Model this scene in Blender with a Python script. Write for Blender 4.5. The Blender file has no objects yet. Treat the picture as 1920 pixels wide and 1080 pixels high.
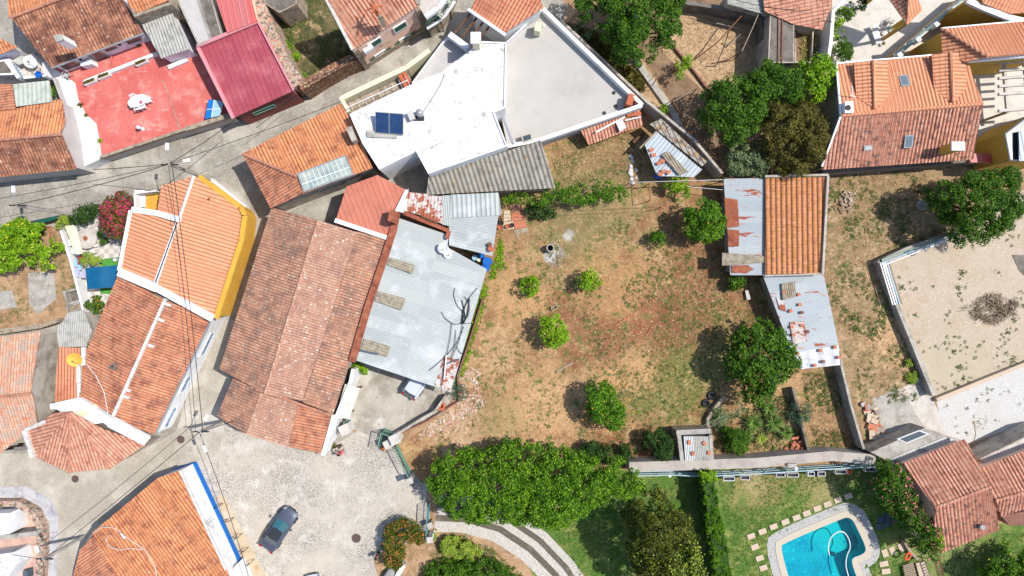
import bpy, math, random
import numpy as np
from mathutils import Vector, Matrix
from mathutils.geometry import tessellate_polygon
R = random.Random(11); NR = np.random.default_rng(11)
scn = bpy.context.scene; C = scn.collection
PI = math.pi
# ---------------------------------------------------------------- camera, sky, sun, exposure
H, F = 64.0, 1281.0            # camera height (m), focal length (px of a 1920 wide frame)
cd = bpy.data.cameras.new('camera'); cd.sensor_width = 36; cd.lens = 36*F/1920
cd.clip_start = 1; cd.clip_end = 2000
cam = bpy.data.objects.new('camera', cd); C.objects.link(cam); cam.location = (0, 0, H)
scn.camera = cam
SD = Vector((1, .2, 0)).normalized()       # horizontal direction towards the sun
EL = math.radians(57.5)
w = bpy.data.worlds.new('World'); scn.world = w; w.use_nodes = True
sk = w.node_tree.nodes.new('ShaderNodeTexSky'); sk.sky_type = 'NISHITA'; sk.sun_disc = False
sk.sun_elevation = EL; sk.sun_rotation = math.atan2(SD.x, SD.y)
bg = w.node_tree.nodes['Background']; bg.inputs[1].default_value = .15
w.node_tree.links.new(sk.outputs[0], bg.inputs[0])
sl = bpy.data.lights.new('sun', 'SUN'); sl.energy = 4.3; sl.angle = math.radians(.5); sl.color = (1, .955, .89)
so = bpy.data.objects.new('sun', sl); C.objects.link(so)
so.rotation_euler = Vector((SD.x*math.cos(EL), SD.y*math.cos(EL), math.sin(EL))).to_track_quat('Z', 'Y').to_euler()
scn.view_settings.view_transform = 'Standard'; scn.view_settings.look = 'None'
scn.view_settings.exposure = 0.34; scn.view_settings.gamma = 1
scn.cycles.max_bounces = 6; scn.cycles.transparent_max_bounces = 12
# ---------------------------------------------------------------- geometry helpers
def P(x, y, z=0.0):            # a place of the photograph, at the height z above the ground, in metres
    k = (H-z)/F
    return Vector(((x-960)*k, (540-y)*k, z))
def PP(L, z=None): return [P(q[0], q[1], z if z is not None else (q[2] if len(q) > 2 else 0)) for q in L]
ORG = {}
def org(o): return ORG.get(o.name, Vector((0, 0, 0))) if o else Vector((0, 0, 0))
def tag(o, label=None, cat=None, group=None, kind=None):
    if label: o['label'] = label
    if cat: o['category'] = cat
    if group: o['group'] = group
    if kind: o['kind'] = kind
    return o
def T(name, label, cat, loc=(0, 0, 0), group=None):
    o = bpy.data.objects.new(name, None); C.objects.link(o); o.location = loc
    o.empty_display_size = .3
    ORG[o.name] = Vector(loc)
    return tag(o, label, cat, group)
def link(name, me, parent, label=None):
    o = bpy.data.objects.new(name, me); C.objects.link(o)
    if parent: o.parent = parent; ORG[o.name] = org(parent)
    if label: o['label'] = label
    return o
def npmesh(name, v, f, mats, parent=None, uv=None, smooth=False, label=None, mi=None):
    v = np.asarray(v, dtype=np.float32); f = np.asarray(f, dtype=np.int32); k = f.shape[1]
    v = v - np.array(org(parent), dtype=np.float32)
    me = bpy.data.meshes.new(name); me.vertices.add(len(v)); me.vertices.foreach_set('co', v.ravel())
    me.loops.add(f.size); me.loops.foreach_set('vertex_index', f.ravel())
    me.polygons.add(len(f)); me.polygons.foreach_set('loop_start', np.arange(0, f.size, k, dtype=np.int32))
    me.polygons.foreach_set('loop_total', np.full(len(f), k, dtype=np.int32))
    if mi is not None: me.polygons.foreach_set('material_index', np.asarray(mi, dtype=np.int32))
    me.polygons.foreach_set('use_smooth', np.full(len(f), smooth, dtype=bool))
    if uv is not None:
        l = me.uv_layers.new(name='UVMap'); l.data.foreach_set('uv', np.asarray(uv, dtype=np.float32)[f.ravel()].ravel())
    for m in (mats if isinstance(mats, (list, tuple)) else [mats]): me.materials.append(m)
    me.update(calc_edges=True)
    return link(name, me, parent, label)
class MB:
    def __init__(s): s.v = []; s.f = []; s.mi = []; s.uv = []
    def poly(s, pts, m=0, uv=None):
        b = len(s.v); s.v += [tuple(p) for p in pts]; s.f.append(list(range(b, b+len(pts)))); s.mi.append(m)
        s.uv += list(uv) if uv else [(p[0], p[1]) for p in pts]
        return s
    def box(s, c, d, rz=0, m=0, M=None):
        X, Y, Z = d[0]/2, d[1]/2, d[2]/2
        mt = M or Matrix.Rotation(rz, 3, 'Z'); c = Vector(c)
        q = [c+mt@Vector((a*X, b*Y, e*Z)) for e in (-1, 1) for a, b in ((-1, -1), (1, -1), (1, 1), (-1, 1))]
        for ix in ((3, 2, 1, 0), (4, 5, 6, 7), (0, 1, 5, 4), (1, 2, 6, 5), (2, 3, 7, 6), (3, 0, 4, 7)): s.poly([q[i] for i in ix], m)
        return s
    def bar(s, a, b, w, h=None, m=0):       # a straight box beam from a to b
        a = Vector(a); b = Vector(b); d = b-a; L = d.length
        if L < 1e-6: return s
        x = d/L; up = Vector((0, 0, 1)) if abs(x.z) < .95 else Vector((1, 0, 0))
        y = up.cross(x).normalized(); z = x.cross(y)
        return s.box((a+b)/2, (L, w, h or w), m=m, M=Matrix((x, y, z)).transposed())
    def tube(s, pts, r, n=6, m=0, r2=None):
        pts = [Vector(p) for p in pts]; N = len(pts); rings = []
        for i, p in enumerate(pts):
            t = (pts[min(i+1, N-1)]-pts[max(i-1, 0)]).normalized()
            a = t.cross(Vector((0, 0, 1)) if abs(t.z) < .9 else Vector((1, 0, 0))).normalized(); b = t.cross(a)
            rr = r if r2 is None else r+(r2-r)*i/max(N-1, 1)
            rings.append([p+(a*math.cos(k*2*PI/n)+b*math.sin(k*2*PI/n))*rr for k in range(n)])
        b0 = len(s.v)
        for q in rings: s.v += [tuple(p) for p in q]; s.uv += [(p[0], p[1]) for p in q]
        for i in range(N-1):
            for k in range(n):
                s.f.append([b0+i*n+k, b0+i*n+(k+1) % n, b0+(i+1)*n+(k+1) % n, b0+(i+1)*n+k]); s.mi.append(m)
        s.f.append([b0+k for k in range(n)]); s.mi.append(m); s.f.append([b0+(N-1)*n+k for k in range(n)][::-1]); s.mi.append(m)
        return s
    def lathe(s, c, prof, n=16, m=0, M=None):   # prof = [(r, z)...]
        c = Vector(c); b0 = len(s.v); mt = M or Matrix.Identity(3)
        for r, z in prof:
            for k in range(n):
                p = c+mt@Vector((r*math.cos(k*2*PI/n), r*math.sin(k*2*PI/n), z)); s.v.append(tuple(p)); s.uv.append((p[0], p[1]))
        for i in range(len(prof)-1):
            for k in range(n): s.f.append([b0+i*n+k, b0+i*n+(k+1) % n, b0+(i+1)*n+(k+1) % n, b0+(i+1)*n+k]); s.mi.append(m)
        s.f.append([b0+k for k in range(n)][::-1]); s.mi.append(m); s.f.append([b0+(len(prof)-1)*n+k for k in range(n)]); s.mi.append(m)
        return s
    def flat(s, rings, m=0, dz=0):              # polygon (with holes) as triangles; rings of Vectors
        vs = [p for r in rings for p in r]; b0 = len(s.v)
        s.v += [(p[0], p[1], p[2]+dz) for p in vs]; s.uv += [(p[0], p[1]) for p in vs]
        for t in tessellate_polygon([[Vector((p[0], p[1], 0)) for p in r] for r in rings]):
            a, b, c = (vs[i] for i in t)
            if (b[0]-a[0])*(c[1]-a[1])-(b[1]-a[1])*(c[0]-a[0]) < 0: t = t[::-1]
            s.f.append([b0+i for i in t]); s.mi.append(m)
        return s
    def prism(s, top, z0, m=0, cap=True):       # top: list of Vectors (own z each)
        if cap: s.flat([top], m)
        n = len(top); A = area(top)
        for i in range(n):
            a, b = top[i], top[(i+1) % n]
            if A < 0: a, b = b, a
            s.poly([(a[0], a[1], z0), (b[0], b[1], z0), b, a], m)
        return s
    def build(s, name, mat, parent=None, smooth=False, label=None, bevel=0):
        o = org(parent); me = bpy.data.meshes.new(name)
        me.from_pydata([(x-o.x, y-o.y, z-o.z) for x, y, z in s.v], [], s.f)
        for q in (mat if isinstance(mat, (list, tuple)) else [mat]): me.materials.append(q)
        me.polygons.foreach_set('material_index', s.mi)
        if smooth: me.polygons.foreach_set('use_smooth', [True]*len(s.f))
        l = me.uv_layers.new(name='UVMap'); uv = s.uv; dat = []
        for f in s.f:
            for i in f: dat += uv[i]
        l.data.foreach_set('uv', dat); me.update()
        ob = link(name, me, parent, label)
        if bevel:
            b = ob.modifiers.new('bevel', 'BEVEL'); b.width = bevel; b.segments = 2; b.limit_method = 'ANGLE'
        return ob
def area(p): return sum(p[i][0]*p[(i+1) % len(p)][1]-p[(i+1) % len(p)][0]*p[i][1] for i in range(len(p)))/2
def inset(p, d):
    n = len(p); s = 1 if area(p) > 0 else -1; out = []
    for i in range(n):
        a, b, c = (Vector(p[(i+k) % n][:2]) for k in (-1, 0, 1))
        e1 = (b-a).normalized(); e2 = (c-b).normalized()
        n1 = Vector((-e1.y, e1.x))*s; n2 = Vector((-e2.y, e2.x))*s
        q = n1+n2; k = 2*d/max(q.length_squared, .35)
        r = b+q*k; out.append(Vector((r.x, r.y, p[i][2])))
    return out
def inside(x, y, poly):
    c = np.zeros(np.shape(x), dtype=bool); n = len(poly)
    for i in range(n):
        x1, y1 = poly[i][:2]; x2, y2 = poly[(i+1) % n][:2]
        if y1 == y2: continue
        c ^= ((y1 > y) != (y2 > y)) & (x < (x2-x1)*(y-y1)/(y2-y1)+x1)
    return c
def edist(x, y, poly):
    d = np.full(np.shape(x), 1e9); n = len(poly)
    for i in range(n):
        x1, y1 = poly[i][:2]; x2, y2 = poly[(i+1) % n][:2]; L = max((x2-x1)**2+(y2-y1)**2, 1e-9)
        t = np.clip(((x-x1)*(x2-x1)+(y-y1)*(y2-y1))/L, 0, 1)
        d = np.minimum(d, np.hypot(x-x1-t*(x2-x1), y-y1-t*(y2-y1)))
    return d
def pts_in(poly, n):
    a = np.array([p[:2] for p in poly]); lo, hi = a.min(0), a.max(0); ox = []
    while sum(len(o) for o in ox) < n:
        q = NR.uniform(lo, hi, (n*2+20, 2)); ox.append(q[inside(q[:, 0], q[:, 1], poly)])
    return np.concatenate(ox)[:n]
def smoothpoly(pts, k=2):
    for _ in range(k):
        o = []
        for i in range(len(pts)):
            a, b = pts[i], pts[(i+1) % len(pts)]; o += [a*.75+b*.25, a*.25+b*.75]
        pts = o
    return pts
def copy_tree(o, parent=None):
    c = o.copy(); C.objects.link(c); c.parent = parent
    for ch in list(o.children): copy_tree(ch, c)
    return c
# ---------------------------------------------------------------- materials
def S(r, g, b, k=.74):          # a colour read off the sunlit photograph -> base colour
    f = lambda c: ((c/255+.055)/1.055)**2.4 if c > 10 else c/255/12.92
    return (min(f(r)*k, .86), min(f(g)*k, .86), min(f(b)*k, .86))
class Nd:
    def __init__(s, name):
        s.m = bpy.data.materials.new(name); s.m.use_nodes = True; s.t = s.m.node_tree
        s.b = s.t.nodes['Principled BSDF']; s.out = s.t.nodes['Material Output']
    def n(s, typ, **kw):
        x = s.t.nodes.new('ShaderNode'+typ)
        for k, v in kw.items(): setattr(x, k, v)
        return x
    def l(s, a, b): s.t.links.new(a, b)
    def put(s, sock, v):
        if isinstance(v, bpy.types.NodeSocket): s.l(v, sock)
        else: sock.default_value = v
    def ma(s, op, a, b=0.0, c=None, clamp=False):
        x = s.n('Math', operation=op, use_clamp=clamp); s.put(x.inputs[0], a); s.put(x.inputs[1], b)
        if c is not None: s.put(x.inputs[2], c)
        return x.outputs[0]
    def mix(s, f, a, b, mode='MIX'):
        x = s.n('MixRGB', blend_type=mode); s.put(x.inputs[0], f)
        for i, q in ((1, a), (2, b)): s.put(x.inputs[i], q if isinstance(q, bpy.types.NodeSocket) else (*q[:3], 1))
        return x.outputs[0]
    def rng(s, v, lo, hi):
        x = s.n('MapRange'); s.put(x.inputs[0], v); x.inputs[1].default_value = lo; x.inputs[2].default_value = hi
        return x.outputs[0]
    def noise(s, vec, sc, det=4, rough=.6, dist=0):
        x = s.n('TexNoise'); s.l(vec, x.inputs['Vector']); x.inputs['Scale'].default_value = sc; x.inputs['Detail'].default_value = det
        x.inputs['Roughness'].default_value = rough; x.inputs['Distortion'].default_value = dist
        return x.outputs['Fac']
    def scale(s, vec, v):
        x = s.n('Mapping'); s.l(vec, x.inputs[0]); x.inputs['Scale'].default_value = v; x.inputs['Location'].default_value = (R.random()*90, R.random()*90, 3.3)
        return x.outputs[0]
def M(name, base, rough=.85, metal=0, layers=(), bump=0, bscale=25, tile=None, cobble=None, panel=None, vor=None, spec=.3, check=None):
    """layers: (colour, scale, lo, hi[, (sx,sy,sz)]) noise patches; ('blob', x, y, r, colour, strength) patches of ground"""
    N = Nd(name); pos = N.n('NewGeometry').outputs['Position']; uv = N.n('TexCoord').outputs['UV']
    col = N.mix(0, base, base); bh = None
    if tile:
        p, ln = tile['p'], tile.get('l', .42)
        sp = N.n('SeparateXYZ'); N.l(uv, sp.inputs[0])
        U = N.ma('DIVIDE', sp.outputs[0], p); V = N.ma('DIVIDE', sp.outputs[1], ln)
        cb = N.n('CombineXYZ'); N.l(N.ma('FLOOR', U), cb.inputs[0]); N.l(N.ma('FLOOR', V), cb.inputs[1])
        wn = N.n('TexWhiteNoise', noise_dimensions='2D'); N.l(cb.outputs[0], wn.inputs['Vector'])
        rp = N.n('ValToRGB'); N.l(wn.outputs['Value'], rp.inputs[0]); cs = tile['cols']; e = rp.color_ramp.elements
        while len(e) < len(cs): e.new(.5)
        for i, c in enumerate(cs): e[i].position = i/max(len(cs)-1, 1); e[i].color = (*c, 1)
        col = rp.outputs[0]
    if panel:                   # sheets of pu x pv metres, each a little different
        sp = N.n('SeparateXYZ'); N.l(uv, sp.inputs[0]); cb = N.n('CombineXYZ')
        N.l(N.ma('FLOOR', N.ma('DIVIDE', sp.outputs[0], panel[0])), cb.inputs[0]); N.l(N.ma('FLOOR', N.ma('DIVIDE', sp.outputs[1], panel[1])), cb.inputs[1])
        wn = N.n('TexWhiteNoise', noise_dimensions='2D'); N.l(cb.outputs[0], wn.inputs['Vector'])
        col = N.mix(wn.outputs['Value'], col, panel[2])
    if check:
        ck = N.n('TexChecker'); N.l(N.scale(pos, (1, 1, 0)) if check[1] == 'pos' else uv, ck.inputs[0]); ck.inputs['Scale'].default_value = check[0]
        ck.inputs[1].default_value = (*base, 1); ck.inputs[2].default_value = (*check[2], 1); col = ck.outputs[0]
    if cobble:
        vo = N.n('TexVoronoi', feature='F1'); N.l(N.scale(pos, (1, 1, 0)), vo.inputs['Vector']); vo.inputs['Scale'].default_value = 1/cobble[0]; vo.inputs['Randomness'].default_value = .8
        sp = N.n('SeparateColor'); N.l(vo.outputs['Color'], sp.inputs[0])
        col = N.mix(sp.outputs[0], base, cobble[1])
        ve = N.n('TexVoronoi', feature='DISTANCE_TO_EDGE'); N.l(vo.inputs['Vector'].links[0].from_socket, ve.inputs['Vector']); ve.inputs['Scale'].default_value = 1/cobble[0]; ve.inputs['Randomness'].default_value = .8
        jf = N.rng(ve.outputs[0], .16, .04); col = N.mix(N.ma('MULTIPLY', jf, cobble[3] if len(cobble) > 3 else .7), col, cobble[2])
        bh = N.ma('MULTIPLY', jf, -1.0)
    for L in layers:
        if L[0] == 'blob':
            _, bx, by, br, c, st = L; q = P(bx, by); ds = N.n('VectorMath', operation='DISTANCE'); N.l(pos, ds.inputs[0]); ds.inputs[1].default_value = (q.x, q.y, 0)
            nz = N.noise(pos, .9, 5); r = br/20.0
            f = N.ma('SUBTRACT', ds.outputs['Value'], N.ma('MULTIPLY', N.ma('SUBTRACT', nz, .5), r*2.2))
            n2 = N.noise(pos, 3.3, 4); f = N.ma('MULTIPLY', N.rng(f, r*1.15, r*.55), N.rng(n2, .3, .55))
            col = N.mix(N.ma('MULTIPLY', f, st), col, c)
        else:
            c, sc, lo, hi = L[:4]; v = N.scale(pos if not (len(L) > 5 and L[5] == 'uv') else uv, L[4] if len(L) > 4 else (1, 1, 1))
            col = N.mix(N.rng(N.noise(v, sc, 5, .65), lo, hi), col, c)
    if vor:                     # scattered specks (cell size, radius share, colour)
        vo = N.n('TexVoronoi', feature='F1'); N.l(N.scale(pos, (1, 1, 1)), vo.inputs['Vector']); vo.inputs['Scale'].default_value = 1/vor[0]
        sc_ = N.n('SeparateColor'); N.l(vo.outputs['Color'], sc_.inputs[0]); col = N.mix(N.ma('MULTIPLY', N.rng(N.ma('ADD', vo.outputs['Distance'], N.ma('MULTIPLY', N.noise(pos, 9, 3), .25)), vor[1]+.16, vor[1]+.04), N.rng(sc_.outputs[0], .45, .6)), col, vor[2])
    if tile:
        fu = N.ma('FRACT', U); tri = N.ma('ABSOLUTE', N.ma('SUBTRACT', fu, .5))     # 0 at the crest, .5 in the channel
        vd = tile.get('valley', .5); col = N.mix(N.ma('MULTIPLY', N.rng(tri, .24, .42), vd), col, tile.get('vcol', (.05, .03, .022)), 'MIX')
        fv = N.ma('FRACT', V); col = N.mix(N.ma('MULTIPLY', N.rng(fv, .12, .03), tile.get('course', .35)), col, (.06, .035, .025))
    N.l(col, N.b.inputs['Base Color'])
    N.b.inputs['Roughness'].default_value = rough; N.b.inputs['Metallic'].default_value = metal
    N.b.inputs['Specular IOR Level'].default_value = spec
    if bump or bh is not None:
        bp = N.n('Bump'); bp.inputs['Strength'].default_value = max(bump, .25); bp.inputs['Distance'].default_value = .03
        h = N.noise(pos, bscale, 5)
        if bh is not None: h = N.ma('ADD', bh, N.ma('MULTIPLY', h, .5))
        N.l(h, bp.inputs['Height']); N.l(bp.outputs[0], N.b.inputs['Normal'])
    return N.m
def leafmat(name, cols, rough=.5, trans=.25, var=.9):
    N = Nd(name); g = N.n('NewGeometry'); rp = N.n('ValToRGB')
    nz = N.noise(g.outputs['Position'], var, 3); f = N.ma('ADD', N.ma('MULTIPLY', g.outputs['Random Per Island'], .6), N.ma('MULTIPLY', nz, .75)); f = N.ma('SUBTRACT', f, .17)
    N.l(f, rp.inputs[0]); e = rp.color_ramp.elements
    while len(e) < len(cols): e.new(.5)
    for i, c in enumerate(cols): e[i].position = i/(len(cols)-1); e[i].color = (*c, 1)
    N.l(rp.outputs[0], N.b.inputs['Base Color']); N.b.inputs['Roughness'].default_value = rough; N.b.inputs['Specular IOR Level'].default_value = .18
    if trans:
        tr = N.n('BsdfTranslucent'); N.l(N.mix(1, rp.outputs[0], (1.0, 1.0, .45), 'MULTIPLY'), tr.inputs[0])
        mx = N.n('MixShader'); mx.inputs[0].default_value = trans
        N.l(N.b.outputs[0], mx.inputs[1]); N.l(tr.outputs[0], mx.inputs[2]); N.l(mx.outputs[0], N.out.inputs[0])
    return N.m
# ---------------------------------------------------------------- roofs and buildings
def corr(name, poly, e, mat, parent, p=.3, amp=.05, kind='tile', ln=.42, seg=6, th=.09, jit=1.0, label=None, skirt=None):
    """a ribbed roof plane over the polygon poly (Vectors); ribs run square to its edge e=(i,j)"""
    A = np.array([tuple(q) for q in poly]); c, *_ = np.linalg.lstsq(np.c_[A[:, :2], np.ones(len(A))], A[:, 2], rcond=None)
    A[:, 2] = np.c_[A[:, :2], np.ones(len(A))]@c
    n = np.array([-c[0], -c[1], 1]); n /= np.linalg.norm(n)
    U = A[e[1]]-A[e[0]]; U -= n*(U@n); U /= np.linalg.norm(U); V = np.cross(n, U); O = A[e[0]]
    q = np.c_[(A-O)@U, (A-O)@V]
    if kind == 'tile' and V[2] > 0: pass
    u0, u1 = q[:, 0].min(), q[:, 0].max(); du = p/seg
    us = np.arange(math.floor(u0/du)+1, math.floor((u1-1e-3)/du)+1)*du
    us = np.r_[u0+1e-3, us[(us > u0+2e-3) & (us < u1-2e-3)], u1-1e-3]
    lo = np.full(len(us), 1e9); hi = np.full(len(us), -1e9)
    for i in range(len(q)):
        (a, b), (a2, b2) = q[i], q[(i+1) % len(q)]
        if abs(a-a2) < 1e-9: continue
        t = (us-a)/(a2-a); ok = (t >= 0) & (t <= 1); y = b+t*(b2-b)
        lo[ok] = np.minimum(lo[ok], y[ok]); hi[ok] = np.maximum(hi[ok], y[ok])
    v0, v1 = lo.min(), hi.max()
    if kind == 'tile':
        k0, k1 = math.floor(v0/ln), math.ceil(v1/ln); nk = k1-k0+1
        ti = np.floor(us/p).astype(int); ti -= ti.min(); jt = NR.normal(0, .016*jit, (ti.max()+1, nk)); jh = NR.normal(0, .006*jit, (ti.max()+1, nk))
        up = 1 if V[2] > 0 else -1      # V points uphill?
        rows, hts = [], []
        ph = np.abs(np.sin(PI*us/p))**.8*amp
        for k in range(nk):
            edge = (k0+k)*ln+jt[ti, k]
            # course k spans edge_k..edge_k+1; its lower end is raised
            for s_ in (0, 1):
                rows.append(edge+(1e-3 if s_ else -1e-3)); lower_side = (s_ == 1) if up > 0 else (s_ == 0)
                hts.append(ph+jh[ti, k if s_ else max(k-1, 0)]+(.022 if lower_side else 0))
        vs = np.clip(np.array(rows), lo, hi); hs = np.array(hts)
    else:
        vs = np.array([lo, hi]); x = us/p
        if kind == 'sin': h = amp*.5*(1-np.cos(2*PI*x))
        elif kind == 'trap': h = amp*np.clip(1.6-np.abs((x % 1)-.5)*5, 0, 1)
        elif kind == 'seam': h = amp*(np.abs((x % 1)-.5) > .5-.6*du/p)
        else: h = 0*x
        hs = np.array([h, h])
    nr, nc = vs.shape
    X = O+us[None, :, None]*U+vs[:, :, None]*V+hs[:, :, None]*n
    verts = X.reshape(-1, 3); uvs = np.stack([np.broadcast_to(us, vs.shape), vs], -1).reshape(-1, 2)
    I = np.arange(nr*nc).reshape(nr, nc)
    f = np.stack([I[:-1, :-1], I[:-1, 1:], I[1:, 1:], I[1:, :-1]], -1).reshape(-1, 4)
    sp = np.abs(vs[1:, :-1]-vs[:-1, :-1])+np.abs(vs[1:, 1:]-vs[:-1, 1:]); f = f[(sp > 1e-4).ravel()]
    b = len(verts); m = len(A)
    under = A-n*th; top = A+n*amp*.35
    verts = np.r_[verts, under, top]; uvs = np.r_[uvs, q, q]
    sk_ = [[b+i, b+(i+1) % m, b+m+(i+1) % m, b+m+i] for i in range(m)]
    f = np.r_[f, np.array(sk_)]
    return npmesh(name, verts, f, mat, parent, uv=uvs, label=label)
def ridge(parent, a, b, mat, r=.13, name='ridge_cap'):
    n = max(2, int((b-a).length/.42)); m = MB()
    for i in range(n):
        p0, p1 = a.lerp(b, i/n), a.lerp(b, (i+1)/n); m.tube([p0+Vector((0, 0, .03)), p1+Vector((0, 0, .06))], r, 8, r2=r*1.12)
    return m.build(name, mat, parent)
def walls(parent, ring, mat, z0=0, ins=.15, drop=.1, name='wall', cap=False):
    t = inset(ring, ins) if ins else ring
    t = [Vector((p.x, p.y, max(p.z-drop, z0+.05))) for p in t]
    MB().prism(t, z0, cap=cap).build(name, mat, parent)
    return t
def cen(L): return sum((Vector((p[0], p[1], 0)) for p in L), Vector())/len(L)
def building(name, label, roofs, wall, ring=None, z0=0, ins=.2, cat='building', group=None, ridges=(), rmat=None, cornice=None):
    """roofs: (points px+z, eave (i,j), material, kwargs)"""
    ring = PP(ring or roofs[0][0]); c = cen(ring); t = T(name, label, cat, c, group)
    t['_'] = 0; del t['_']
    rg = walls(t, ring, wall, z0, ins) if wall else ring
    for L, e, m, kw in roofs: corr(kw.pop('name', 'roof'), PP(L), e, m, t, **kw)
    for a, b in ridges: ridge(t, P(*a), P(*b), rmat)
    if cornice:
        mb = MB(); n = len(rg)
        for i in range(n): mb.bar(rg[i]-Vector((0, 0, .0)), rg[(i+1) % n]-Vector((0, 0, .0)), .3, .22)
        mb.build('cornice', cornice, t)
    return t, rg
def flatroof(name, label, L, roofm, wallm, z0=0, rim=.25, dep=.35, cat='building', group=None, rimm=None, z=None):
    top = PP(L, z); t = T(name, label, cat, cen(top), group)
    MB().prism([p-Vector((0, 0, .02)) for p in top], z0, cap=False).build('wall', wallm, t)
    inn = inset(top, rim); fl = [p-Vector((0, 0, dep)) for p in inn]
    MB().flat([fl]).build('roof', roofm, t)
    mb = MB(); n = len(top); s = 1 if area(top) > 0 else -1
    for i in range(n):
        j = (i+1) % n; mb.poly([top[i], top[j], inn[j], inn[i]][::s]); mb.poly([inn[i], inn[j], fl[j], fl[i]][::s])
    mb.build('parapet', rimm or wallm, t)
    return t, top
def on_wall(x, y, A, B):        # where the sight line through photo place (x,y) meets the upright wall A-B
    d = Vector(((x-960)/F, (540-y)/F, -1)); n = Vector((B.y-A.y, A.x-B.x, 0)).normalized()
    k = (n.dot(A-Vector((0, 0, H))))/n.dot(d); return Vector((0, 0, H))+d*k
def window(parent, A, B, x, y, w, h, fm, pm, shutters=None, zc=None, name='window', open_=False, out=1):
    c = on_wall(x, y, A, B) if zc is None else Vector((*A.lerp(B, x).xy, zc))
    e = (B-A); e.z = 0; e.normalize(); n = Vector((e.y, -e.x, 0)); s = 1 if n.dot(-c) > 0 else -1; n *= s*out
    Mx = Matrix((e, n, Vector((0, 0, 1)))).transposed(); mb = MB()
    for dx, dz, a, b in ((0, h/2+.05, w+.2, .1), (0, -h/2-.05, w+.2, .1), (w/2+.05, 0, .1, h), (-w/2-.05, 0, .1, h)):
        mb.box(c+e*dx+Vector((0, 0, dz))+n*.03, (a, .12, b), M=Mx)
    fr = mb.build(name, fm, parent)
    MB().box(c+n*.012, (w, .05, h), M=Mx).build('pane' if not name.startswith('door') else 'panel', pm, fr)
    if shutters:
        for q in (-1, 1):
            if open_: MB().box(c+e*q*(w/2+w/4+.1)+n*.1, (w/2, .04, h), M=Mx).build('shutter', shutters, fr)
            else: MB().box(c+e*q*w/4+n*.05, (w/2-.01, .05, h), M=Mx).build('shutter', shutters, fr)
    return fr
def wall_line(name, label, pts, z, th, mat, cat='wall', z0=0, cap=None, group=None, dz=0):
    """a free wall whose top middle line is traced in the photograph; pts px, z height (number or per point)"""
    q = [P(p[0], p[1], p[2] if len(p) > 2 else z) for p in pts]; t = T(name, label, cat, Vector((q[0].x, q[0].y, 0)), group)
    def strip(mb, th, za, zb):
        n = len(q); L, Rr = [], []
        for i in range(n):
            a = (q[min(i+1, n-1)]-q[max(i-1, 0)]); a.z = 0; a.normalize(); nn = Vector((-a.y, a.x, 0))*th/2; L.append(q[i]+nn); Rr.append(q[i]-nn)
        for i in range(n-1):
            Z = lambda p, zz: Vector((p.x, p.y, p.z+zz if zz is not None else z0))
            a, b, c, d = L[i], L[i+1], Rr[i+1], Rr[i]
            mb.poly([Z(d, zb), Z(c, zb), Z(b, zb), Z(a, zb)]); mb.poly([Z(a, zb), Z(b, zb), Z(b, za), Z(a, za)]); mb.poly([Z(c, zb), Z(d, zb), Z(d, za), Z(c, za)])
            if i == 0: mb.poly([Z(d, zb), Z(a, zb), Z(a, za), Z(d, za)])
            if i == n-2: mb.poly([Z(b, zb), Z(c, zb), Z(c, za), Z(b, za)])
    mb = MB(); strip(mb, th, None, 0); mb.build('wall_body', mat, t)
    if cap: mb = MB(); strip(mb, th+.08, .002, .08); mb.build('coping', cap, t)
    return t
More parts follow.
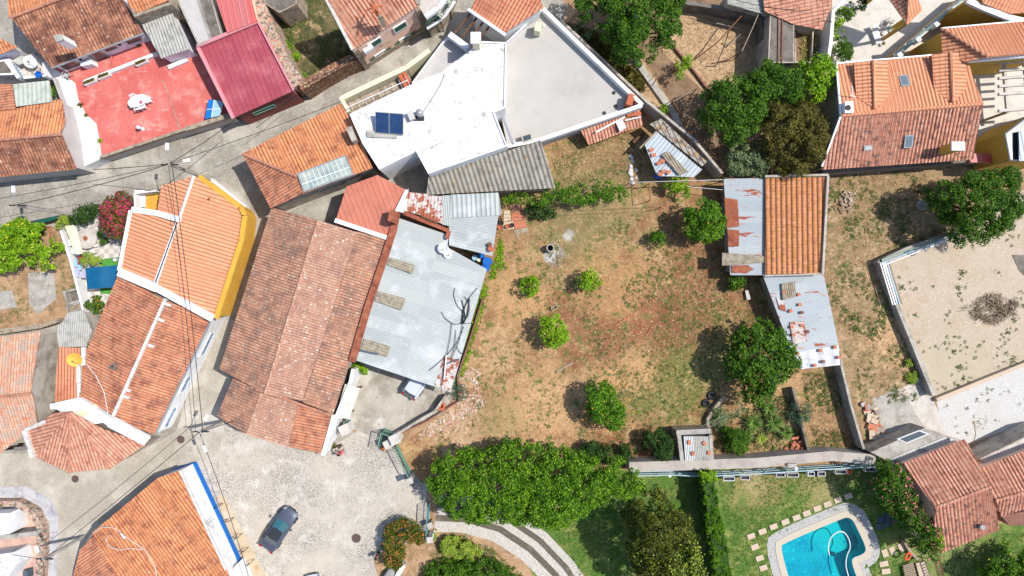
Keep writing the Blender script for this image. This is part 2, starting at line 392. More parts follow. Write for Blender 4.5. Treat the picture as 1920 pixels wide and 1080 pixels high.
# ---------------------------------------------------------------- plants
def leafquads(c, nrm, L, W, droop=0):
    n = len(c); t = NR.normal(size=(n, 3)); t -= nrm*(t*nrm).sum(1)[:, None]; t /= np.linalg.norm(t, axis=1)[:, None]+1e-9
    b = np.cross(nrm, t); L = np.broadcast_to(L, n)[:, None]; W = np.broadcast_to(W, n)[:, None]
    v = np.stack([c-t*L*.5, c+b*W*.5+nrm*L*.06, c+t*L*.5-nrm*L*droop, c-b*W*.5+nrm*L*.06], 1).reshape(-1, 3)
    return v, np.arange(4*n).reshape(n, 4)
def sph(n):
    d = NR.normal(size=(n, 3)); return d/np.linalg.norm(d, axis=1)[:, None]
def foliage(name, label, cat, poly, z0, z1, mat, leaf=.2, cr=.55, dens=1.0, trunk=True, tm=None, group=None, zo=.55, flowers=None, elong=.72, rag=.35, parent=None, flat=False, crown='crown'):
    """a crown whose widest outline is traced (px) at the height z0+(z1-z0)*zo"""
    W = [P(p[0], p[1], z0+(z1-z0)*zo) for p in poly]; c0 = cen(W); W = inset(W, -cr*.3)
    t = parent or T(name, label, cat, c0, group)
    A = abs(area(W)); nc = max(6, int(A*1.55/(cr*cr)*(.8 if not flat else .6)))
    q = pts_in(W, nc); d = edist(q[:, 0], q[:, 1], W); Rm = max(d.max()*.85, .2)
    keep = d > cr*.3; q = q[keep]; d = d[keep]
    dome = np.sqrt(1-(1-np.clip(d/Rm, 0, 1))**2)
    hz = z0+(z1-z0)*(.12+.88*dome) if not flat else z1-np.abs(NR.normal(0, .08, len(q)))
    nlow = NR.random(len(q)) < .28
    z = np.where(nlow, z0+(hz-z0)*NR.uniform(.1, .8, len(q)), hz-NR.random(len(q))**1.5*(z1-z0)*.22)
    r = cr*NR.uniform(.4, 1.3, len(q)); r = np.minimum(r, np.maximum(d*1.25, cr*.45))
    z = np.maximum(z-r*.5, z0+.05)
    ctr = np.c_[q, z]
    cnt = np.maximum(6, (dens*r*r*9.0/(leaf*leaf)*1.9)).astype(int); idx = np.repeat(np.arange(len(q)), cnt); n = len(idx)
    dr = sph(n); dr[:, 2] = np.where(dr[:, 2] < -.25, -dr[:, 2], dr[:, 2])
    rr = r[idx]*(1+NR.normal(0, rag*.3, n)+(NR.random(n) < .05)*NR.uniform(.1, .7, n)); pos = ctr[idx]+dr*rr[:, None]*np.array([1, 1, .8])
    nm = dr+NR.normal(0, .45, (n, 3))+np.array([0, 0, .45]); nm /= np.linalg.norm(nm, axis=1)[:, None]
    ls = leaf*NR.uniform(.7, 1.3, n)
    v, f = leafquads(pos, nm, ls, ls*elong, .12)
    cro = npmesh(crown, v, f, mat, t)
    if flowers:
        fm, k, fs = flowers[:3]; sel = NR.choice(n, max(1, int(n*k)), replace=False)
        if len(flowers) > 3:       # flowers cluster where a coarse random field is high
            cx = np.sin(pos[sel, 0]*flowers[3]+1.3)+np.sin(pos[sel, 1]*flowers[3]*1.3+.4)+NR.normal(0, .5, len(sel)); sel = sel[cx > .3]
        pp = pos[sel]+dr[sel]*.05; v, f = leafquads(pp+[0, 0, .04], nm[sel], fs, fs*.9, -.1); npmesh('blossom', v, f, fm, cro)
    if trunk:
        lean = Vector((R.uniform(-.3, .3), R.uniform(-.3, .3), 0)); top = c0+lean+Vector((0, 0, z0+(z1-z0)*.45)); tr = max(.05, math.sqrt(A)*.028)
        mb = MB(); mb.tube([c0, c0+lean*.3+Vector((0, 0, z0*.5+.1)), top], tr*1.25, 8, r2=tr*.7)
        tk = mb.build('trunk', tm or MT['bark'], t, smooth=True)
        mb = MB()
        for i in NR.choice(len(ctr), min(9, len(ctr)), replace=False):
            e = Vector(ctr[i]); s_ = c0+lean*.6+Vector((0, 0, z0+.1)); mid = s_.lerp(e, .5)+Vector((0, 0, .2)); mb.tube([s_, mid, e], tr*.5, 5, r2=tr*.15)
        mb.build('limb', tm or MT['bark'], tk)
    return t
def rosette(name, label, c, r, n, mat, up=.5, wd=.06, z=.1, group=None, trunk=0, cat='plant'):
    t = T(name, label, cat, Vector((c.x, c.y, 0)), group); V = []; Fc = []
    for i in range(n):
        a = NR.uniform(0, 2*PI); el = NR.uniform(.1, 1.35); L = r*NR.uniform(.75, 1.1); w_ = wd
        d = np.array([math.cos(a), math.sin(a), 0]); s_ = np.array([-d[1], d[0], 0]); p = np.array([c.x, c.y, c.z+z+trunk]); b0 = len(V)
        for k in range(5):
            f = k/4; rad = L*math.cos(el*.7)*f*(1-.1*f); hh = L*math.sin(el)*f*up*2-L*up*f*f*.8
            ww = w_*(1-f**2)*(.6+.4*math.sin(PI*min(1, f+.3))); q = p+d*rad+np.array([0, 0, hh]); V += [q+s_*ww, q-s_*ww+np.array([0, 0, .01])]
        for k in range(4): Fc.append([b0+2*k, b0+2*k+1, b0+2*k+3, b0+2*k+2])
    npmesh('leaf_rosette', V, Fc, mat, t)
    if trunk: MB().tube([Vector((c.x, c.y, 0)), Vector((c.x, c.y, trunk+z))], .12, 8).build('trunk', MT['bark'], t)
    return t
def tufts(name, label, polys, n, size, mat, blades=9, up=.6, z=0.0, mask=None, kind='stuff', elong=.25, leafy=False):
    P_ = []
    W = [PP([(p[0], p[1], 0) for p in L]) for L in polys]; ar = np.array([abs(area(a)) for a in W]); ar = ar/ar.sum()
    for a, L in zip(ar, W): P_.append(pts_in(L, max(1, int(n*a))))
    q = np.concatenate(P_)
    if mask is not None: q = q[mask(q[:, 0], q[:, 1])]
    n = len(q); sz = size*NR.uniform(.45, 1.4, n)*(1+.8*(NR.random(n) < .08)); idx = np.repeat(np.arange(n), blades); m = len(idx)
    d = sph(m); d[:, 2] = np.abs(d[:, 2])*up+.12; L = sz[idx]
    pos = np.c_[q[idx], np.full(m, z)]+d*(L*NR.uniform(.15, .75, m))[:, None]
    if leafy: nm = np.array([0, 0, 1.])+NR.normal(0, .6, (m, 3))
    else: nm = np.cross(d, NR.normal(size=(m, 3)))+np.array([0, 0, .8])
    nm /= np.linalg.norm(nm, axis=1)[:, None]+1e-9
    v, f = leafquads(pos, nm, L*(.38 if leafy else .8), L*(.24 if leafy else .8*elong), 0)
    o = npmesh(name, v, f, mat); tag(o, label, None, None, kind); return o
def nz2(x, y, s, seed=0):       # cheap smooth field for masks
    r = np.random.default_rng(seed); o = 0
    for k in range(7):
        a = r.uniform(0, 2*PI); fq = s*r.uniform(.5, 1.9); o = o+np.sin((x*math.cos(a)+y*math.sin(a))*fq+r.uniform(0, 6))*r.uniform(.5, 1)
    return o/3
# ================================================================ materials
MT = {}
def deft(k, *a, **kw): MT[k] = M(k, *a, **kw); return MT[k]
LT = lambda c, k_='': tuple(min(x*(1.06 if 'salmon' in k_ or 'new' in k_ or 'pale' in k_ or 'mix' in k_ else 1.2)*g+.012, .8) for x, g in zip(c, (1, 1.16, 1.12)))
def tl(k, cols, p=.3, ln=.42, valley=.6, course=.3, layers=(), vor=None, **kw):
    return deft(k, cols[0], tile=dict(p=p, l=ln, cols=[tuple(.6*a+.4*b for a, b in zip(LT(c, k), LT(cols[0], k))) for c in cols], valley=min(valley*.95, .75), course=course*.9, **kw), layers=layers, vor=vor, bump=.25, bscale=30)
deft('bark', S(110, 90, 70), layers=[(S(70, 55, 40), 6, .4, .7)], bump=.4)
lich = (S(190, 170, 140), 2.5, .56, .72); dk = (S(90, 60, 48), 1.1, .5, .68)
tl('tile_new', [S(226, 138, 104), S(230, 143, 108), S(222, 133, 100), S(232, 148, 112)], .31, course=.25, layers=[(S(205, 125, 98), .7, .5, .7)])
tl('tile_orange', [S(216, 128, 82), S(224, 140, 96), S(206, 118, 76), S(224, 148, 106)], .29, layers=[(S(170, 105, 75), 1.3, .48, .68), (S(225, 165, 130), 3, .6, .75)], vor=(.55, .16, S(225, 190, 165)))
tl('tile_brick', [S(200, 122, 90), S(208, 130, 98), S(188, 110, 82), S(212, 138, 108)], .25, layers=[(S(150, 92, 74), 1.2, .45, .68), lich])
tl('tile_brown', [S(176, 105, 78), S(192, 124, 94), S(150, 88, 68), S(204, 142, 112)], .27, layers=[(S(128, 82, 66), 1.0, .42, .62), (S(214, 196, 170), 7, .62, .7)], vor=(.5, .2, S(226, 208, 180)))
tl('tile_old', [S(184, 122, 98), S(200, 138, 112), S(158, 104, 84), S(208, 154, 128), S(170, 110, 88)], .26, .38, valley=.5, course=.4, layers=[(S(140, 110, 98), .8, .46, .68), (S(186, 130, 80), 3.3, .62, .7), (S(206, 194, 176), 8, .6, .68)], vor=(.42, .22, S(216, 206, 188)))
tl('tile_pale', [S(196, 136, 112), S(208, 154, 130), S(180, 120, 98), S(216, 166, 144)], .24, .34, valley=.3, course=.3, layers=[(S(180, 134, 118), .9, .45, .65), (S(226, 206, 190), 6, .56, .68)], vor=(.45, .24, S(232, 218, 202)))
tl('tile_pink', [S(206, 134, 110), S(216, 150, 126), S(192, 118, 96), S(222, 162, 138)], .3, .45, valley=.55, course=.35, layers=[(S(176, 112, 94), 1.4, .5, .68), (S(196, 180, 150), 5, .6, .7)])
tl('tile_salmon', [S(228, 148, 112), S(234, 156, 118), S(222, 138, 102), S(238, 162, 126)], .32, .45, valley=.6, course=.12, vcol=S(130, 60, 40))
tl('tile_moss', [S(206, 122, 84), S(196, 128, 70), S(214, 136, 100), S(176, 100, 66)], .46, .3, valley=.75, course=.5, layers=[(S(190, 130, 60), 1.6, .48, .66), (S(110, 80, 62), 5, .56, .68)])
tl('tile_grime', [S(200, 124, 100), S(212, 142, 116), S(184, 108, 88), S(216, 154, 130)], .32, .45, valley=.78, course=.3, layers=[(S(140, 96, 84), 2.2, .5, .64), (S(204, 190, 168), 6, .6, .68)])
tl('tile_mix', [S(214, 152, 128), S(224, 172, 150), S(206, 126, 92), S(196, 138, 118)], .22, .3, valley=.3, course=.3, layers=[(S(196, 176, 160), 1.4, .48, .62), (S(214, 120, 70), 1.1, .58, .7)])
deft('ridge', S(206, 142, 116), layers=[(S(150, 110, 92), 3, .45, .7), (S(214, 196, 176), 6, .58, .7)], bump=.3)
deft('mortar', S(226, 222, 216), layers=[(S(170, 165, 158), 3, .5, .75)], bump=.3)
deft('white', (.70, .70, .70), layers=[(S(205, 203, 200), .9, .52, .8), (S(185, 180, 172), 3, .62, .8)])
deft('whiteroof', (.66, .66, .65), layers=[(S(212, 210, 206), .35, .42, .7), (S(168, 162, 148), 1.0, .55, .70), (S(200, 196, 186), 4, .52, .7), (S(150, 144, 130), 2.2, .66, .76, (.4, 1.6, 1))])
deft('cream', S(238, 232, 196), layers=[(S(214, 214, 190), 1.2, .5, .75)])
deft('yellow', S(234, 180, 72), layers=[(S(216, 160, 66), .8, .45, .7), (S(198, 160, 100), 2.2, .6, .75, (2, .6, 1))], bump=.15)
deft('ochre', S(214, 172, 78), layers=[(S(190, 152, 74), 1, .5, .75)])
deft('pinkwall', S(246, 206, 184, .95), layers=[(S(206, 160, 138), 1.2, .5, .75)])
deft('lilacwall', S(240, 234, 240, .9), layers=[(S(196, 184, 190), 1, .5, .75)])
deft('greywall', S(198, 188, 176), layers=[(S(150, 140, 128), 1.1, .42, .66), (S(200, 190, 178), 2.3, .55, .75)], bump=.4)
deft('concrete', S(186, 180, 170), layers=[(S(146, 140, 130), .8, .42, .68), (S(206, 200, 190), 2.6, .52, .72)], bump=.2)
deft('concrete_dark', S(132, 124, 116), layers=[(S(96, 88, 80), 1.2, .42, .66), (S(176, 170, 160), 4.5, .6, .72)], bump=.4)
deft('concrete_light', S(214, 206, 196), layers=[(S(184, 176, 166), 1.0, .45, .7)], bump=.15)
deft('beigeroof', S(198, 193, 186), layers=[(S(184, 179, 171), .4, .42, .7), (S(184, 178, 170), 2.2, .6, .8), (S(196, 192, 186), 9, .5, .6)])
deft('greyroof', S(205, 200, 196), layers=[(S(188, 184, 180), .8, .4, .7)])
deft('redfloor', S(220, 120, 110), layers=[(S(208, 104, 96), .4, .42, .6), (S(228, 160, 148), .8, .5, .72), (S(180, 96, 88), 1.3, .6, .74, (2, .5, 1)), (S(232, 196, 184), 1.1, .62, .76, (.5, 2, 1)), (S(198, 92, 84), 2.6, .6, .75), (S(234, 182, 170), 3.5, .64, .78, (1.6, .5, 1))])
deft('redmetal', S(184, 86, 98), rough=.6, panel=(1.1, 30, S(172, 76, 88)), layers=[(S(200, 112, 120), .6, .45, .7), (S(150, 74, 80), 1.5, .55, .75, (.4, 2, 1))])
deft('redmetal2', S(222, 104, 96), rough=.5, panel=(.9, 30, S(206, 124, 122)))
deft('salmonmetal', S(216, 136, 112), rough=.55, panel=(.9, 30, S(208, 128, 104)), layers=[(S(190, 120, 100), .8, .5, .7)])
RU = S(168, 92, 66)
deft('tin', S(192, 196, 192), rough=.6, metal=.0, spec=.25, panel=(1.05, 4.2, S(176, 182, 180)), layers=[(S(216, 218, 218), .5, .5, .7), (S(186, 170, 156), 2.4, .64, .74)])
deft('tin_rust', S(190, 196, 198), rough=.6, spec=.25, panel=(1.0, 3.5, S(176, 184, 188)), layers=[(RU, .6, .60, .63, (.5, 2.4, 1)), (S(196, 130, 100), 1.6, .62, .68, (.5, 2.5, 1))])
deft('tin_flake', S(224, 216, 208), rough=.6, panel=(.9, 3, S(206, 200, 196)), layers=[(RU, 1.7, .5, .54), (S(190, 120, 96), 5, .56, .62)])
deft('tin_lean', S(204, 212, 218), rough=.5, spec=.5, panel=(.9, 3, S(176, 186, 192)), layers=[(S(190, 170, 150), 1.6, .6, .75)])
deft('fibre', S(168, 162, 150), rough=.95, panel=(1.0, 2.5, S(156, 150, 138)), layers=[(S(120, 114, 104), 1.4, .48, .7), (S(200, 160, 100), 2.2, .63, .7)], bump=.3)
deft('fibre_pale', S(188, 186, 178), rough=.95, layers=[(S(150, 148, 140), 1.4, .48, .7)])
deft('fibre_dirty', S(178, 166, 146), rough=.95, layers=[(S(140, 128, 108), 2.4, .42, .64), (S(206, 186, 120), 7, .62, .7)])
deft('rust', S(160, 90, 66), rough=.9, layers=[(S(186, 120, 90), 2.6, .48, .7), (S(120, 64, 48), 1, .5, .7)])
deft('rusty_bar', S(140, 96, 72), rough=.9)
deft('clear', S(200, 204, 190), rough=.4, layers=[(S(170, 176, 164), 1.5, .45, .7)])
deft('glazing', S(164, 178, 170), rough=.55, spec=.15, layers=[(S(200, 202, 190), .5, .45, .62), (S(126, 152, 158), .8, .5, .7)])
deft('glass', (.05, .07, .08), rough=.08, spec=.7)
deft('glass_teal', (.02, .10, .12), rough=.06, spec=.8)
deft('bluepanel', S(34, 58, 98), rough=.2, spec=.5, layers=[(S(48, 76, 120), .5, .4, .65)])
deft('roofglass', S(110, 124, 136), rough=.3, spec=.4)
deft('dark', (.025, .025, .028), rough=.7)
deft('black', (.012, .012, .014), rough=.5)
deft('metal', S(170, 172, 174), rough=.4, metal=.3)
deft('metal_white', (.75, .76, .78), rough=.4)
deft('green_paint', S(120, 166, 146), rough=.6, layers=[(S(96, 140, 124), 2, .5, .7)])
deft('green_shutter', S(20, 96, 82), rough=.5)
deft('blue_paint', S(24, 118, 206), rough=.6)
deft('blue_plastic', S(30, 110, 200), rough=.35, layers=[(S(20, 84, 160), 2, .5, .7)])
deft('blue_tarp', S(12, 98, 142), rough=.6, layers=[(S(20, 112, 156), .8, .45, .7), (S(8, 80, 122), 3, .55, .75, (1, 3, 1))], bump=.5, bscale=3)
deft('orange', S(236, 92, 40), rough=.5)
deft('terracotta', S(198, 112, 80), rough=.9, layers=[(S(160, 90, 66), 4, .5, .7)])
deft('brick', S(206, 128, 96), layers=[(S(170, 98, 74), 5, .45, .7), (S(214, 160, 136), 9, .55, .7)])
deft('brick_dk', S(150, 104, 90), layers=[(S(110, 78, 70), 5, .45, .7)])
deft('paper', (.78, .78, .77)); deft('red', S(150, 30, 30)); deft('clothblue', S(160, 200, 220)); deft('lilac', S(190, 190, 220))
deft('wood', S(178, 160, 136), layers=[(S(140, 122, 100), 3, .42, .66, (1, 4, 1))])
deft('wood_dark', S(120, 86, 64), layers=[(S(90, 62, 46), 3, .42, .66)])
deft('wood_white', S(232, 232, 232), layers=[(S(190, 186, 180), 4, .55, .7)])
deft('cornmat', S(240, 200, 90)); deft('yellowdish', S(250, 186, 80), rough=.5)
deft('skin', S(214, 160, 128), rough=.6); deft('hair_grey', S(190, 180, 176)); deft('hair_dark', S(54, 40, 34)); deft('cloth_black', (.018, .018, .02))
deft('cloth_pink', S(232, 84, 112)); deft('cloth_white', (.7, .7, .7)); deft('cloth_wine', S(96, 34, 40)); deft('hair_blond', S(214, 196, 150))
deft('rubble', S(190, 170, 150), layers=[(S(206, 130, 100), 3, .52, .6), (S(110, 98, 86), 2.4, .5, .6), (S(226, 218, 204), 5, .56, .64)], vor=(.3, .22, S(96, 84, 72)), bump=.8, bscale=8)
deft('stone', S(176, 160, 140), layers=[(S(130, 116, 98), 2, .45, .65), (S(206, 194, 172), 4, .55, .7)], vor=(.35, .12, S(110, 96, 80)), bump=.6, bscale=6)
deft('tilewall', S(150, 100, 70), layers=[(S(96, 70, 56), 2, .42, .6), (S(206, 190, 160), 5, .52, .64)], bump=.8, bscale=10)
# ground
deft('g_earth', S(188, 152, 116), layers=[(S(150, 118, 86), .5, .42, .66), (S(206, 174, 140), 2.3, .5, .72), (S(110, 112, 66), 1.3, .58, .72)], bump=.5)
deft('g_garden', S(172, 134, 94), layers=[
    (S(140, 92, 62), .22, .46, .60), (S(196, 160, 114), .5, .50, .64), (S(150, 106, 74), 1.4, .52, .66),
    ('blob', 1300, 640, 100, S(118, 122, 58), 1.0), ('blob', 1260, 720, 90, S(122, 124, 60), .9), ('blob', 1200, 740, 50, S(120, 124, 62), .8), ('blob', 1090, 420, 110, S(124, 122, 78), .85), ('blob', 1190, 610, 90, S(142, 84, 56), 1.0), ('blob', 970, 560, 60, S(206, 160, 112), .9), ('blob', 1150, 530, 90, S(196, 150, 100), .8), ('blob', 1020, 770, 90, S(212, 170, 124), .9), ('blob', 1180, 690, 60, S(208, 164, 114), .9), ('blob', 1300, 440, 60, S(140, 92, 64), .9),
    ('blob', 1290, 585, 80, S(140, 88, 60), .9), ('blob', 1340, 500, 60, S(140, 90, 64), .9), ('blob', 1130, 640, 50, S(136, 82, 56), .8), ('blob', 1040, 478, 22, S(176, 172, 168), .8), ('blob', 1066, 441, 12, S(206, 204, 200), .95), ('blob', 1030, 480, 13, S(206, 204, 200), .9),
    ('blob', 860, 800, 60, S(220, 184, 154), .9), ('blob', 1120, 330, 110, S(150, 132, 88), .6), ('blob', 920, 660, 50, S(210, 174, 130), .8), ('blob', 930, 790, 60, S(150, 136, 86), .6),
    (S(104, 112, 50), 1.3, .55, .64), (S(212, 178, 130), 5, .56, .68), (S(112, 76, 52), 7, .57, .68), (S(100, 112, 52), 4.5, .59, .68)], bump=.8, bscale=14)
deft('g_rough', S(168, 140, 104), layers=[(S(150, 120, 84), .6, .42, .62), (S(206, 176, 138), 1.6, .5, .7), ('blob', 1680, 640, 60, S(222, 178, 130), .8), ('blob', 1640, 340, 90, S(150, 122, 80), .5), (S(106, 112, 60), 1.7, .53, .66), (S(230, 222, 208), 9, .66, .7), (S(104, 84, 58), 5, .57, .7)], bump=.8, bscale=12)
deft('g_straw', S(204, 172, 134), layers=[(S(180, 144, 106), .9, .42, .66), (S(222, 196, 160), 7, .5, .66), (S(150, 116, 84), 9, .56, .7)], bump=.7, bscale=12)
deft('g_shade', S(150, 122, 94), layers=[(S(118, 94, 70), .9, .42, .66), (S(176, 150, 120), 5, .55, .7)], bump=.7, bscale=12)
deft('g_sand', S(196, 180, 160), layers=[(S(190, 170, 144), .5, .42, .66), (S(180, 162, 140), .9, .56, .74), (S(214, 198, 176), 5, .5, .7), ('blob', 1790, 700, 90, S(190, 178, 150), .6), (S(170, 152, 128), 10, .6, .7)], bump=.4)
deft('g_white', S(226, 224, 220), cobble=(.09, S(206, 204, 200), S(180, 176, 170), .5), layers=[(S(206, 200, 190), .8, .5, .74)])
deft('g_lawn', S(96, 128, 48), layers=[(S(84, 116, 42), .45, .38, .6), (S(150, 154, 82), .8, .46, .64), (S(168, 148, 98), 1.3, .57, .70), ('blob', 1420, 905, 60, S(170, 146, 98), .95), ('blob', 1540, 905, 50, S(172, 152, 104), .9), ('blob', 1215, 1050, 45, S(170, 150, 108), .9), ('blob', 1770, 1010, 90, S(156, 158, 100), .7), ('blob', 1120, 1010, 40, S(122, 132, 66), .7), ('blob', 1415, 905, 26, S(190, 168, 124), .8), (S(70, 100, 34), 9, .5, .68)], bump=.6, bscale=20)
deft('road', S(186, 179, 166), cobble=(.13, S(160, 154, 142), S(120, 114, 104), .7), layers=[(S(196, 190, 178), .3, .45, .65), (S(146, 138, 126), .7, .54, .74), (S(206, 200, 190), 2.2, .58, .74)])
deft('plaza', S(222, 213, 200), cobble=(.15, S(198, 190, 178), S(140, 132, 122), .85), layers=[(S(208, 198, 182), .25, .40, .66), (S(226, 219, 208), .6, .52, .74), (S(168, 158, 142), 1.1, .6, .76), (S(190, 150, 110), .9, .68, .76)])
deft('lane', S(196, 186, 170), cobble=(.12, S(182, 172, 156), S(150, 142, 128), .5), layers=[(S(212, 204, 190), .35, .45, .65), (S(166, 156, 140), .9, .55, .74)])
deft('pave', S(206, 186, 156), layers=[(S(184, 150, 116), 1.3, .52, .7), (S(222, 208, 186), .8, .5, .7)])
deft('driveway', S(192, 184, 170), layers=[(S(158, 148, 134), .35, .40, .60), (S(212, 206, 194), .6, .5, .68), (S(140, 128, 112), 1.8, .58, .74)], bump=.2)
deft('g_cob_white', S(232, 226, 216), cobble=(.11, S(214, 208, 200), S(160, 152, 140), .7), layers=[(S(206, 190, 170), .9, .55, .74)])
deft('g_cob_dark', S(128, 118, 102), cobble=(.11, S(110, 102, 88), S(80, 72, 60), .7), layers=[(S(150, 140, 122), .9, .55, .74)])
deft('patio', S(232, 224, 214), check=(2.3, 'pos', S(196, 190, 184)), layers=[(S(210, 200, 188), 1.3, .55, .75)])
deft('turf', S(92, 168, 70), layers=[(S(74, 140, 56), 3, .45, .65)], bump=.5)
deft('peb', S(214, 212, 206), cobble=(.13, S(200, 198, 194), S(140, 136, 130), .7), bump=.6)
deft('coping', S(206, 194, 174), layers=[(S(206, 194, 176), 1.3, .5, .7)])
deft('pooltile', S(36, 168, 196, .9), layers=[(S(66, 206, 206, .9), .22, .42, .6), (S(34, 146, 156, .9), .5, .56, .72), (S(90, 220, 226, .9), 1.6, .58, .66, (1, 1, 1))], cobble=(.3, S(30, 156, 186, .9), S(120, 214, 226, .9), .25))
deft('slab', S(212, 190, 166), layers=[(S(196, 176, 152), 2.5, .5, .7)])
deft('slate', S(90, 104, 116)); deft('iron', S(104, 84, 78), layers=[(S(80, 62, 58), 6, .5, .7)])
def water():
    N = Nd('water'); tr = N.n('BsdfTransparent'); tr.inputs[0].default_value = (.36, .80, .84, 1); gl = N.n('BsdfGlossy'); gl.inputs['Roughness'].default_value = .03
    fr = N.n('Fresnel'); fr.inputs[0].default_value = 1.33; mx = N.n('MixShader')
    bp = N.n('Bump'); bp.inputs['Strength'].default_value = .15; pos = N.n('NewGeometry').outputs['Position']; N.l(N.noise(pos, 2.5, 3), bp.inputs['Height']); N.l(bp.outputs[0], gl.inputs['Normal'])
    N.l(fr.outputs[0], mx.inputs[0]); N.l(tr.outputs[0], mx.inputs[1]); N.l(gl.outputs[0], mx.inputs[2]); N.l(mx.outputs[0], N.out.inputs[0]); return N.m
MT['water'] = water()
LG = lambda k, cols, **kw: MT.__setitem__(k, leafmat(k, cols, **kw))
LG('lf_mid', [S(26, 58, 10), S(54, 94, 18), S(88, 132, 28), S(136, 174, 46)])
LG('lf_bright', [S(56, 96, 12), S(104, 152, 20), S(150, 192, 34), S(190, 216, 66)])
LG('lf_dark', [S(20, 44, 14), S(36, 68, 24), S(70, 104, 40), S(98, 130, 56)])
LG('lf_citrus', [S(32, 70, 10), S(66, 112, 18), S(104, 152, 28), S(150, 190, 46)])
LG('lf_olive', [S(50, 50, 20), S(80, 76, 32), S(124, 116, 48), S(150, 144, 62)])
LG('lf_gold', [S(32, 44, 14), S(58, 70, 20), S(96, 104, 28), S(160, 154, 44)])
LG('lf_grey', [S(70, 88, 52), S(104, 124, 78), S(140, 156, 108), S(170, 180, 134)])
LG('lf_blue', [S(44, 78, 56), S(74, 112, 84), S(110, 146, 112)])
LG('lf_lime', [S(120, 150, 50), S(160, 186, 66), S(190, 204, 90)])
LG('lf_yucca', [S(60, 90, 36), S(96, 128, 52), S(140, 164, 76)], trans=.1)
LG('lf_palm', [S(50, 90, 26), S(80, 128, 36), S(120, 160, 50)], trans=.1)
LG('lf_rust', [S(36, 60, 16), S(70, 94, 24), S(108, 124, 36), S(150, 140, 50)])
LG('weed', [S(84, 100, 48), S(112, 126, 66), S(144, 152, 92)], trans=.1)
LG('straw', [S(160, 126, 88), S(196, 164, 120), S(222, 196, 152)], trans=0)
LG('lawnb', [S(60, 96, 30), S(84, 124, 42), S(112, 148, 58)], trans=.1)
LG('litter', [S(150, 110, 84), S(206, 150, 120), S(226, 214, 200), S(236, 232, 226)], trans=0)
LG('magenta', [S(190, 24, 80), S(222, 44, 110), S(236, 90, 140)], trans=.1)
LG('pinkfl', [S(230, 80, 110), S(240, 120, 140), S(246, 160, 170)], trans=.1)
LG('orangefl', [S(214, 100, 50), S(230, 134, 70), S(226, 90, 60)], trans=.1)
LG('whitefl', [S(220, 220, 200), S(240, 240, 230)], trans=.1)
LG('yellowfr', [S(236, 200, 40), S(244, 214, 70)], trans=0)
LG('orangefr', [S(236, 150, 40), S(240, 170, 60)], trans=0)
# ================================================================ ground sheets
def sheet(name, L, mat, z, holes=(), kind='structure', smooth=0, label=None):
    ring = PP([(p[0], p[1], 0) for p in L]); ring = smoothpoly(ring, smooth) if smooth else ring
    hs = [[Vector(q) for q in h] for h in holes]
    for r in [ring]+hs:
        for p in r: p.z = z
    o = MB().flat([ring]+hs).build(name, mat); tag(o, label, None, None, kind); return o
pool_px = [(1461, 1026), (1472, 1017), (1576, 973), (1588, 969), (1598, 974), (1605, 987), (1623, 1025), (1622, 1035), (1612, 1041), (1599, 1045), (1596, 1053), (1604, 1078), (1640, 1160), (1530, 1210), (1500, 1150)]
pool_w = PP([(x, y, 0) for x, y in pool_px])
pool_in = smoothpoly(pool_w, 2)
base = [(-3000, -3000), (4900, -3000), (4900, 4100), (-3000, 4100)]
sheet('ground', base, MT['g_earth'], 0, [pool_in])
sheet('road', [(-900, -900), (1010, -900), (1000, -60), (1062, 10), (1040, 120), (880, 100), (690, 330), (640, 420), (620, 780), (800, 905), (800, 1500), (-900, 1500)], MT['road'], .004)
sheet('lane', [(-300, 850), (60, 850), (200, 880), (330, 810), (400, 600), (440, 600), (420, 790), (420, 860), (350, 872), (170, 1000), (130, 1100), (100, 1300), (-300, 1300)], MT['lane'], .008)
sheet('plaza', [(350, 868), (405, 858), (425, 800), (600, 850), (700, 790), (748, 850), (760, 900), (806, 950), (806, 985), (720, 1000), (705, 1060), (760, 1100), (760, 1300), (440, 1300), (300, 1000)], MT['plaza'], .012)
sheet('pavement', [(406, 930), (420, 928), (500, 1082), (530, 1200), (480, 1200)], MT['pave'], .016)
sheet('driveway', [(655, 560), (910, 500), (850, 740), (832, 775), (745, 815), (715, 825), (650, 800)], MT['driveway'], .016)
sheet('garden_soil', [(800, 360), (1040, 240), (1215, 195), (1360, 320), (1420, 510), (1560, 640), (1640, 865), (1180, 885), (790, 905), (740, 838), (832, 782), (860, 690), (900, 520)], MT['g_garden'], .006)
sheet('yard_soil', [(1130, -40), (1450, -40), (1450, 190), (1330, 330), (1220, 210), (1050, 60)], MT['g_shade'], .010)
sheet('straw_yard', [(1265, 8), (1300, 6), (1420, 50), (1415, 150), (1392, 158), (1350, 200), (1240, 95)], MT['g_straw'], .014)
sheet('straw_path', [(1175, 120), (1205, 110), (1272, 215), (1285, 250), (1262, 240), (1190, 170)], MT['g_straw'], .014)
sheet('rough_ground', [(1548, 318), (1930, 296), (1930, 400), (1800, 445), (1640, 488), (1760, 760), (1640, 880), (1590, 730), (1540, 510)], MT['g_rough'], .010)
sheet('sand_lot', [(1648, 486), (1760, 452), (1930, 350), (1930, 690), (1756, 745)], MT['g_sand'], .016)
sheet('gravel_path', [(1754, 748), (1960, 664), (1960, 780), (1780, 845)], MT['g_white'], .018)
sheet('footpath', [(1690, 728), (1728, 708), (1800, 850), (1990, 770), (1990, 880), (1700, 930), (1690, 860)], MT['concrete_light'], .012)
sheet('concrete_slab', [(1634, 748), (1690, 728), (1735, 806), (1668, 842)], MT['concrete'], .020)
sheet('asphalt_strip', [(1820, 850), (1990, 790), (1990, 830), (1835, 875)], MT['concrete_dark'], .022)
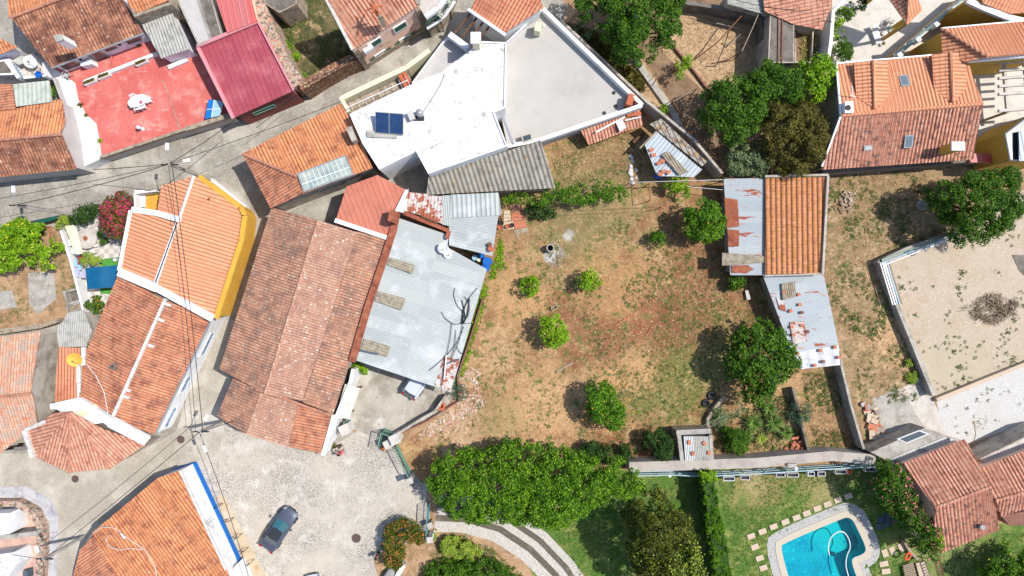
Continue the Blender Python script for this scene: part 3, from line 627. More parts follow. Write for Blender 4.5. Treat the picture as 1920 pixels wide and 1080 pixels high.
lawn = sheet('lawn', [(1000, 890), (1200, 880), (1640, 872), (1700, 900), (1800, 1010), (1990, 940), (1990, 1300), (1090, 1300), (960, 985)], MT['g_lawn'], .008, [pool_in])
sheet('planting_bed', [(820, 990), (850, 985), (930, 1025), (1000, 1110), (900, 1200), (740, 1200), (700, 1050), (800, 1000)], MT['g_earth'], .014)
# curved drive of pale setts with two dark bands
def band(pts1, pts2, mat, z, name): sheet(name, pts1+pts2[::-1], mat, z)
arc = lambda o: [(815+o*.15, 985-o*1.0), (870+o*.35, 987-o*.95), (930+o*.55, 1004-o*.85), (985+o*.7, 1040-o*.7), (1030+o*.8, 1085-o*.55), (1075+o*.8, 1150-o*.5)]
band(arc(-12), arc(58), MT['g_cob_white'], .020, 'drive')
band(arc(8), arc(20), MT['g_cob_dark'], .024, 'drive_band'); band(arc(33), arc(44), MT['g_cob_dark'], .024, 'drive_band')
# pool: basin below the lawn
pc = cen(pool_w); t = T('swimming_pool', 'turquoise swimming pool with pale coping, lower right lawn', 'pool', pc)
dz = [Vector((p.x, p.y, -1.5)) for p in pool_in]; mb = MB(); mb.flat([dz]); n = len(pool_in)
for i in range(n): a, b = pool_in[i], pool_in[(i+1) % n]; mb.poly([(a.x, a.y, .06), (b.x, b.y, .06), (b.x, b.y, -1.5), (a.x, a.y, -1.5)])
mb.build('basin', MT['pooltile'], t)
MB().flat([[Vector((p.x, p.y, -.12)) for p in pool_in]]).build('water_surface', MT['water'], t)
o1 = smoothpoly(inset(pool_w, -.6), 2); mb = MB(); mb.flat([[Vector((p.x, p.y, .07)) for p in o1], [Vector((p.x, p.y, .07)) for p in pool_in]])
for i in range(n): a, b = o1[i], o1[(i+1) % n]; mb.poly([(a.x, a.y, 0), (b.x, b.y, 0), (b.x, b.y, .07), (a.x, a.y, .07)])
mb.build('coping', MT['coping'], t)
o2 = smoothpoly(inset(pool_w, -1.35), 2); o = MB().flat([[Vector((p.x, p.y, .03)) for p in o2], [Vector((p.x, p.y, .03)) for p in o1]]).build('pebble_border', MT['peb']); tag(o, 'band of pale pebbles round the pool coping', None, None, 'stuff')
# ================================================================ buildings
m = MT
K = dict
# --- yellow house
t, rg = building('tiled_house', 'new orange tiled house with yellow walls and a curved corner, beside the street', [
    ([(364, 330, 5.0), (447, 390, 3.6), (453, 405, 3.6), (447, 450, 3.6), (401, 594, 3.6), (296, 534, 5.0), (336, 411, 5.0)], (5, 6), m['tile_salmon'], K(p=.34)),
    ([(303, 348, 4.55), (363, 331, 4.9), (335, 408, 4.9), (296, 396, 4.55)], (1, 2), m['tile_salmon'], K(p=.34)),
    ([(249, 395, 4.4), (334, 412, 4.8), (291, 529, 4.8), (228, 508, 4.4)], (1, 2), m['tile_salmon'], K(p=.34))],
    m['yellow'], ring=[(303, 348, 4), (364, 330, 4.6), (372, 333, 3.6), (447, 390, 3.6), (453, 405, 3.6), (447, 450, 3.6), (401, 594, 3.6), (296, 534, 3.8), (228, 508, 4), (249, 395, 4), (296, 396, 4)], ins=.0,
    ridges=[((364, 330, 5.05), (336, 412, 5.05))], rmat=m['mortar'])
mb = MB(); y_ = [P(*q) for q in [(370, 331, 3.7), (448, 388, 3.7), (456, 404, 3.7), (449, 452, 3.7), (402, 597, 3.7)]]
for a, b in zip(y_, y_[1:]): mb.bar(a+Vector((.18, 0, 0)), b+Vector((.18, 0, 0)), .42, .25)
mb.build('cornice', m['yellow'], t)
mb = MB(); y_ = [P(*q) for q in [(335, 412, 4.95), (327, 436, 4.95), (292, 531, 4.95)]]
for a, b in zip(y_, y_[1:]): mb.bar(a, b, .36, .12)
mb.build('gutter', m['white'], t)
mb = MB(); q0, q1 = P(335, 412, 5), P(292, 531, 5)
mb.bar(q0+Vector((-.02, 0, .065)), q1+Vector((-.02, 0, .065)), .1, .02); mb.build('gutter_channel', m['dark'], t)
mb = MB(); y_ = [P(*q) for q in [(249, 393, 4.2), (296, 400, 4.7), (338, 412, 5.1)]]
for a, b in zip(y_, y_[1:]): mb.bar(a, b, .5, .4)
y_ = [P(*q) for q in [(248, 395, 4.2), (226, 508, 4.2)]]; mb.bar(*y_, .45, .35)
mb.build('parapet', m['white'], t)
mb = MB(); mb.bar(P(225, 510, 4.4), P(296, 540, 5.0), .75, .5).bar(P(296, 540, 5.0), P(400, 597, 3.9), .6, .5); mb.build('party_wall', m['white'], t)
mb = MB(); mb.bar(P(398, 338, .3), P(462, 390, .3), .35, .6); mb.build('plinth', m['white'], t)
MB().tube([P(393, 371, 4.7), P(393, 371, 5.1)], .1, 10).build('vent_pipe', m['terracotta'], t)
# balcony corner of it
MB().prism(PP([(268, 366), (300, 362), (297, 394), (262, 390)], 2.6), 0).build('balcony_floor', m['yellow'], t)
mb = MB(); mb.bar(P(257, 364, 3.5), P(258, 390, 3.5), .12, .9).bar(P(257, 364, 3.5), P(298, 359, 3.5), .1, .9); mb.build('balcony_wall', m['white'], t)
MB().box(P(263, 373, 2.75), (.9, 1.5, .25)).build('step', m['white'], t)
# --- long white-walled house
t, rg = building('tiled_house', 'long orange tiled house with white walls and stubs along its mortared ridge', [
    ([(222, 515, 4.1), (309, 561, 4.6), (207, 785, 4.6), (149, 747, 4.1), (165, 652, 4.1)], (1, 2), m['tile_brick'], K(p=.30)),
    ([(314, 564, 4.6), (396, 599, 3.1), (290, 814, 3.1), (211, 787, 4.6)], (0, 3), m['tile_brick'], K(p=.30))],
    m['white'], ring=[(222, 515, 4.1), (311, 562, 4.5), (396, 599, 3.1), (290, 814, 3.1), (209, 786, 4.5), (149, 747, 4.1), (165, 652, 4.1)], ins=.02)
mb = MB(); mb.bar(P(311, 560, 4.7), P(209, 788, 4.7), .26, .2)
for x, y in ((316, 571), (303, 600), (284, 648), (240, 731), (238, 744)): mb.box(P(x, y, 4.55), (.5, .22, .3), rz=-.35)
mb.build('ridge_cap', m['mortar'], t)
MB().bar(P(396, 601, 3.2), P(291, 815, 3.2), .12, .14).build('gutter', m['metal'], t)
mb = MB(); mb.bar(P(98, 762, 4.2), P(150, 750, 4.3), .5, .5).bar(P(150, 752, 4.4), P(208, 790, 5.2), .7, .5).bar(P(208, 790, 5.2), P(276, 826, 3.6), .9, .4)
mb.poly([P(98, 762, 4.15), P(150, 750, 4.15), P(205, 790, 4.6), P(155, 800, 4.1)]); mb.build('parapet', m['white'], t)
mb = MB(); mb.poly([P(125, 780, 4.6), P(180, 757, 5.0), P(186, 770, 4.7), P(132, 790, 4.3)]); mb.poly([P(132, 790, 4.3), P(186, 770, 4.7), P(186, 770, 4.4), P(132, 790, 4.0)]); mb.build('awning', m['cream'], t)
mb = MB()
for x, y in ((152, 735), (151, 700), (160, 668)): mb.box(P(x-3, y, 4.1), (.35, 1.6, .2))
mb.build('eave_mortar', m['mortar'], t)
# blue and white tile panels on its street wall
for (x, y, w_) in ((388, 645, 2.2), (347, 720, 1.5), (319, 782, 1.9)):
    A, B = P(396, 599, 3.1), P(290, 814, 3.1); window(t, A, B, x, y, w_, .8, m['white'], deft('azulejo%d' % w_, S(180, 196, 214), layers=[(S(96, 130, 176), 5, .5, .56)]), name='tile_panel')
# --- narrow low roof with dish
building('lean_to', 'narrow bright orange tiled lean-to carrying the yellow dish', [([(110, 651, 3.2), (163, 652, 3.5), (146, 745, 3.5), (103, 757, 3.2)], (0, 1), m['tile_new'], K(p=.29))], m['greywall'], cat='lean-to')
# --- fan-shaped roof
A_ = (133, 772, 4.9)
t, rg = building('corner_house', 'low corner house with a fan of hipped terracotta slopes', [
    ([A_, (100, 774, 4.5), (52, 808, 3.1), (66, 856, 3.1)], (2, 3), m['tile_pink'], K(p=.29)),
    ([A_, (66, 856, 3.1), (130, 886, 3.1)], (1, 2), m['tile_pink'], K(p=.29)),
    ([A_, (130, 886, 3.1), (208, 878, 3.1)], (1, 2), m['tile_pink'], K(p=.29)),
    ([A_, (208, 878, 3.1), (277, 832, 3.1), (190, 806, 4.5)], (1, 2), m['tile_pink'], K(p=.29))], m['greywall'],
    ring=[(100, 774, 4.4), (52, 808, 3.1), (66, 856, 3.1), (130, 886, 3.1), (208, 878, 3.1), (277, 832, 3.1), (190, 806, 4.4)],
    ridges=[(A_, (130, 886, 3.1)), (A_, (208, 878, 3.1))], rmat=m['ridge'])
MB().bar(P(48, 806, 3.3), P(63, 857, 3.3), .35, .5).bar(P(50, 806, 3.4), P(98, 785, 3.9), .3, .4).build('parapet', m['mortar'], t)
# --- far left old house
t, rg = building('old_house', 'weathered pink tiled house at the left edge below the concrete yard', [
    ([(-60, 640, 3.2), (76, 621, 3.2), (57, 738, 4.4), (-60, 750, 4.4)], (2, 3), m['tile_mix'], K(p=.27, ln=.36)),
    ([(-60, 750, 4.4), (57, 738, 4.4), (76, 793, 3.1), (-10, 858, 3.1), (-60, 860, 3.1)], (0, 1), m['tile_mix'], K(p=.27, ln=.36))], m['greywall'],
    ring=[(-60, 640, 3.2), (76, 621, 3.2), (57, 738, 4.4), (76, 793, 3.1), (40, 845, 3.1), (-60, 860, 3.1)], ridges=[((-60, 750, 4.45), (57, 738, 4.45))], rmat=m['ridge'])
# --- bottom-left house with blue band
B5 = [(150, 1030, 3.0), (172, 999, 3.1), (296, 897, 3.1), (338, 882, 3.1), (424, 1068, 3.1), (478, 1190, 3.1), (290, 1200, 3.1), (120, 1200, 3.0), (136, 1085, 3.0)]
t, rg = building('tiled_house', 'orange tiled house with a white wall and bright blue base band', [
    ([(172, 999, 3.15), (296, 896, 3.15), (338, 882, 3.2), (424, 1068, 4.2), (480, 1190, 4.8), (290, 1200, 4.4)], (0, 1), m['tile_orange'], K(p=.32)),
    ([(178, 1003, 3.1), (228, 1092, 3.6), (250, 1180, 3.8), (120, 1200, 3.1), (136, 1085, 3.1), (150, 1030, 3.1)], (0, 1), m['tile_brick'], K(p=.30))], m['white'], ring=B5, ins=.03)
mb = MB()
for a, b in ((2, 3), (3, 4), (4, 5)): p, q = rg[a], rg[b]; mb.bar(Vector((p.x, p.y, .35)), Vector((q.x, q.y, .35)), .14, .7)
mb.build('wall_base', m['blue_paint'], t)
q_ = [P(*q) for q in [(338, 882, 3.3), (424, 1068, 4.3)]]; MB().bar(*q_, .2, .2).build('verge', m['mortar'], t)
MB().prism([P(426, 1080, 2.2), P(440, 1062, 2.2), P(453, 1090, 2.2), P(500, 1190, 2.2), P(440, 1190, 2.2)], 0).build('annex', m['white'], t)
# --- workshop
RA, RB = (597, 413, 4.35), (497, 738, 4.35)
t, rg = building('workshop', 'long old workshop under dark lichened tiles with a pale pink middle slope', [
    ([(510, 389, 3.1), RA, RB, (412, 692, 3.1)], (1, 2), m['tile_old'], K(p=.25, ln=.36)),
    ([RA, (671, 435, 3.9), (567, 752, 3.9), RB], (0, 3), m['tile_pale'], K(p=.23, ln=.34)),
    ([(671, 434, 3.85), (727, 450, 3.4), (655, 680, 3.4), (625, 776, 3.4), (567, 754, 3.85)], (0, 4), m['tile_old'], K(p=.25, ln=.4))], m['greywall'],
    ring=[(510, 389, 3.1), RA, (727, 450, 3.4), (625, 776, 3.4), RB, (412, 692, 3.1)], ridges=[(RA, RB)], rmat=m['tile_pale'])
R2, R3 = (489, 740, 4.6), (455, 818, 4.6)
t, rg = building('workshop_annex', 'lower gabled end of the long workshop facing the square', [
    ([(438, 709, 3.0), (489, 732, 3.9), (461, 814, 3.9), (407, 780, 3.0)], (1, 2), m['tile_old'], K(p=.25, ln=.36)),
    ([(489, 732, 3.9), (560, 756, 3.6), (541, 838, 3.6), (461, 814, 3.9)], (0, 3), m['tile_pale'], K(p=.23, ln=.34)),
    ([(560, 756, 3.58), (622, 778, 3.2), (601, 850, 3.2), (541, 838, 3.58)], (0, 3), m['tile_brick'], K(p=.36, ln=.4))], m['white'],
    ring=[(438, 709, 3.0), (489, 732, 3.9), (622, 778, 3.2), (601, 850, 3.2), (461, 814, 3.9), (407, 780, 3.0)], cat='workshop', ridges=[((480, 729, 4.0), (622, 779, 3.3))], rmat=m['ridge'])
MB().bar(P(627, 778, 3.1), P(606, 853, 3.1), .34, .35).build('parapet', m['white'], t)
# --- salmon metal roof
t, rg = building('shed', 'shed with a salmon ribbed metal roof and white gutter', [
    ([(650, 350, 3.6), (708, 328, 3.8), (763, 357, 3.8), (729, 446, 3.5), (629, 414, 3.5)], (0, 1), m['salmonmetal'], K(p=.45, amp=.05, kind='seam', seg=8))], m['greywall'], cat='shed')
mb = MB(); mb.bar(P(628, 413, 3.55), P(729, 447, 3.55), .38, .16).bar(P(763, 357, 3.9), P(741, 402, 3.9), .3, .16); mb.build('gutter', m['white'], t)
MB().prism(PP([(731, 392), (744, 396), (739, 418), (726, 414)], 5.2), 3.5).build('flue', m['rust'], t)
# --- orange house next to the street with skylight
t, rg = building('tiled_house', 'orange tiled hipped house with a large glazed rooflight and stained back wall', [
    ([(455, 289, 3.9), (639, 194, 3.9), (662, 230, 4.1), (699, 315, 4.8), (568, 363, 4.8), (556, 331, 4.8)], (0, 1), m['tile_orange'], K(p=.33)),
    ([(455, 289, 3.9), (556, 331, 4.8), (568, 363, 4.7), (508, 391, 3.9)], (3, 0), m['tile_brick'], K(p=.28))], m['greywall'],
    ring=[(455, 289, 3.9), (639, 194, 3.9), (662, 230, 4.1), (699, 315, 4.7), (568, 363, 4.7), (508, 391, 3.9)], ridges=[((455, 289, 3.95), (556, 331, 4.85))], rmat=m['ridge'])
sk_ = [P(*q) for q in [(557, 326, 4.85), (648, 291, 4.8), (664, 328, 4.9), (570, 361, 4.9)]]
mb = MB(); mb.prism([p+Vector((0, 0, .12)) for p in sk_], 4.4); fr = mb.build('rooflight', m['metal'], t)
i_ = inset(sk_, .12); MB().poly([p+Vector((0, 0, .14)) for p in i_][::-1]).build('rooflight_glass', m['glazing'], fr)
mb = MB()
for i in range(1, 10): mb.bar(i_[0].lerp(i_[1], i/10)+Vector((0, 0, .17)), i_[3].lerp(i_[2], i/10)+Vector((0, 0, .17)), .035)
mb.bar(i_[0].lerp(i_[3], .62)+Vector((0, 0, .17)), i_[1].lerp(i_[2], .62)+Vector((0, 0, .17)), .05); mb.build('glazing_bar', m['metal_white'], fr)
MB().prism(PP([(648, 240), (658, 236), (668, 262), (660, 266)], 5.6), 4).build('chimney', m['greywall'], t)
# --- white flat-roofed house
WL = [(655, 214, 5.4), (776, 156, 5.4), (830, 136, 5.4), (877, 98, 5.4), (900, 77, 5.4), (950, 79, 5.4), (948, 202, 5.4), (927, 211, 5.4), (952, 274, 5.4), (803, 326, 5.4), (780, 284, 5.4), (711, 318, 5.4), (680, 270, 5.4)]
t, top = flatroof('flat_roofed_house', 'white flat-roofed house with solar panels on top', WL, m['whiteroof'], m['white'], rim=.14, dep=.12, cat='house')
MB().bar(P(940, 212, 5.5), P(962, 270, 5.5), .2, .4).build('gutter', m['metal'], t)
mb = MB(); mb.bar(P(780, 284, 5.5), P(835, 262, 5.5), .16, .16); mb.build('roof_kerb', m['white'], t)
q = P(868, 222, 0)
sheet('courtyard', [(700, 318), (790, 262), (830, 360), (760, 380)], m['concrete'], .030)
# roof things on it
def solar(x, y):
    c = P(x, y, 5.9); t = T('solar_panel', '', 'solar panel', c, 'solar panels on the white roof')
    Mx = Matrix.Rotation(-.08, 3, 'Z') @ Matrix.Rotation(.42, 3, 'X')
    MB().box(c, (1.18, 1.75, .09), M=Mx).build('frame', m['metal'], t); MB().box(c+Mx@Vector((0, 0, .05)), (1.1, 1.66, .03), M=Mx).build('glass', m['bluepanel'], t)
    mb = MB()
    for dx in (-.5, .5): mb.bar(c+Mx@Vector((dx, .8, 0)), Vector((*(c+Mx@Vector((dx, .8, 0))).xy, 5.3)), .05).bar(c+Mx@Vector((dx, -.8, 0)), Vector((*(c+Mx@Vector((dx, -.8, 0))).xy, 5.3)), .05)
    mb.build('stand', m['metal'], t); return t
solar(717, 230)['label'] = 'left one of two dark blue solar panels on the white roof'
solar(743.5, 232)['label'] = 'right one of two dark blue solar panels on the white roof'
c = P(716, 252, 5.42); t = T('collector_plate', 'grey metal plate lying beside the solar panels', 'metal plate', c); MB().box(c, (2.6, .55, .08), rz=-.05).build('plate', m['fibre_pale'], t)
c = P(771, 217, 5.7); t = T('tank_box', 'small grey tilted box between solar panels and tank', 'box', c); MB().box(c, (.5, .75, .3), rz=.4).build('box_body', m['greyroof'], t)
c = P(788, 215, 5.3); t = T('water_tank', 'round grey water tank on the white roof', 'water tank', c); MB().lathe(c, [(.3, 0), (.32, .1), (.32, .7), (.2, .85), (.02, .9)], 16).build('tank_body', m['metal'], t, smooth=True)
MB().box(c+Vector((-.1, -.35, .1)), (.9, .35, .2)).build('tank_stand', m['dark'], t)
o = MB().tube([P(793, 211, 5.45), P(808, 190, 5.45), P(826, 160, 5.45), P(835, 138, 5.45)], .035, 5).build('roof_hose', m['greyroof']); tag(o, 'thin grey hose running over the white roof to its kerb', 'hose')
t = T('chimney', 'white topped square chimney at the north corner of the white roof', 'chimney', P(891, 90, 5.3))
MB().prism(PP([(886, 63), (899, 63), (898, 78), (885, 78)], 7.2), 5.2).build('stack', m['cream'], t); MB().box(P(892, 71, 7.25), (.85, .95, .12)).build('chimney_cap', m['white'], t)
# --- lower beige roof of the white house + cream balcony
t, top = flatroof('terrace_house', 'pale grey flat roof between the street and the white house', [(772, 155, 4.2), (828, 80, 4.2), (842, 66, 4.2), (880, 92, 4.2), (876, 100, 4.2), (830, 138, 4.2), (776, 158, 4.2)], m['greyroof'], m['white'], rim=.14, dep=.5, cat='house')
MB().bar(P(843, 66, 4.6), P(878, 92, 4.6), .5, .7).build('parapet_cap', m['white'], t)
t = T('balcony', 'long cream balcony parapet over the street with a rail behind', 'balcony', P(700, 180))
mb = MB(); C1 = [(640, 184, 3.6), (762, 126, 3.6), (805, 94, 3.6)]
for a, b in zip(C1, C1[1:]): mb.bar(P(*a)-Vector((0, 0, 1.8)), P(*b)-Vector((0, 0, 1.8)), .42, 3.6)
mb.bar(P(640, 184, 3.5), P(656, 212, 3.5), .3, .8); mb.build('parapet', m['cream'], t)
mb = MB(); mb.prism(PP([(648, 196), (766, 140), (776, 158), (660, 214)], 2.5), 0); mb.build('balcony_floor', m['stone'], t)
mb = MB()
for i in range(9): a = P(655, 190, 3.9).lerp(P(760, 143, 3.9), i/8); mb.tube([a, a+Vector((.5, -1.0, .6))], .016, 5)
mb.bar(P(650, 202, 4.6), P(765, 150, 4.6), .05); mb.build('frame', m['metal_white'], t)
for i, (x, y, l) in enumerate(((757, 154, 'left wooden trunk box on the balcony'), (764, 149, 'right wooden trunk box on the balcony'))):
    o = MB().box(P(x, y, 3.0), (.35, 1.3, .5), rz=.5).build('wooden_box', m['terracotta']); tag(o, l, 'box')
# --- north house with pergola
t, rg = building('tiled_house', 'bright orange tiled house at the top beside the beamed courtyard', [([(880, 20, 4.6), (905, -30, 4.6), (1000, -40, 5.6), (1019, 14, 5.6), (947, 63, 4.6)], (0, 4), m['tile_new'], K(p=.33))], m['white'], z0=0)
MB().bar(P(878, 18, 4.7), P(947, 66, 4.7), .25, .3).build('gutter', m['white'], t)
t = T('pergola', 'row of brown beams spanning the small courtyard by the street', 'pergola', P(890, 60))
for a, b in (((882, 25), (853, 62)), ((894, 33), (866, 70)), ((905, 42), (885, 72)), ((917, 50), (898, 75))):
    MB().bar(P(*a, 4.1), P(*b, 4.0), .16).build('beam', m['wood_dark'], t)
sheet('court_floor', [(850, 60), (885, 15), (950, 60), (910, 90)], m['greywall'], .034)
# --- big beige roof terrace
TR = [(950, 79, 3.4), (1018, 16, 3.4), (1200, 192, 3.4), (1204, 197, 3.4), (1012, 262, 3.4), (952, 274, 3.4), (940, 215, 3.4)]
t = T('roof_terrace', 'large pale roof terrace with white parapets in the middle of the block', 'terrace', cen(PP(TR)))
tp = PP(TR); MB().prism([p-Vector((0, 0, .75)) for p in tp], 0).build('terrace_slab', m['beigeroof'], t)
mb = MB()
for i, th in ((0, .1), (1, .34), (2, .34), (3, .34), (4, .34)): mb.bar(tp[i]-Vector((0, 0, .4)), tp[i+1]-Vector((0, 0, .4)), th, .85)
mb.build('parapet', m['white'], t)
wall_line('boundary_wall', 'grey outer wall running beside the roof terrace', [(1050, 36), (1213, 190), (1300, 260), (1355, 325)], 2.4, .22, m['greywall'])
for (x, y, w_, l) in ((1180, 190, 1.0, 'terracotta topped vent at the sharp east corner of the terrace'), (1009, 55, .8, 'cream vent box in the north corner of the terrace')):
    t = T('roof_vent', l, 'vent', P(x, y, 2.65)); MB().box(P(x, y, 3.3), (.55, w_, 1.3), rz=-.3).build('vent_box', m['terracotta'] if w_ == 1 else m['cream'], t); MB().tube([P(x, y, 3.7)+Vector((.2, .3, 0)), P(x, y, 3.9)+Vector((.5, .4, 0))], .18, 10).build('cowl', m['cream'], t)
t = T('skylight_box', 'grey glazed box at the south edge of the roof terrace', 'skylight', P(987, 258, 2.6)); MB().prism(PP([(977, 254), (996, 248), (999, 262), (981, 268)], 3.5), 2.65).build('box_body', m['greywall'], t); MB().flat([inset(PP([(977, 254), (996, 248), (999, 262), (981, 268)], 3.52), .12)]).build('pane', m['glass'], t)
for x, y in ((1151, 174), (1154, 199), (1133, 212)):
    o = MB().lathe(P(x, y, 2.66), [(.16, 0), (.16, .06), (.1, .07)], 12).build('floor_drain', m['dark']); tag(o, {1151: 'small dark drain in the shade of the east parapet', 1154: 'small dark drain nearest the terracotta vent', 1133: 'small dark drain nearest the south parapet'}[x], 'drain')
# --- grey corrugated roof below white house
building('outbuilding', 'low outbuilding under wide ribbed grey fibre cement', [([(803, 329, 3.9), (1014, 263, 3.9), (1042, 352, 3.0), (800, 366, 3.0)], (0, 1), m['fibre'], K(p=.42, amp=.12, kind='sin', seg=8))], m['greywall'], cat='outbuilding')
# --- tin sheds over the yard
def tinroof(name, label, L, e, mt, wm=None, p=.22, amp=.035, kind='sin', posts=True, cat='shed', th=.05, ins=.35, z0=0):
    t = T(name, label, cat, cen(PP(L))); q = PP(L); corr('roof', q, e, mt, t, p=p, amp=amp, kind=kind, seg=6, th=th)
    if wm: walls(t, q, wm, z0, ins, .15)
    elif posts:
        for c in inset(q, .3): MB().bar(Vector((c.x, c.y, z0)), c-Vector((0, 0, .1)), .12).build('post', m['wood_dark'], t)
    return t
tb = tinroof('tin_roofed_barn', 'large barn under pale blue-grey corrugated tin littered with black hose', [(745, 408, 3.6), (842, 441, 3.3), (838, 463, 3.3), (913, 505, 3.0), (845, 735, 3.0), (668, 676, 3.6)], (5, 0), m['tin'], p=.2, amp=.026)
for i, L in enumerate(([(731, 483), (779, 497), (773, 513), (726, 496)], [(709, 546), (760, 560), (753, 581), (703, 565)], [(683, 635), (732, 650), (726, 669), (675, 656)])):
    corr('roof_patch', PP([(x, y, 3.72-.0006*0) for x, y in L]), (0, 3), m['fibre_dirty'], tb, p=.26, amp=.05, kind='sin', th=.04)
corr('roof_patch', PP([(832, 668, 3.12), (862, 676, 3.1), (843, 732, 3.1), (815, 722, 3.12)]), (0, 3), m['tin_flake'], tb, p=.26, amp=.05, kind='sin', th=.04)
t = T('rusty_gutter', 'wide rust-brown box gutter between the workshop and the tin roof', 'gutter', P(700, 560)); g_ = [P(*q) for q in [(744, 398, 3.8), (738, 430, 3.75), (722, 480, 3.75), (690, 575, 3.75), (660, 678, 3.75)]]
mb = MB()
for a, b in zip(g_, g_[1:]): mb.bar(a, b, .62, .12)
mb.build('gutter_sheet', m['rust'], t)
tinroof('tin_roofed_shed', 'shed under old flaking rust and white tin by the salmon roof', [(766, 360, 3.6), (802, 364, 3.6), (790, 404, 3.5), (753, 394, 3.5)], (0, 1), m['tin_flake'], m['greywall'], p=.25)
tinroof('tin_roofed_shed', 'narrow shed with vertical rust streaks on its tin roof', [(801, 366, 3.5), (828, 368, 3.5), (830, 420, 3.4), (790, 405, 3.4)], (0, 1), m['tin_flake'], m['greywall'], p=.3, kind='trap')
tinroof('tin_roofed_shed', 'shed with pale sheet metal just below the grey ribbed roof', [(845, 365, 3.5), (935, 361, 3.5), (941, 403, 3.35), (844, 409, 3.35)], (0, 1), m['tin'], m['greywall'], p=.42, amp=.06, kind='trap')
tinroof('tin_roofed_shed', 'shed under finely corrugated tin beside the garden barrels', [(826, 368, 3.4), (845, 368, 3.4), (845, 408, 3.3), (935, 402, 3.3), (923, 480, 3.0), (842, 460, 3.05), (842, 425, 3.1), (828, 420, 3.2)][2:7]+[(828, 420, 3.2)], (1, 2), m['tin'], m['greywall'], p=.2)
tinroof('tin_roofed_shed', 'small tin sheet roof wedged between the rusty one and the pale shed', [(828, 367, 3.45), (844, 366, 3.45), (845, 424, 3.3), (829, 421, 3.3)], (0, 1), m['tin'], m['greywall'], p=.2)
t = T('rusty_beam', 'rust-red ridge flashing bent round the top of the big tin roof', 'flashing', P(800, 430)); mb = MB()
g_ = [P(*q) for q in [(757, 399, 3.85), (790, 412, 3.8), (842, 433, 3.75), (838, 448, 3.7)]]
for a, b in zip(g_, g_[1:]): mb.bar(a, b, .35, .12)
mb.build('flashing_sheet', m['rust'], t)
o = MB().bar(P(790, 406, 3.95), P(821, 418, 3.9), .16).build('roof_timber', m['wood_dark']); tag(o, 'dark timber lying along the rusty flashing', 'timber')
o = MB().bar(P(761, 372, 4.0), P(752, 398, 4.0), .4, .12).build('white_flashing', m['white']); tag(o, 'white flashing strip at the edge of the flaking tin roof', 'flashing')
# white ribbed canopy beside the workshop
tinroof('canopy', 'small cream ribbed canopy along the workshop wall by the gate', [(647, 720, 2.7), (675, 728, 2.6), (655, 786, 2.6), (629, 781, 2.7)], (0, 1), deft('creammetal', S(232, 228, 214), layers=[(S(206, 200, 184), 1.5, .5, .7)]), p=.2, cat='canopy')
wall_line('workshop_yard_wall', 'white wall strip down the east side of the workshop', [(662, 692), (657, 716), (627, 790), (606, 852)], 2.9, .3, m['white'])
# --- garden shed: tin half and tiled half
tinroof('tin_roofed_shed', 'garden shed half under rust-stained pale tin beside the mossy tiles', [(1357, 335, 2.2), (1434, 334, 2.5), (1434, 516, 2.5), (1369, 516, 2.2), (1368, 484, 2.2), (1366, 470, 2.2)], (1, 2), m['tin_rust'], m['stone'], p=.2)
o = corr('asbestos_sheet', PP([(1354, 474, 2.45), (1434, 480, 2.65), (1434, 492, 2.65), (1354, 498, 2.45)]), (1, 2), m['fibre_dirty'], None, p=.2, amp=.05, kind='sin'); tag(o, 'weathered fibre sheet laid across the rusty tin shed roof', 'roof sheet')
t, rg = building('garden_shed', 'garden shed half with mossy orange tiles in straight columns', [([(1434, 334, 2.7), (1549, 332, 2.9), (1541, 511, 2.9), (1434, 515, 2.7)], (0, 1), m['tile_moss'], K(p=.46, amp=.08, ln=.32))], m['stone'], cat='shed', ins=.1)
corr('rust_sheet', PP([(1358, 371, 2.29), (1383, 374, 2.33), (1386, 425, 2.34), (1362, 427, 2.29)]), (1, 2), m['rust'], t, p=.2, amp=.035, kind='sin', th=.01)
corr('rust_sheet', PP([(1364, 430, 2.3), (1386, 432, 2.34), (1385, 462, 2.34), (1365, 462, 2.3)]), (1, 2), m['rust'], t, p=.2, amp=.035, kind='sin', th=.01)
corr('rust_sheet', PP([(1372, 498, 2.34), (1402, 497, 2.4), (1414, 505, 2.42), (1400, 511, 2.4), (1373, 512, 2.34)]), (1, 0), m['rust'], t, p=.2, amp=.03, kind='flat', th=.01)
MB().bar(P(1434, 331, 2.95), P(1553, 328, 3.1), .2, .25).bar(P(1552, 330, 3.1), P(1542, 513, 3.1), .2, .25).bar(P(1434, 517, 2.9), P(1542, 514, 3.0), .14, .15).build('parapet', m['greywall'], t)
tinroof('tin_roofed_shed', 'long low shed under rust-patched tin held down by bricks', [(1429, 513, 2.2), (1544, 513, 2.2), (1572, 645, 2.1), (1486, 663, 2.1)], (0, 3), m['tin_rust'], m['stone'], p=.2)
tinroof('tarpaulin_roof', 'crumpled white sheeting over the south end of the brick-weighted shed', [(1486, 662, 2.05), (1572, 646, 2.05), (1577, 684, 2.0), (1502, 692, 2.0)], (0, 1), deft('tarp_white', S(222, 222, 222), layers=[(S(196, 196, 198), 1.6, .45, .65, (1, 2, 1))], bump=1, bscale=2), m['stone'], p=1.1, amp=.08, cat='shed')
for L in ([(1481, 604, 2.26), (1508, 602, 2.3), (1513, 640, 2.27), (1487, 644, 2.24)], [(1455, 556, 2.27), (1470, 566, 2.3), (1474, 584, 2.3), (1462, 580, 2.27)]):
    o = corr('rust_sheet', PP(L), (0, 3), m['tin_flake'], None, p=.2, amp=.035, kind='sin', th=.01); tag(o, 'larger rust-eaten sheet on the long brick-weighted tin shed' if L[0][0] > 1470 else 'smaller rust-eaten corner of the long brick-weighted tin shed', 'roof sheet')
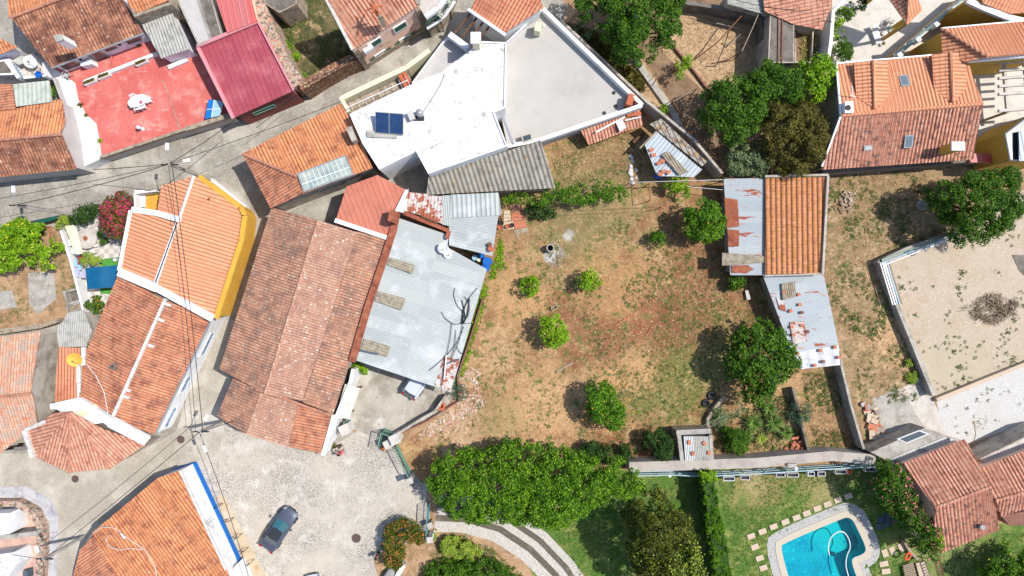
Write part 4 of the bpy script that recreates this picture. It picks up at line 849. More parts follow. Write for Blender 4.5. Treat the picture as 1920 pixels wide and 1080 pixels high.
o = corr('corrugated_sheet', PP([(1465, 532, 2.4), (1490, 528, 2.4), (1492, 556, 2.4), (1468, 563, 2.4)]), (0, 1), m['fibre_dirty'], None, p=.18, amp=.05, kind='sin'); tag(o, 'square of dirty corrugated sheet on the brick-weighted tin roof', 'roof sheet')
# --- lean-to by the boundary wall
tinroof('lean_to', 'ramshackle lean-to of grey tin sheets and bricks by the boundary wall', [(1232, 247, 2.2), (1316, 318, 2.0), (1302, 332, 2.0), (1232, 330, 1.9), (1209, 272, 2.1)], (0, 1), m['tin_lean'], p=.34, amp=.06, kind='trap', cat='lean-to')
for L, l in (([(1218, 233), (1240, 222), (1326, 303), (1317, 312)], 'long strip of layered grey and rust planks on the lean-to edge'),):
    o = corr('plank_strip', PP(L, 2.35), (0, 1), deft('planks', S(176, 168, 156), layers=[(S(180, 140, 80), 1.6, .52, .6, (1, 1, 1)), (S(110, 100, 92), 2.5, .5, .6)]), None, p=.4, amp=.08, kind='seam', seg=8); tag(o, l, 'planks')
o = corr('corrugated_sheet', PP([(1240, 291, 2.35), (1252, 283, 2.4), (1290, 322, 2.3), (1275, 329, 2.25)]), (0, 1), m['fibre_dirty'], None, p=.22, amp=.07, kind='sin'); tag(o, 'loose ridged fibre sheet lying across the lean-to', 'roof sheet')
# --- fallen tile roof
building('ruined_shed', 'broken shed roof of loose red tiles under white boards', [([(1086, 240, 1.8), (1200, 205, 1.9), (1206, 234, 1.4), (1104, 272, 1.3)], (0, 1), m['tile_pink'], K(p=.3, amp=.09, jit=2))], m['stone'], cat='shed')
# --- concrete bin hut at the south wall
t = T('brick_hut', 'small concrete hut roofed with grey and white slats', 'hut', P(1300, 838)); hp = PP([(1266, 806), (1333, 804), (1337, 862), (1276, 867)], 1.9)
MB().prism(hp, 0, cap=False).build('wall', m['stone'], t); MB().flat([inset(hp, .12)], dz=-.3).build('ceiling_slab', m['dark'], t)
mb = MB()
for i in range(15):
    a, b = P(1283+i*3.1, 818, 1.98), P(1286+i*3.2, 864, 1.98); mb.bar(a, b, .10 if i < 6 else .125, .04, m=0 if i < 6 else 1)
mb.build('roof_slats', [m['wood_white'], m['fibre_pale']], t); MB().bar(P(1268, 811, 1.97), P(1333, 808, 1.97), .45, .1).bar(P(1273, 815, 1.97), P(1279, 864, 1.97), .35, .1).bar(P(1332, 815, 1.97), P(1335, 862, 1.97), .3, .1).build('roof_rim', m['concrete'], t)
# ================================================================ north-west block
t, rg = building('tiled_house', 'brown tiled house with a row of windows onto the red terrace', [
    ([(22, 34, 4.90), (110, 0, 4.90), (207, -38, 4.90), (269, 62, 3.70), (97, 127, 3.70)], (4, 3), m['tile_brown'], K(p=.30)),
    ([(18, 34, 4.90), (108, -2, 4.90), (205, -40, 4.90), (190, -70, 4.20), (14, -10, 4.20)], (0, 1), m['tile_orange'], K(p=.30))], m['lilacwall'],
    ring=[(22, 34, 4.70), (20, -10, 4.10), (200, -70, 4.10), (207, -38, 4.70), (269, 62, 3.60), (97, 127, 3.60)], ridges=[((22, 33, 5.00), (207, -38, 5.00))], rmat=m['ridge'])
MB().bar(P(96, 128, 3.70), P(270, 63, 3.70), .14, .12).build('gutter', m['metal'], t)
A, B = rg[5], rg[4]
for x, y, w_, h_ in ((131, 121, 1.2, 1.0), (165, 112, .6, .5), (185, 105, 1.0, 1.7), (207, 90, .9, .5), (249, 74, 1.1, .8)):
    window(t, A, B, x, y, w_, h_, m['greywall'], m['glass'])
for x, y in ((150, 109), (223, 81)):
    MB().lathe(on_wall(x, y, A, B)+Vector((.1, -.15, 0)), [(.12, 0), (.14, .2)], 8).build('wall_lamp', m['dark'], t)
t = T('chimney', 'tall white chimney on the brown tiled house', 'chimney', P(138, 88, 4.40))
MB().prism(PP([(99, 67), (114, 63), (119, 74), (105, 79)], 7.60), 5.8, cap=False).build('stack', m['white'], t); MB().prism(PP([(99, 67), (114, 63), (119, 74), (105, 79)], 7.65), 7.50).build('chimney_cap', m['concrete'], t)
# red terrace
TT = [(97, 127), (270, 62), (310, 108), (372, 88), (438, 220), (350, 244), (190, 296), (186, 262), (180, 232), (160, 213), (146, 185), (140, 155), (120, 140)]
t = T('terrace_building', 'building topped by a weathered red terrace with white edges', 'building', cen(PP(TT)))
MB().prism(PP(TT, 1.60), 0, cap=False).build('wall', m['greyroof'], t); MB().flat([PP(TT, 1.60)]).build('terrace_floor', m['redfloor'], t)
mb = MB(); mb.bar(P(190, 296, 1.85), P(350, 243, 1.85), .22, .5).bar(P(350, 243, 1.85), P(445, 213, 1.85), .4, .5); mb.build('parapet', m['stone'], t)
mb = MB(); mb.bar(P(160, 154, 1.80), P(296, 101, 1.80), .28, .4); mb.bar(P(316, 127, 1.75), P(352, 112, 1.75), .35, .25).bar(P(160, 154, 2.00), P(166, 162, 1.60), .1, .1); mb.build('dwarf_wall', m['white'], t)
MB().bar(P(304, 150, 1.61), P(320, 190, 1.61), .07, .02).bar(P(320, 190, 1.61), P(337, 240, 1.61), .08, .02).bar(P(337, 240, 1.61), P(342, 246, 1.61), .08, .02).build('floor_joint', m['stone'], t)
MB().bar(P(209, 105, 1.75), P(213, 129, 1.75), .1, .2).build('step_edge', m['redfloor'], t)
# white ramp on the west side
WR = [(70, 104), (97, 127), (120, 140), (140, 155), (146, 185), (160, 213), (180, 232), (186, 262), (190, 297), (150, 316), (118, 250), (122, 200), (100, 150), (84, 140), (84, 116)]
t = T('whitewashed_ramp', 'whitewashed path between the left houses and the red terrace', 'path', cen(PP(WR))); MB().prism(PP(WR, 1.66), 0).build('path_slab', m['white'], t)
MB().bar(P(104, 148, 2.10), P(124, 203, 2.10), .14, .6).build('rail_wall', m['greyroof'], t)
# left edge roofs
t, rg = building('tiled_house', 'long orange and brown tiled house at the left edge above the street', [
    ([(-60, 208, 3.60), (28, 206, 3.60), (115, 186, 3.60), (120, 222, 4.50), (115, 251, 4.80), (-60, 268, 4.80)], (5, 4), m['tile_orange'], K(p=.30)),
    ([(-60, 268, 4.80), (115, 252, 4.80), (144, 317, 3.20), (-60, 338, 3.20)], (0, 1), m['tile_brown'], K(p=.30))], m['greyroof'],
    ring=[(-60, 208, 3.60), (115, 186, 3.60), (115, 252, 4.80), (144, 317, 3.20), (-60, 338, 3.20)], ridges=[((-60, 268, 4.85), (115, 252, 4.85))], rmat=m['ridge'])
building('tiled_house', 'scrap of orange tiled roof left of the ribbed awning', [([(-60, 160, 3.40), (24, 158, 3.40), (30, 206, 3.80), (-60, 212, 3.80)], (0, 3), m['tile_brick'], K(p=.34))], m['greywall'])
t = T('awning', 'translucent ribbed awning over the left courtyard', 'awning', P(60, 190)); corr('awning_sheet', PP([(24, 158, 3.70), (92, 151, 3.70), (97, 191, 3.90), (31, 200, 3.90)]), (0, 1), m['clear'], t, p=.4, amp=.04, kind='sin')
for x, y in ((27, 196), (94, 188), (90, 154), (28, 160)): MB().bar(P(x, y, 0), Vector((*P(x, y, 3.70).xy, 3.70)), .1).build('post', m['metal'], t)
building('tiled_house', 'orange tiled corner at the left edge above the white yard', [([(-50, 60, 4.20), (0, 72, 4.40), (34, 90, 3.80), (0, 104, 3.60), (-50, 118, 3.60)], (2, 3), m['tile_orange'], K(p=.3))], m['lilacwall'])
t, top = flatroof('yard_building', 'lichened grey flat roof at the left edge below the tiled corner', [(-50, 120, 2.80), (18, 110, 2.80), (25, 140, 2.80), (-50, 143, 2.80)], m['concrete_dark'], m['lilacwall'], rim=.15, dep=.1)
# small white laundry yard
t = T('washing_yard', 'small white walled yard with a satellite dish at the left', 'yard', P(60, 130)); MB().prism(PP([(22, 118), (60, 100), (86, 118), (88, 146), (46, 152)], 1.60), 0).build('yard_floor', m['concrete_light'], t)
mb = MB(); mb.bar(P(21, 118, 2.30), P(45, 150, 2.30), .3, 1.4).bar(P(45, 150, 2.10), P(90, 145, 2.10), .2, 1.0).bar(P(88, 120, 2.10), P(92, 146, 2.10), .2, 1.0); mb.build('wall', m['white'], t)
mb = MB()
for i in range(5):
    for j in range(2): mb.box(P(21+3.5, 118, 3.02).lerp(P(44, 148, 3.02), .1+i*.18)+Vector((.05*j, 0, 0)), (.12, .18, .02), rz=.4)
mb.build('lattice', m['clothblue'], t)
corr('skylight', PP([(22, 114, 2.70), (40, 104, 2.70), (56, 113, 2.60), (36, 122, 2.60)]), (0, 1), m['clear'], t, p=.5, amp=.03, kind='seam')
def dish(name, label, c, r, mat, aim, pole=.8, cat='satellite dish'):
    t = T(name, label, cat, c); Mx = Vector(aim).normalized().to_track_quat('Z', 'Y').to_matrix(); h = c+Vector((0, 0, pole))
    MB().lathe(h, [(.02, 0), (r*.5, .06*r), (r*.85, .2*r), (r, .32*r), (r*.98, .34*r), (r*.8, .2*r), (.02, .03)], 24, M=Mx).build('reflector', mat, t, smooth=True)
    MB().tube([c, h], .04, 6).build('mast', m['metal'], t)
    f = h+Mx@Vector((0, 0, r*.95)); MB().tube([h+Mx@Vector((0, -r*.95, .3*r)), f], .02, 5).box(f, (.1, .1, .14)).build('receiver_arm', m['dark'], t); return t
dish('satellite_dish', 'white satellite dish in the small walled yard', P(69, 121, 1.60), .55, m['white'], (.3, -.5, 1))
dish('satellite_dish', 'yellow satellite dish on the narrow orange lean-to', P(152, 672, 3.4), .64, m['yellowdish'], (.2, -.25, 1))
dish('satellite_dish', 'upper, larger white dish at the corner of the big tin roof', P(833, 466, 3.2), .5, m['white'], (-.1, -.3, 1), .6)
dish('satellite_dish', 'lower white dish leaning over the gap of the tin roofs', P(840, 477, 3.1), .38, m['white'], (.3, -.2, 1), .3)
for x, y, r, z, k, l in ((75, 141, .3, 3, 'blue_plastic', 'round blue basin in the white yard'),):
    o = MB().lathe(P(x, y, z), [(r*.7, 0), (r, .25), (r*.93, .25), (r*.65, .04), (.01, .04)], 16).build('basin', m[k]); tag(o, l, 'basin')
o = MB().box(P(82, 141, 1.72), (.25, .25, .24)).build('plastic_crate', m['red']); tag(o, 'small red crate in the corner of the white yard', 'crate')
o = MB().box(P(72, 131, 1.70), (.4, .35, .2)).build('plastic_box', m['greywall']); tag(o, 'small grey box below the dish in the white yard', 'box')
o = MB().bar(P(58, 135, 2.00), P(74, 143, 1.70), .05).build('broom', m['dark']); tag(o, 'dark broom lying across the white yard', 'broom')
# grey shed & roofs at the top
building('outhouse', 'outhouse under small grey ribbed sheets beside the red terrace', [([(264, 43, 3.60), (322, 22, 3.80), (356, 92, 3.60), (303, 110, 3.40)], (0, 1), m['fibre_pale'], K(p=.28, amp=.07, kind='sin'))], m['lilacwall'], ins=.15, cat='outhouse')
t, top = flatroof('concrete_tower', 'tiled block end behind the grey ribbed outhouse', [(230, -20, 5.20), (322, -30, 5.20), (322, 8, 5.20), (252, 32, 5.20)], m['concrete'], m['stone'], cat='building')
corr('roof', PP([(228, -22, 5.50), (320, -34, 5.50), (318, 2, 5.10), (250, 28, 5.10)]), (3, 2), m['tile_orange'], t, p=.3)
t, top = flatroof('flat_roof', 'pale grey flat roof left of the brown strip at the top', [(322, -20, 4.20), (366, -20, 4.20), (396, 74, 4.20), (372, 86, 4.20)], m['greyroof'], m['concrete'], rim=.12, dep=.1)
t, top = flatroof('flat_roof', 'weathered brown roof strip at the top beside the red metal roof', [(366, -20, 4.00), (392, -20, 4.00), (416, 66, 4.00), (396, 76, 4.00)], m['concrete_dark'], m['concrete'], rim=.1, dep=.06)
t, rg = building('metal_roofed_house', 'coral red metal roof at the top edge', [([(399, -20, 4.60), (462, -34, 4.80), (482, 40, 4.60), (426, 62, 4.40)], (0, 1), m['redmetal2'], K(p=.5, amp=.05, kind='seam', seg=8))], m['pinkwall'], cat='house')
t, rg = building('metal_roofed_house', 'raspberry red ribbed metal roof over the east end of the terrace', [([(371, 88, 3.80), (484, 41, 4.20), (551, 170, 4.00), (438, 221, 3.50)], (0, 1), m['redmetal'], K(p=.46, amp=.06, kind='seam', seg=8))], deft('redwall', S(150, 86, 80)), cat='house', ins=.2)
MB().bar(P(370, 87, 4.00), P(484, 40, 4.40), .3, .22).bar(P(371, 88, 3.90), P(438, 222, 3.60), .3, .2).bar(P(484, 41, 4.35), P(551, 170, 4.10), .16, .2).build('roof_edge', deft('pinkmetal', S(224, 150, 156)), t)
window(t, rg[2], rg[3], 495, 205, 1.9, .5, m['green_paint'], m['dark'])
# rubble wall and ruin garden
wall_line('rubble_wall', 'thick ruined rubble wall along the raspberry metal roof', [(482, 0, 3.4), (505, 60, 3.2), (532, 118, 3.0), (560, 158, 2.8)], 3, 1.15, m['rubble'])
wall_line('stone_wall', 'tile-topped stone wall between the overgrown plot and the street', [(562, 164, 2.8), (600, 140, 2.7), (640, 118, 2.7), (668, 106, 2.8)], 2.8, .75, m['tilewall'])
sheet('overgrown_plot', [(515, 20), (560, -30), (640, -30), (670, 110), (575, 160), (545, 100)], deft('g_plot', S(128, 112, 76), layers=[(S(72, 78, 40), .7, .42, .58), (S(176, 150, 112), 1.0, .54, .66), (S(60, 72, 36), 4, .5, .66)], bump=.7), .02)
t, top = flatroof('ruined_roof', 'crumbling grey concrete slab at the top edge of the overgrown plot', [(488, -20, 3.4), (556, -20, 3.4), (556, 8, 3.4), (524, 24, 3.4), (498, 8, 3.4)], m['concrete_dark'], m['stone'], rim=.1, dep=.05, cat='ruin')
# pink house
t, rg = building('pink_house', 'pink two-storey house with green shutters by the street', [
    ([(612, -4, 8.0), (740, -50, 8.0), (786, 13, 5.3), (662, 92, 5.3)], (3, 2), m['tile_pink'], K(p=.33, amp=.09)),
    ], m['pinkwall'], cat='house', ins=.12)
rg2 = rg; A, B = rg[3], rg[2]
MB().bar(P(611, -4, 8.1), P(661, 93, 5.4), .25, .2).build('verge', m['mortar'], t)
mb = MB(); mb.bar(Vector((*A.xy, .45)), Vector((*B.xy, .45)), .3, .9).bar(Vector((*A.xy, 3)), Vector((*A.xy+0*A.xy, 3.01)), .3); mb.box(Vector((A.x, A.y, 2.5)), (.5, .5, 5), rz=.5); mb.box(Vector((B.x, B.y, 2.5)), (.45, .45, 5), rz=.5); mb.build('stone_quoin', m['stone'], t)
for x, y in ((703, 80), (750, 50)): window(t, A, B, x, y, 1.15, 1.0, m['white'], m['glass'], m['green_shutter'])
for x, y in ((714, 102), (760, 73)): window(t, A, B, x, y, 1.0, 1.0, m['white'], m['clothblue'], m['green_shutter'], open_=True)
c = on_wall(688, 86, A, B); MB().box(c+Vector((.15, -.3, 0)), (.9, .35, .5), rz=.55).build('air_conditioner', m['metal_white'], t)
t = T('chimney', 'grey chimney with star-shaped terracotta pot on the pink house', 'chimney', P(710, 36, 6.6)); MB().prism(PP([(703, 22), (711, 19), (716, 30), (708, 34)], 8.6), 6.4).build('stack', m['stone'], t)
mb = MB(); c = P(701, 13, 9.2)
for k in range(6): a = k*PI/3+.3; mb.tube([c, c+Vector((math.cos(a)*.75, math.sin(a)*.75, -.25))], .12, 6, r2=.05)
mb.tube([P(707, 26, 8.6), c], .16, 8); mb.build('chimney_pot', m['terracotta'], t)
# curved balcony house
t = T('corner_house', 'pale corner building with a curved rail balcony at the top edge', 'house', P(810, 20)); cv = PP([(786, 12), (800, -40), (850, -40), (838, -6), (822, 16), (798, 34)], 4.6)
MB().prism(cv, 0, cap=False).build('wall', m['stone'], t); MB().flat([cv]).build('roof', m['concrete_light'], t)
mb = MB(); g_ = [P(*q) for q in [(798, 33, 4.8), (822, 16, 4.8), (838, -6, 4.8)]]
for a, b in zip(g_, g_[1:]): mb.bar(a, b, .35, .5)
mb.build('parapet', m['white'], t)
fl = PP([(797, 38), (822, 20), (840, -4), (850, 4), (832, 30), (801, 52)], 3.0); MB().prism(fl, 2.75).build('balcony_floor', m['concrete_light'], t)
mb = MB(); g_ = [P(*q) for q in [(800, 53, 3.0), (818, 42, 3.0), (834, 29, 3.0), (852, 2, 3.0)]]
for a, b in zip(g_, g_[1:]):
    mb.bar(a+Vector((0, 0, .95)), b+Vector((0, 0, .95)), .07)
    for k in range(9): p = a.lerp(b, k/8); mb.bar(p, p+Vector((0, 0, .95)), .035)
mb.build('railing', m['green_shutter'], t)
mb = MB(); [mb.bar(a, b, .3, .25) for a, b in zip(g_, g_[1:])]; mb.build('balcony_edge', m['white'], t)
for x, y, l in ((825, 30, 'white-flowered pot on the curved balcony rail, lower of two'), (840, 6, 'white-flowered pot on the curved balcony rail, upper of two')): foliage('flower_pot', l, 'plant', [(x-4, y-4), (x+4, y-4), (x+4, y+4), (x-4, y+4)], 3.0, 4.0, m['lf_dark'], leaf=.1, cr=.15, flowers=(m['whitefl'], .5, .14))
MB().tube([P(846, 14, 0), P(846, 14, 3.2)], .22, 8)
# ================================================================ north-east block
t, rg = building('tiled_house', 'big orange house with two hipped dormers and a darker south slope', [
    ([(1569, 121, 4.6), (1808, 100, 4.6), (1842, 194, 5.68), (1577, 217, 5.68)], (3, 2), m['tile_salmon'], K(p=.33, amp=.07)),
    ([(1577, 217, 5.68), (1842, 195, 5.68), (1824, 299, 3.6), (1541, 318, 3.6)], (0, 1), m['tile_grime'], K(p=.33, amp=.07))], deft('shade_grey', S(176, 172, 150), layers=[(S(140, 140, 120), 1, .45, .7)]),  # grey-olive puts the shade of the west side into the wall colour
    ring=[(1569, 121, 4.6), (1808, 100, 4.6), (1842, 194, 5.59), (1824, 299, 3.6), (1541, 318, 3.6), (1577, 217, 5.59)], ridges=[((1577, 217, 5.70), (1842, 195, 5.70))], rmat=m['tile_salmon'], cat='house')
MB().bar(P(1568, 119, 4.64), P(1808, 98, 4.64), .12, .14).bar(P(1568, 121, 4.69), P(1576, 215, 5.72), .16, .16).bar(P(1576, 218, 5.72), P(1541, 312, 3.8), .16, .16).build('gutter', m['metal_white'], t)
def dormer(L, R_, a0, a1, xl, xr):
    dm = walls(t, PP([(xl, a0[1]+4, 4.96), (a0[0], a0[1], 5.41), (xr, a0[1]+2, 4.96), (xr-2, a1[1]-30, 5.05), (a1[0], a1[1]-6, 5.37), (xl+2, a1[1]-25, 5.05)]), m['ochre'], 4.2, 0, .12, name='dormer_wall')
    corr('dormer_roof', PP(L), (0, 3) if len(L) == 4 else (0, 3), m['tile_salmon'], t, p=.33); corr('dormer_roof', PP(R_), (0, 3), m['tile_salmon'], t, p=.33)
    ridge(t, P(a0[0], a0[1], 5.75), P(a1[0], a1[1], 5.75), m['tile_salmon'])
dormer([(1636, 113, 5.72), (1601, 117, 5.34), (1605, 181, 5.34), (1640, 205, 5.72)], [(1636, 113, 5.72), (1662, 112, 5.37), (1667, 180, 5.37), (1640, 205, 5.72)], (1636, 113), (1640, 205), 1603, 1661)
dormer([(1782, 98, 5.72), (1747, 102, 5.30), (1751, 172, 5.30), (1786, 192, 5.72)], [(1782, 98, 5.72), (1810, 99, 5.37), (1812, 166, 5.37), (1786, 192, 5.72)], (1782, 98), (1786, 192), 1749, 1807)
for (x, y, z, w_, h_, tl_) in ((1695, 152, 5.12, .75, 1.05, .25), (1703, 265, 4.6, .75, 1.1, -.35), (1627, 277, 4.38, .75, .45, -.35)):
    c = P(x, y, z); Mx = Matrix.Rotation(.09, 3, 'Z')@Matrix.Rotation(tl_*-1 if tl_ > 0 else -tl_, 3, 'X'); f_ = MB().box(c, (w_, h_, .2), M=Mx).build('rooflight', m['metal'], t); MB().box(c+Mx@Vector((0, 0, .1)), (w_-.2, h_-.2, .03), M=Mx).build('pane', m['roofglass'] if y != 277 else m['clear'], f_)
t = T('chimney', 'square cream chimney low on the grimy south slope', 'chimney', P(1775, 283, 4.2)); MB().prism(PP([(1786, 268), (1806, 268), (1806, 281), (1786, 281)], 6.0), 4).build('stack', m['ochre'], t); MB().box(P(1796, 274, 6.05), (1.1, .75, .14)).build('chimney_cap', m['white'], t)
t = T('air_conditioner', 'white unit at the west gable of the dormered house', 'air conditioner', P(1589, 203, 6)); MB().box(P(1588, 203, 5.8), (.7, .95, .8)).build('case', m['metal_white'], t, bevel=.03); MB().lathe(P(1590, 202, 6.21), [(.25, 0), (.25, .02)], 14).build('fan', m['dark'], t)
t = T('antenna', 'thin white pole antenna by the west dormer', 'antenna', P(1599, 188, 6.2)); MB().tube([P(1599, 188, 5.0), P(1597, 162, 7.0)], .05, 6).bar(P(1594, 178, 6.2), P(1604, 182, 6.2), .03).build('mast', m['metal_white'], t)
wall_line('garden_wall', 'lichened dark wall below the dormered house with a pale coping', [(1541, 322, 2.2), (1700, 310, 2.2), (1830, 300, 2.2), (1930, 296, 2.2)], 2.2, .3, m['concrete_dark'])
wall_line('boundary_wall', 'white-topped wall west of the dormered house', [(1584, 0, 3.0), (1563, 20, 3.0), (1558, 80, 3.0), (1551, 128, 3.0)], 3, .3, m['white'])
wall_line('boundary_wall', 'slanting grey wall beside the olive tree', [(1572, 130, 3.0), (1576, 216, 3.2), (1541, 316, 2.6)], 3, .25, m['greyroof'])
# hip house far right
t, rg = building('tiled_house', 'hipped orange roof at the top right corner', [
    ([(1764, 54, 5.0), (1990, 34, 5.0), (1990, 96, 6.6), (1850, 107, 6.6)], (0, 1), m['tile_salmon'], K(p=.33, amp=.09)),
    ([(1764, 54, 5.0), (1850, 107, 6.6), (1810, 118, 5.6), (1768, 100, 5.0)], (0, 3), m['tile_salmon'], K(p=.33, amp=.09))], m['ochre'],
    ring=[(1764, 54, 5.0), (1990, 34, 5.0), (1990, 96, 6.4), (1850, 107, 6.4), (1815, 112, 5.2), (1768, 98, 5.0)], ridges=[((1764, 54, 5.1), (1850, 107, 6.65))], rmat=m['tile_grime'])
MB().bar(P(1764, 53, 5.1), P(1990, 33, 5.1), .1, .12).bar(P(1815, 113, 5.4), P(1990, 99, 6.3), .35, .4).build('gutter', m['metal_white'], t)
# top right house
t, rg = building('tiled_house', 'yellow walled house with a white curved eave at the very top right', [([(1840, -20, 5.6), (1990, -20, 5.6), (1990, 20, 5.0), (1895, 25, 5.0), (1840, 8, 5.0)], (4, 3), m['tile_salmon'], K(p=.33))], m['ochre'], cat='house')
mb = MB(); g_ = [P(*q) for q in [(1815, 0, 5.0), (1850, 16, 5.0), (1890, 32, 5.0), (1935, 42, 5.0)]]
for a, b in zip(g_, g_[1:]): mb.bar(a-Vector((0, 0, .15)), b-Vector((0, 0, .15)), .5, .3)
mb.build('white_eave', m['white'], t); mb = MB(); [mb.bar(Vector((*(a).xy, 2.3))*1, Vector((*(b).xy, 2.3)), .3, 4.6) for a, b in zip(g_, g_[1:])]; mb.build('garden_side_wall', m['ochre'], t)
t, rg = building('tiled_house', 'pointed hip roof corner over the paved yard at the top', [
    ([(1646, -30, 5.2), (1700, 47, 4.2), (1706, -10, 5.8), (1700, -30, 6)], (0, 1), m['tile_grime'], K(p=.33)),
    ([(1700, 47, 4.2), (1729, 18, 4.2), (1712, -20, 5.8), (1703, -10, 5.9)], (0, 1), m['tile_salmon'], K(p=.33))], None, ring=[(1646, -30, 4.2), (1700, 47, 4.2), (1729, 18, 4.2), (1712, -30, 4.2)], ins=.5)
for x, y in ((1699, 44), (1724, 18), (1656, -20)): p = P(x, y, 4.1); MB().bar(Vector((p.x, p.y, 0)), p, .25).build('post', m['ochre'], t)
sheet('paved_yard', [(1560, -20), (1850, -20), (1930, 60), (1760, 120), (1560, 130)], deft('yardpave', S(224, 218, 208), layers=[(S(200, 192, 180), 1.4, .5, .72), (S(206, 196, 180), 9, .5, .6)]), .018)
sheet('paved_yard', [(1820, 90), (1930, 90), (1930, 300), (1800, 300)], m['yardpave'], .026)
t = T('balustrade_wall', 'yellow wall with white posts and green rails across the paved yard', 'wall', P(1740, 60)); a, b = P(1676, 106, 1.6), P(1812, -8, 1.6)
MB().bar(a-Vector((0, 0, .8)), b-Vector((0, 0, .8)), .45, 1.6).build('wall_body', m['ochre'], t); MB().bar(a, b, .5, .1).build('coping', m['mortar'], t)
for k in range(5): p = a.lerp(b, k/4+.0); MB().box(p+Vector((.15, -.1, .4)), (.42, .42, .8), rz=.7).build('post', m['white'], t)
for k in range(4):
    p, q = a.lerp(b, k/4+.04), a.lerp(b, (k+1)/4-.04); mb = MB()
    for h_ in (.35, .75): mb.bar(p+Vector((0, 0, h_)), q+Vector((0, 0, h_)), .08)
    mb.build('rail', m['green_paint'], t)
# pergola on the right
t = T('pergola', 'white-grey beamed pergola at the right edge', 'pergola', P(1900, 150))
for x0, x1 in ((1880, 1889), (1918, 1930)):
    MB().bar(P(x0, 96, 3.2), P(x1, 212, 3.2), .24).build('rafter', m['concrete_light'], t)
for y in (100, 115.5, 130.5, 145, 160, 175, 206): MB().bar(P(1872, y+2, 3.45), P(1960, y-4, 3.45), .24).build('beam', m['concrete_light'], t)
for x, y in ((1882, 98), (1889, 210), (1955, 98), (1955, 210)): MB().bar(Vector((*P(x, y, 3.2).xy, 0)), P(x, y, 3.2), .18).build('post', m['wood'], t)
# yellow house right edge
t, top = flatroof('yellow_house', 'yellow walled house with a dark edged glazed roof at the right edge', [(1883, 250, 4.6), (1920, 222, 4.6), (1990, 200, 4.6), (1990, 300, 4.6), (1893, 302, 4.6)], deft('darkroof', (.03, .04, .045), rough=.3), m['ochre'], rim=.12, dep=.3, cat='house', rimm=deft('slateedge', S(90, 96, 104)))
corr('awning', PP([(1910, 246, 4.7), (1990, 230, 4.7), (1990, 300, 4.7), (1911, 302, 4.7)]), (0, 1), m['tin_lean'], t, p=.4, amp=.05, kind='trap')
MB().bar(P(1866, 268, 2.6), P(1875, 300, 2.6), .3, 2.2).bar(P(1862, 258, 2.6), P(1890, 235, 2.6), .3, 2.2).build('terrace_wall', m['ochre'], t)
MB().box(P(1838, 297, 2.3), (2.1, .8, .5)).build('ledge', m['redmetal2'], t)
# red tiled + concrete at top middle right
building('tiled_house', 'old red tiled roof with cables at the top, right of the grey sheets', [([(1428, -40, 4.0), (1560, -50, 4.2), (1560, 8, 4.0), (1542, 56, 3.4), (1486, 46, 3.2), (1432, 22, 3.2)], (0, 5), m['tile_pink'], K(p=.36, ln=.5))], m['greywall'], ins=.3)
t, top = flatroof('concrete_shed', 'mossy bare concrete slab roof beside the straw yard', [(1444, 24, 3.2), (1489, 30, 3.2), (1489, 118, 3.2), (1440, 118, 3.2)], m['concrete_dark'], m['greywall'], rim=.1, dep=.02, cat='shed')
MB().bar(P(1460, 20, 3.25), P(1459, 118, 3.25), .1, .08).bar(P(1467, 20, 3.25), P(1466, 118, 3.25), .1, .08).build('roof_seam', m['brick_dk'], t)
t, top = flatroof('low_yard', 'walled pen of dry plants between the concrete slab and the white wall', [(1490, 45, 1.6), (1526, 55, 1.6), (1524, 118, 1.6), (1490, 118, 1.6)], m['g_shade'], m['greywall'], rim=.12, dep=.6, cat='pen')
building('outhouse', 'outhouse with light grey ribbed sheets at the top edge by the straw yard', [([(1362, -20, 3.2), (1434, -20, 3.2), (1430, 26, 3.0), (1364, 8, 3.0)], (0, 3), m['fibre_pale'], K(p=.28, amp=.07, kind='sin'))], m['greywall'], cat='outhouse')
wall_line('garden_wall', 'low shaded wall along the north side of the straw yard', [(1275, 3, 1.6), (1340, 12, 1.6), (1430, 32, 1.8), (1440, 118, 1.8)], 1.7, .35, m['concrete_dark'])
wall_line('garden_edge', 'pale concrete path edge below the big tree', [(1192, 112, .3), (1262, 210, .3), (1280, 250, .3)], .3, .55, m['concrete'])
wall_line('garden_edge', 'rusty low kerb between the straw yard and the shaded beds', [(1250, 70, .35), (1300, 130, .35), (1345, 190, .35)], .35, .15, m['brick_dk'])
# ================================================================ south-east block
def gable2(name, label, ri, ea, eb, mt1, mt2, wm, cat='house', p=.33):
    (r0, r1), (a0, a1), (b0, b1) = ri, ea, eb
    t, rg = building(name, label, [([r0, r1, a1, a0], (0, 1), mt1, K(p=p, amp=.1)), ([r0, r1, b1, b0], (0, 1), mt2, K(p=p, amp=.1))], wm, ring=[a0, a1, r1, b1, b0, r0], ridges=[(r0, r1)], rmat=mt1, cat=cat, ins=.25); return t
gable2('tiled_house', 'salmon tiled house smothered by the pink bougainvillea', ((1752, 952, 5.4), (1857, 912, 5.4)), ((1692, 869, 3.4), (1809, 823, 3.4)), ((1748, 1042, 3.4), (1874, 992, 3.4)), m['tile_pink'], m['tile_grime'], m['pinkwall'])
gable2('tiled_house', 'salmon tiled roof at the right edge beside the bougainvillea house', ((1866, 938, 5.0), (1960, 912, 5.0)), ((1840, 876, 3.6), (1960, 830, 3.6)), ((1877, 968, 3.9), (1960, 940, 3.9)), m['tile_pink'], m['tile_grime'], m['pinkwall'])
t = T('chimney_pipe', 'grey metal flue near the lower eave of the bougainvillea house', 'flue', P(1835, 985, 4)); MB().tube([P(1835, 985, 3.8), P(1843, 989, 4.6)], .2, 12).build('pipe', m['metal'], t)
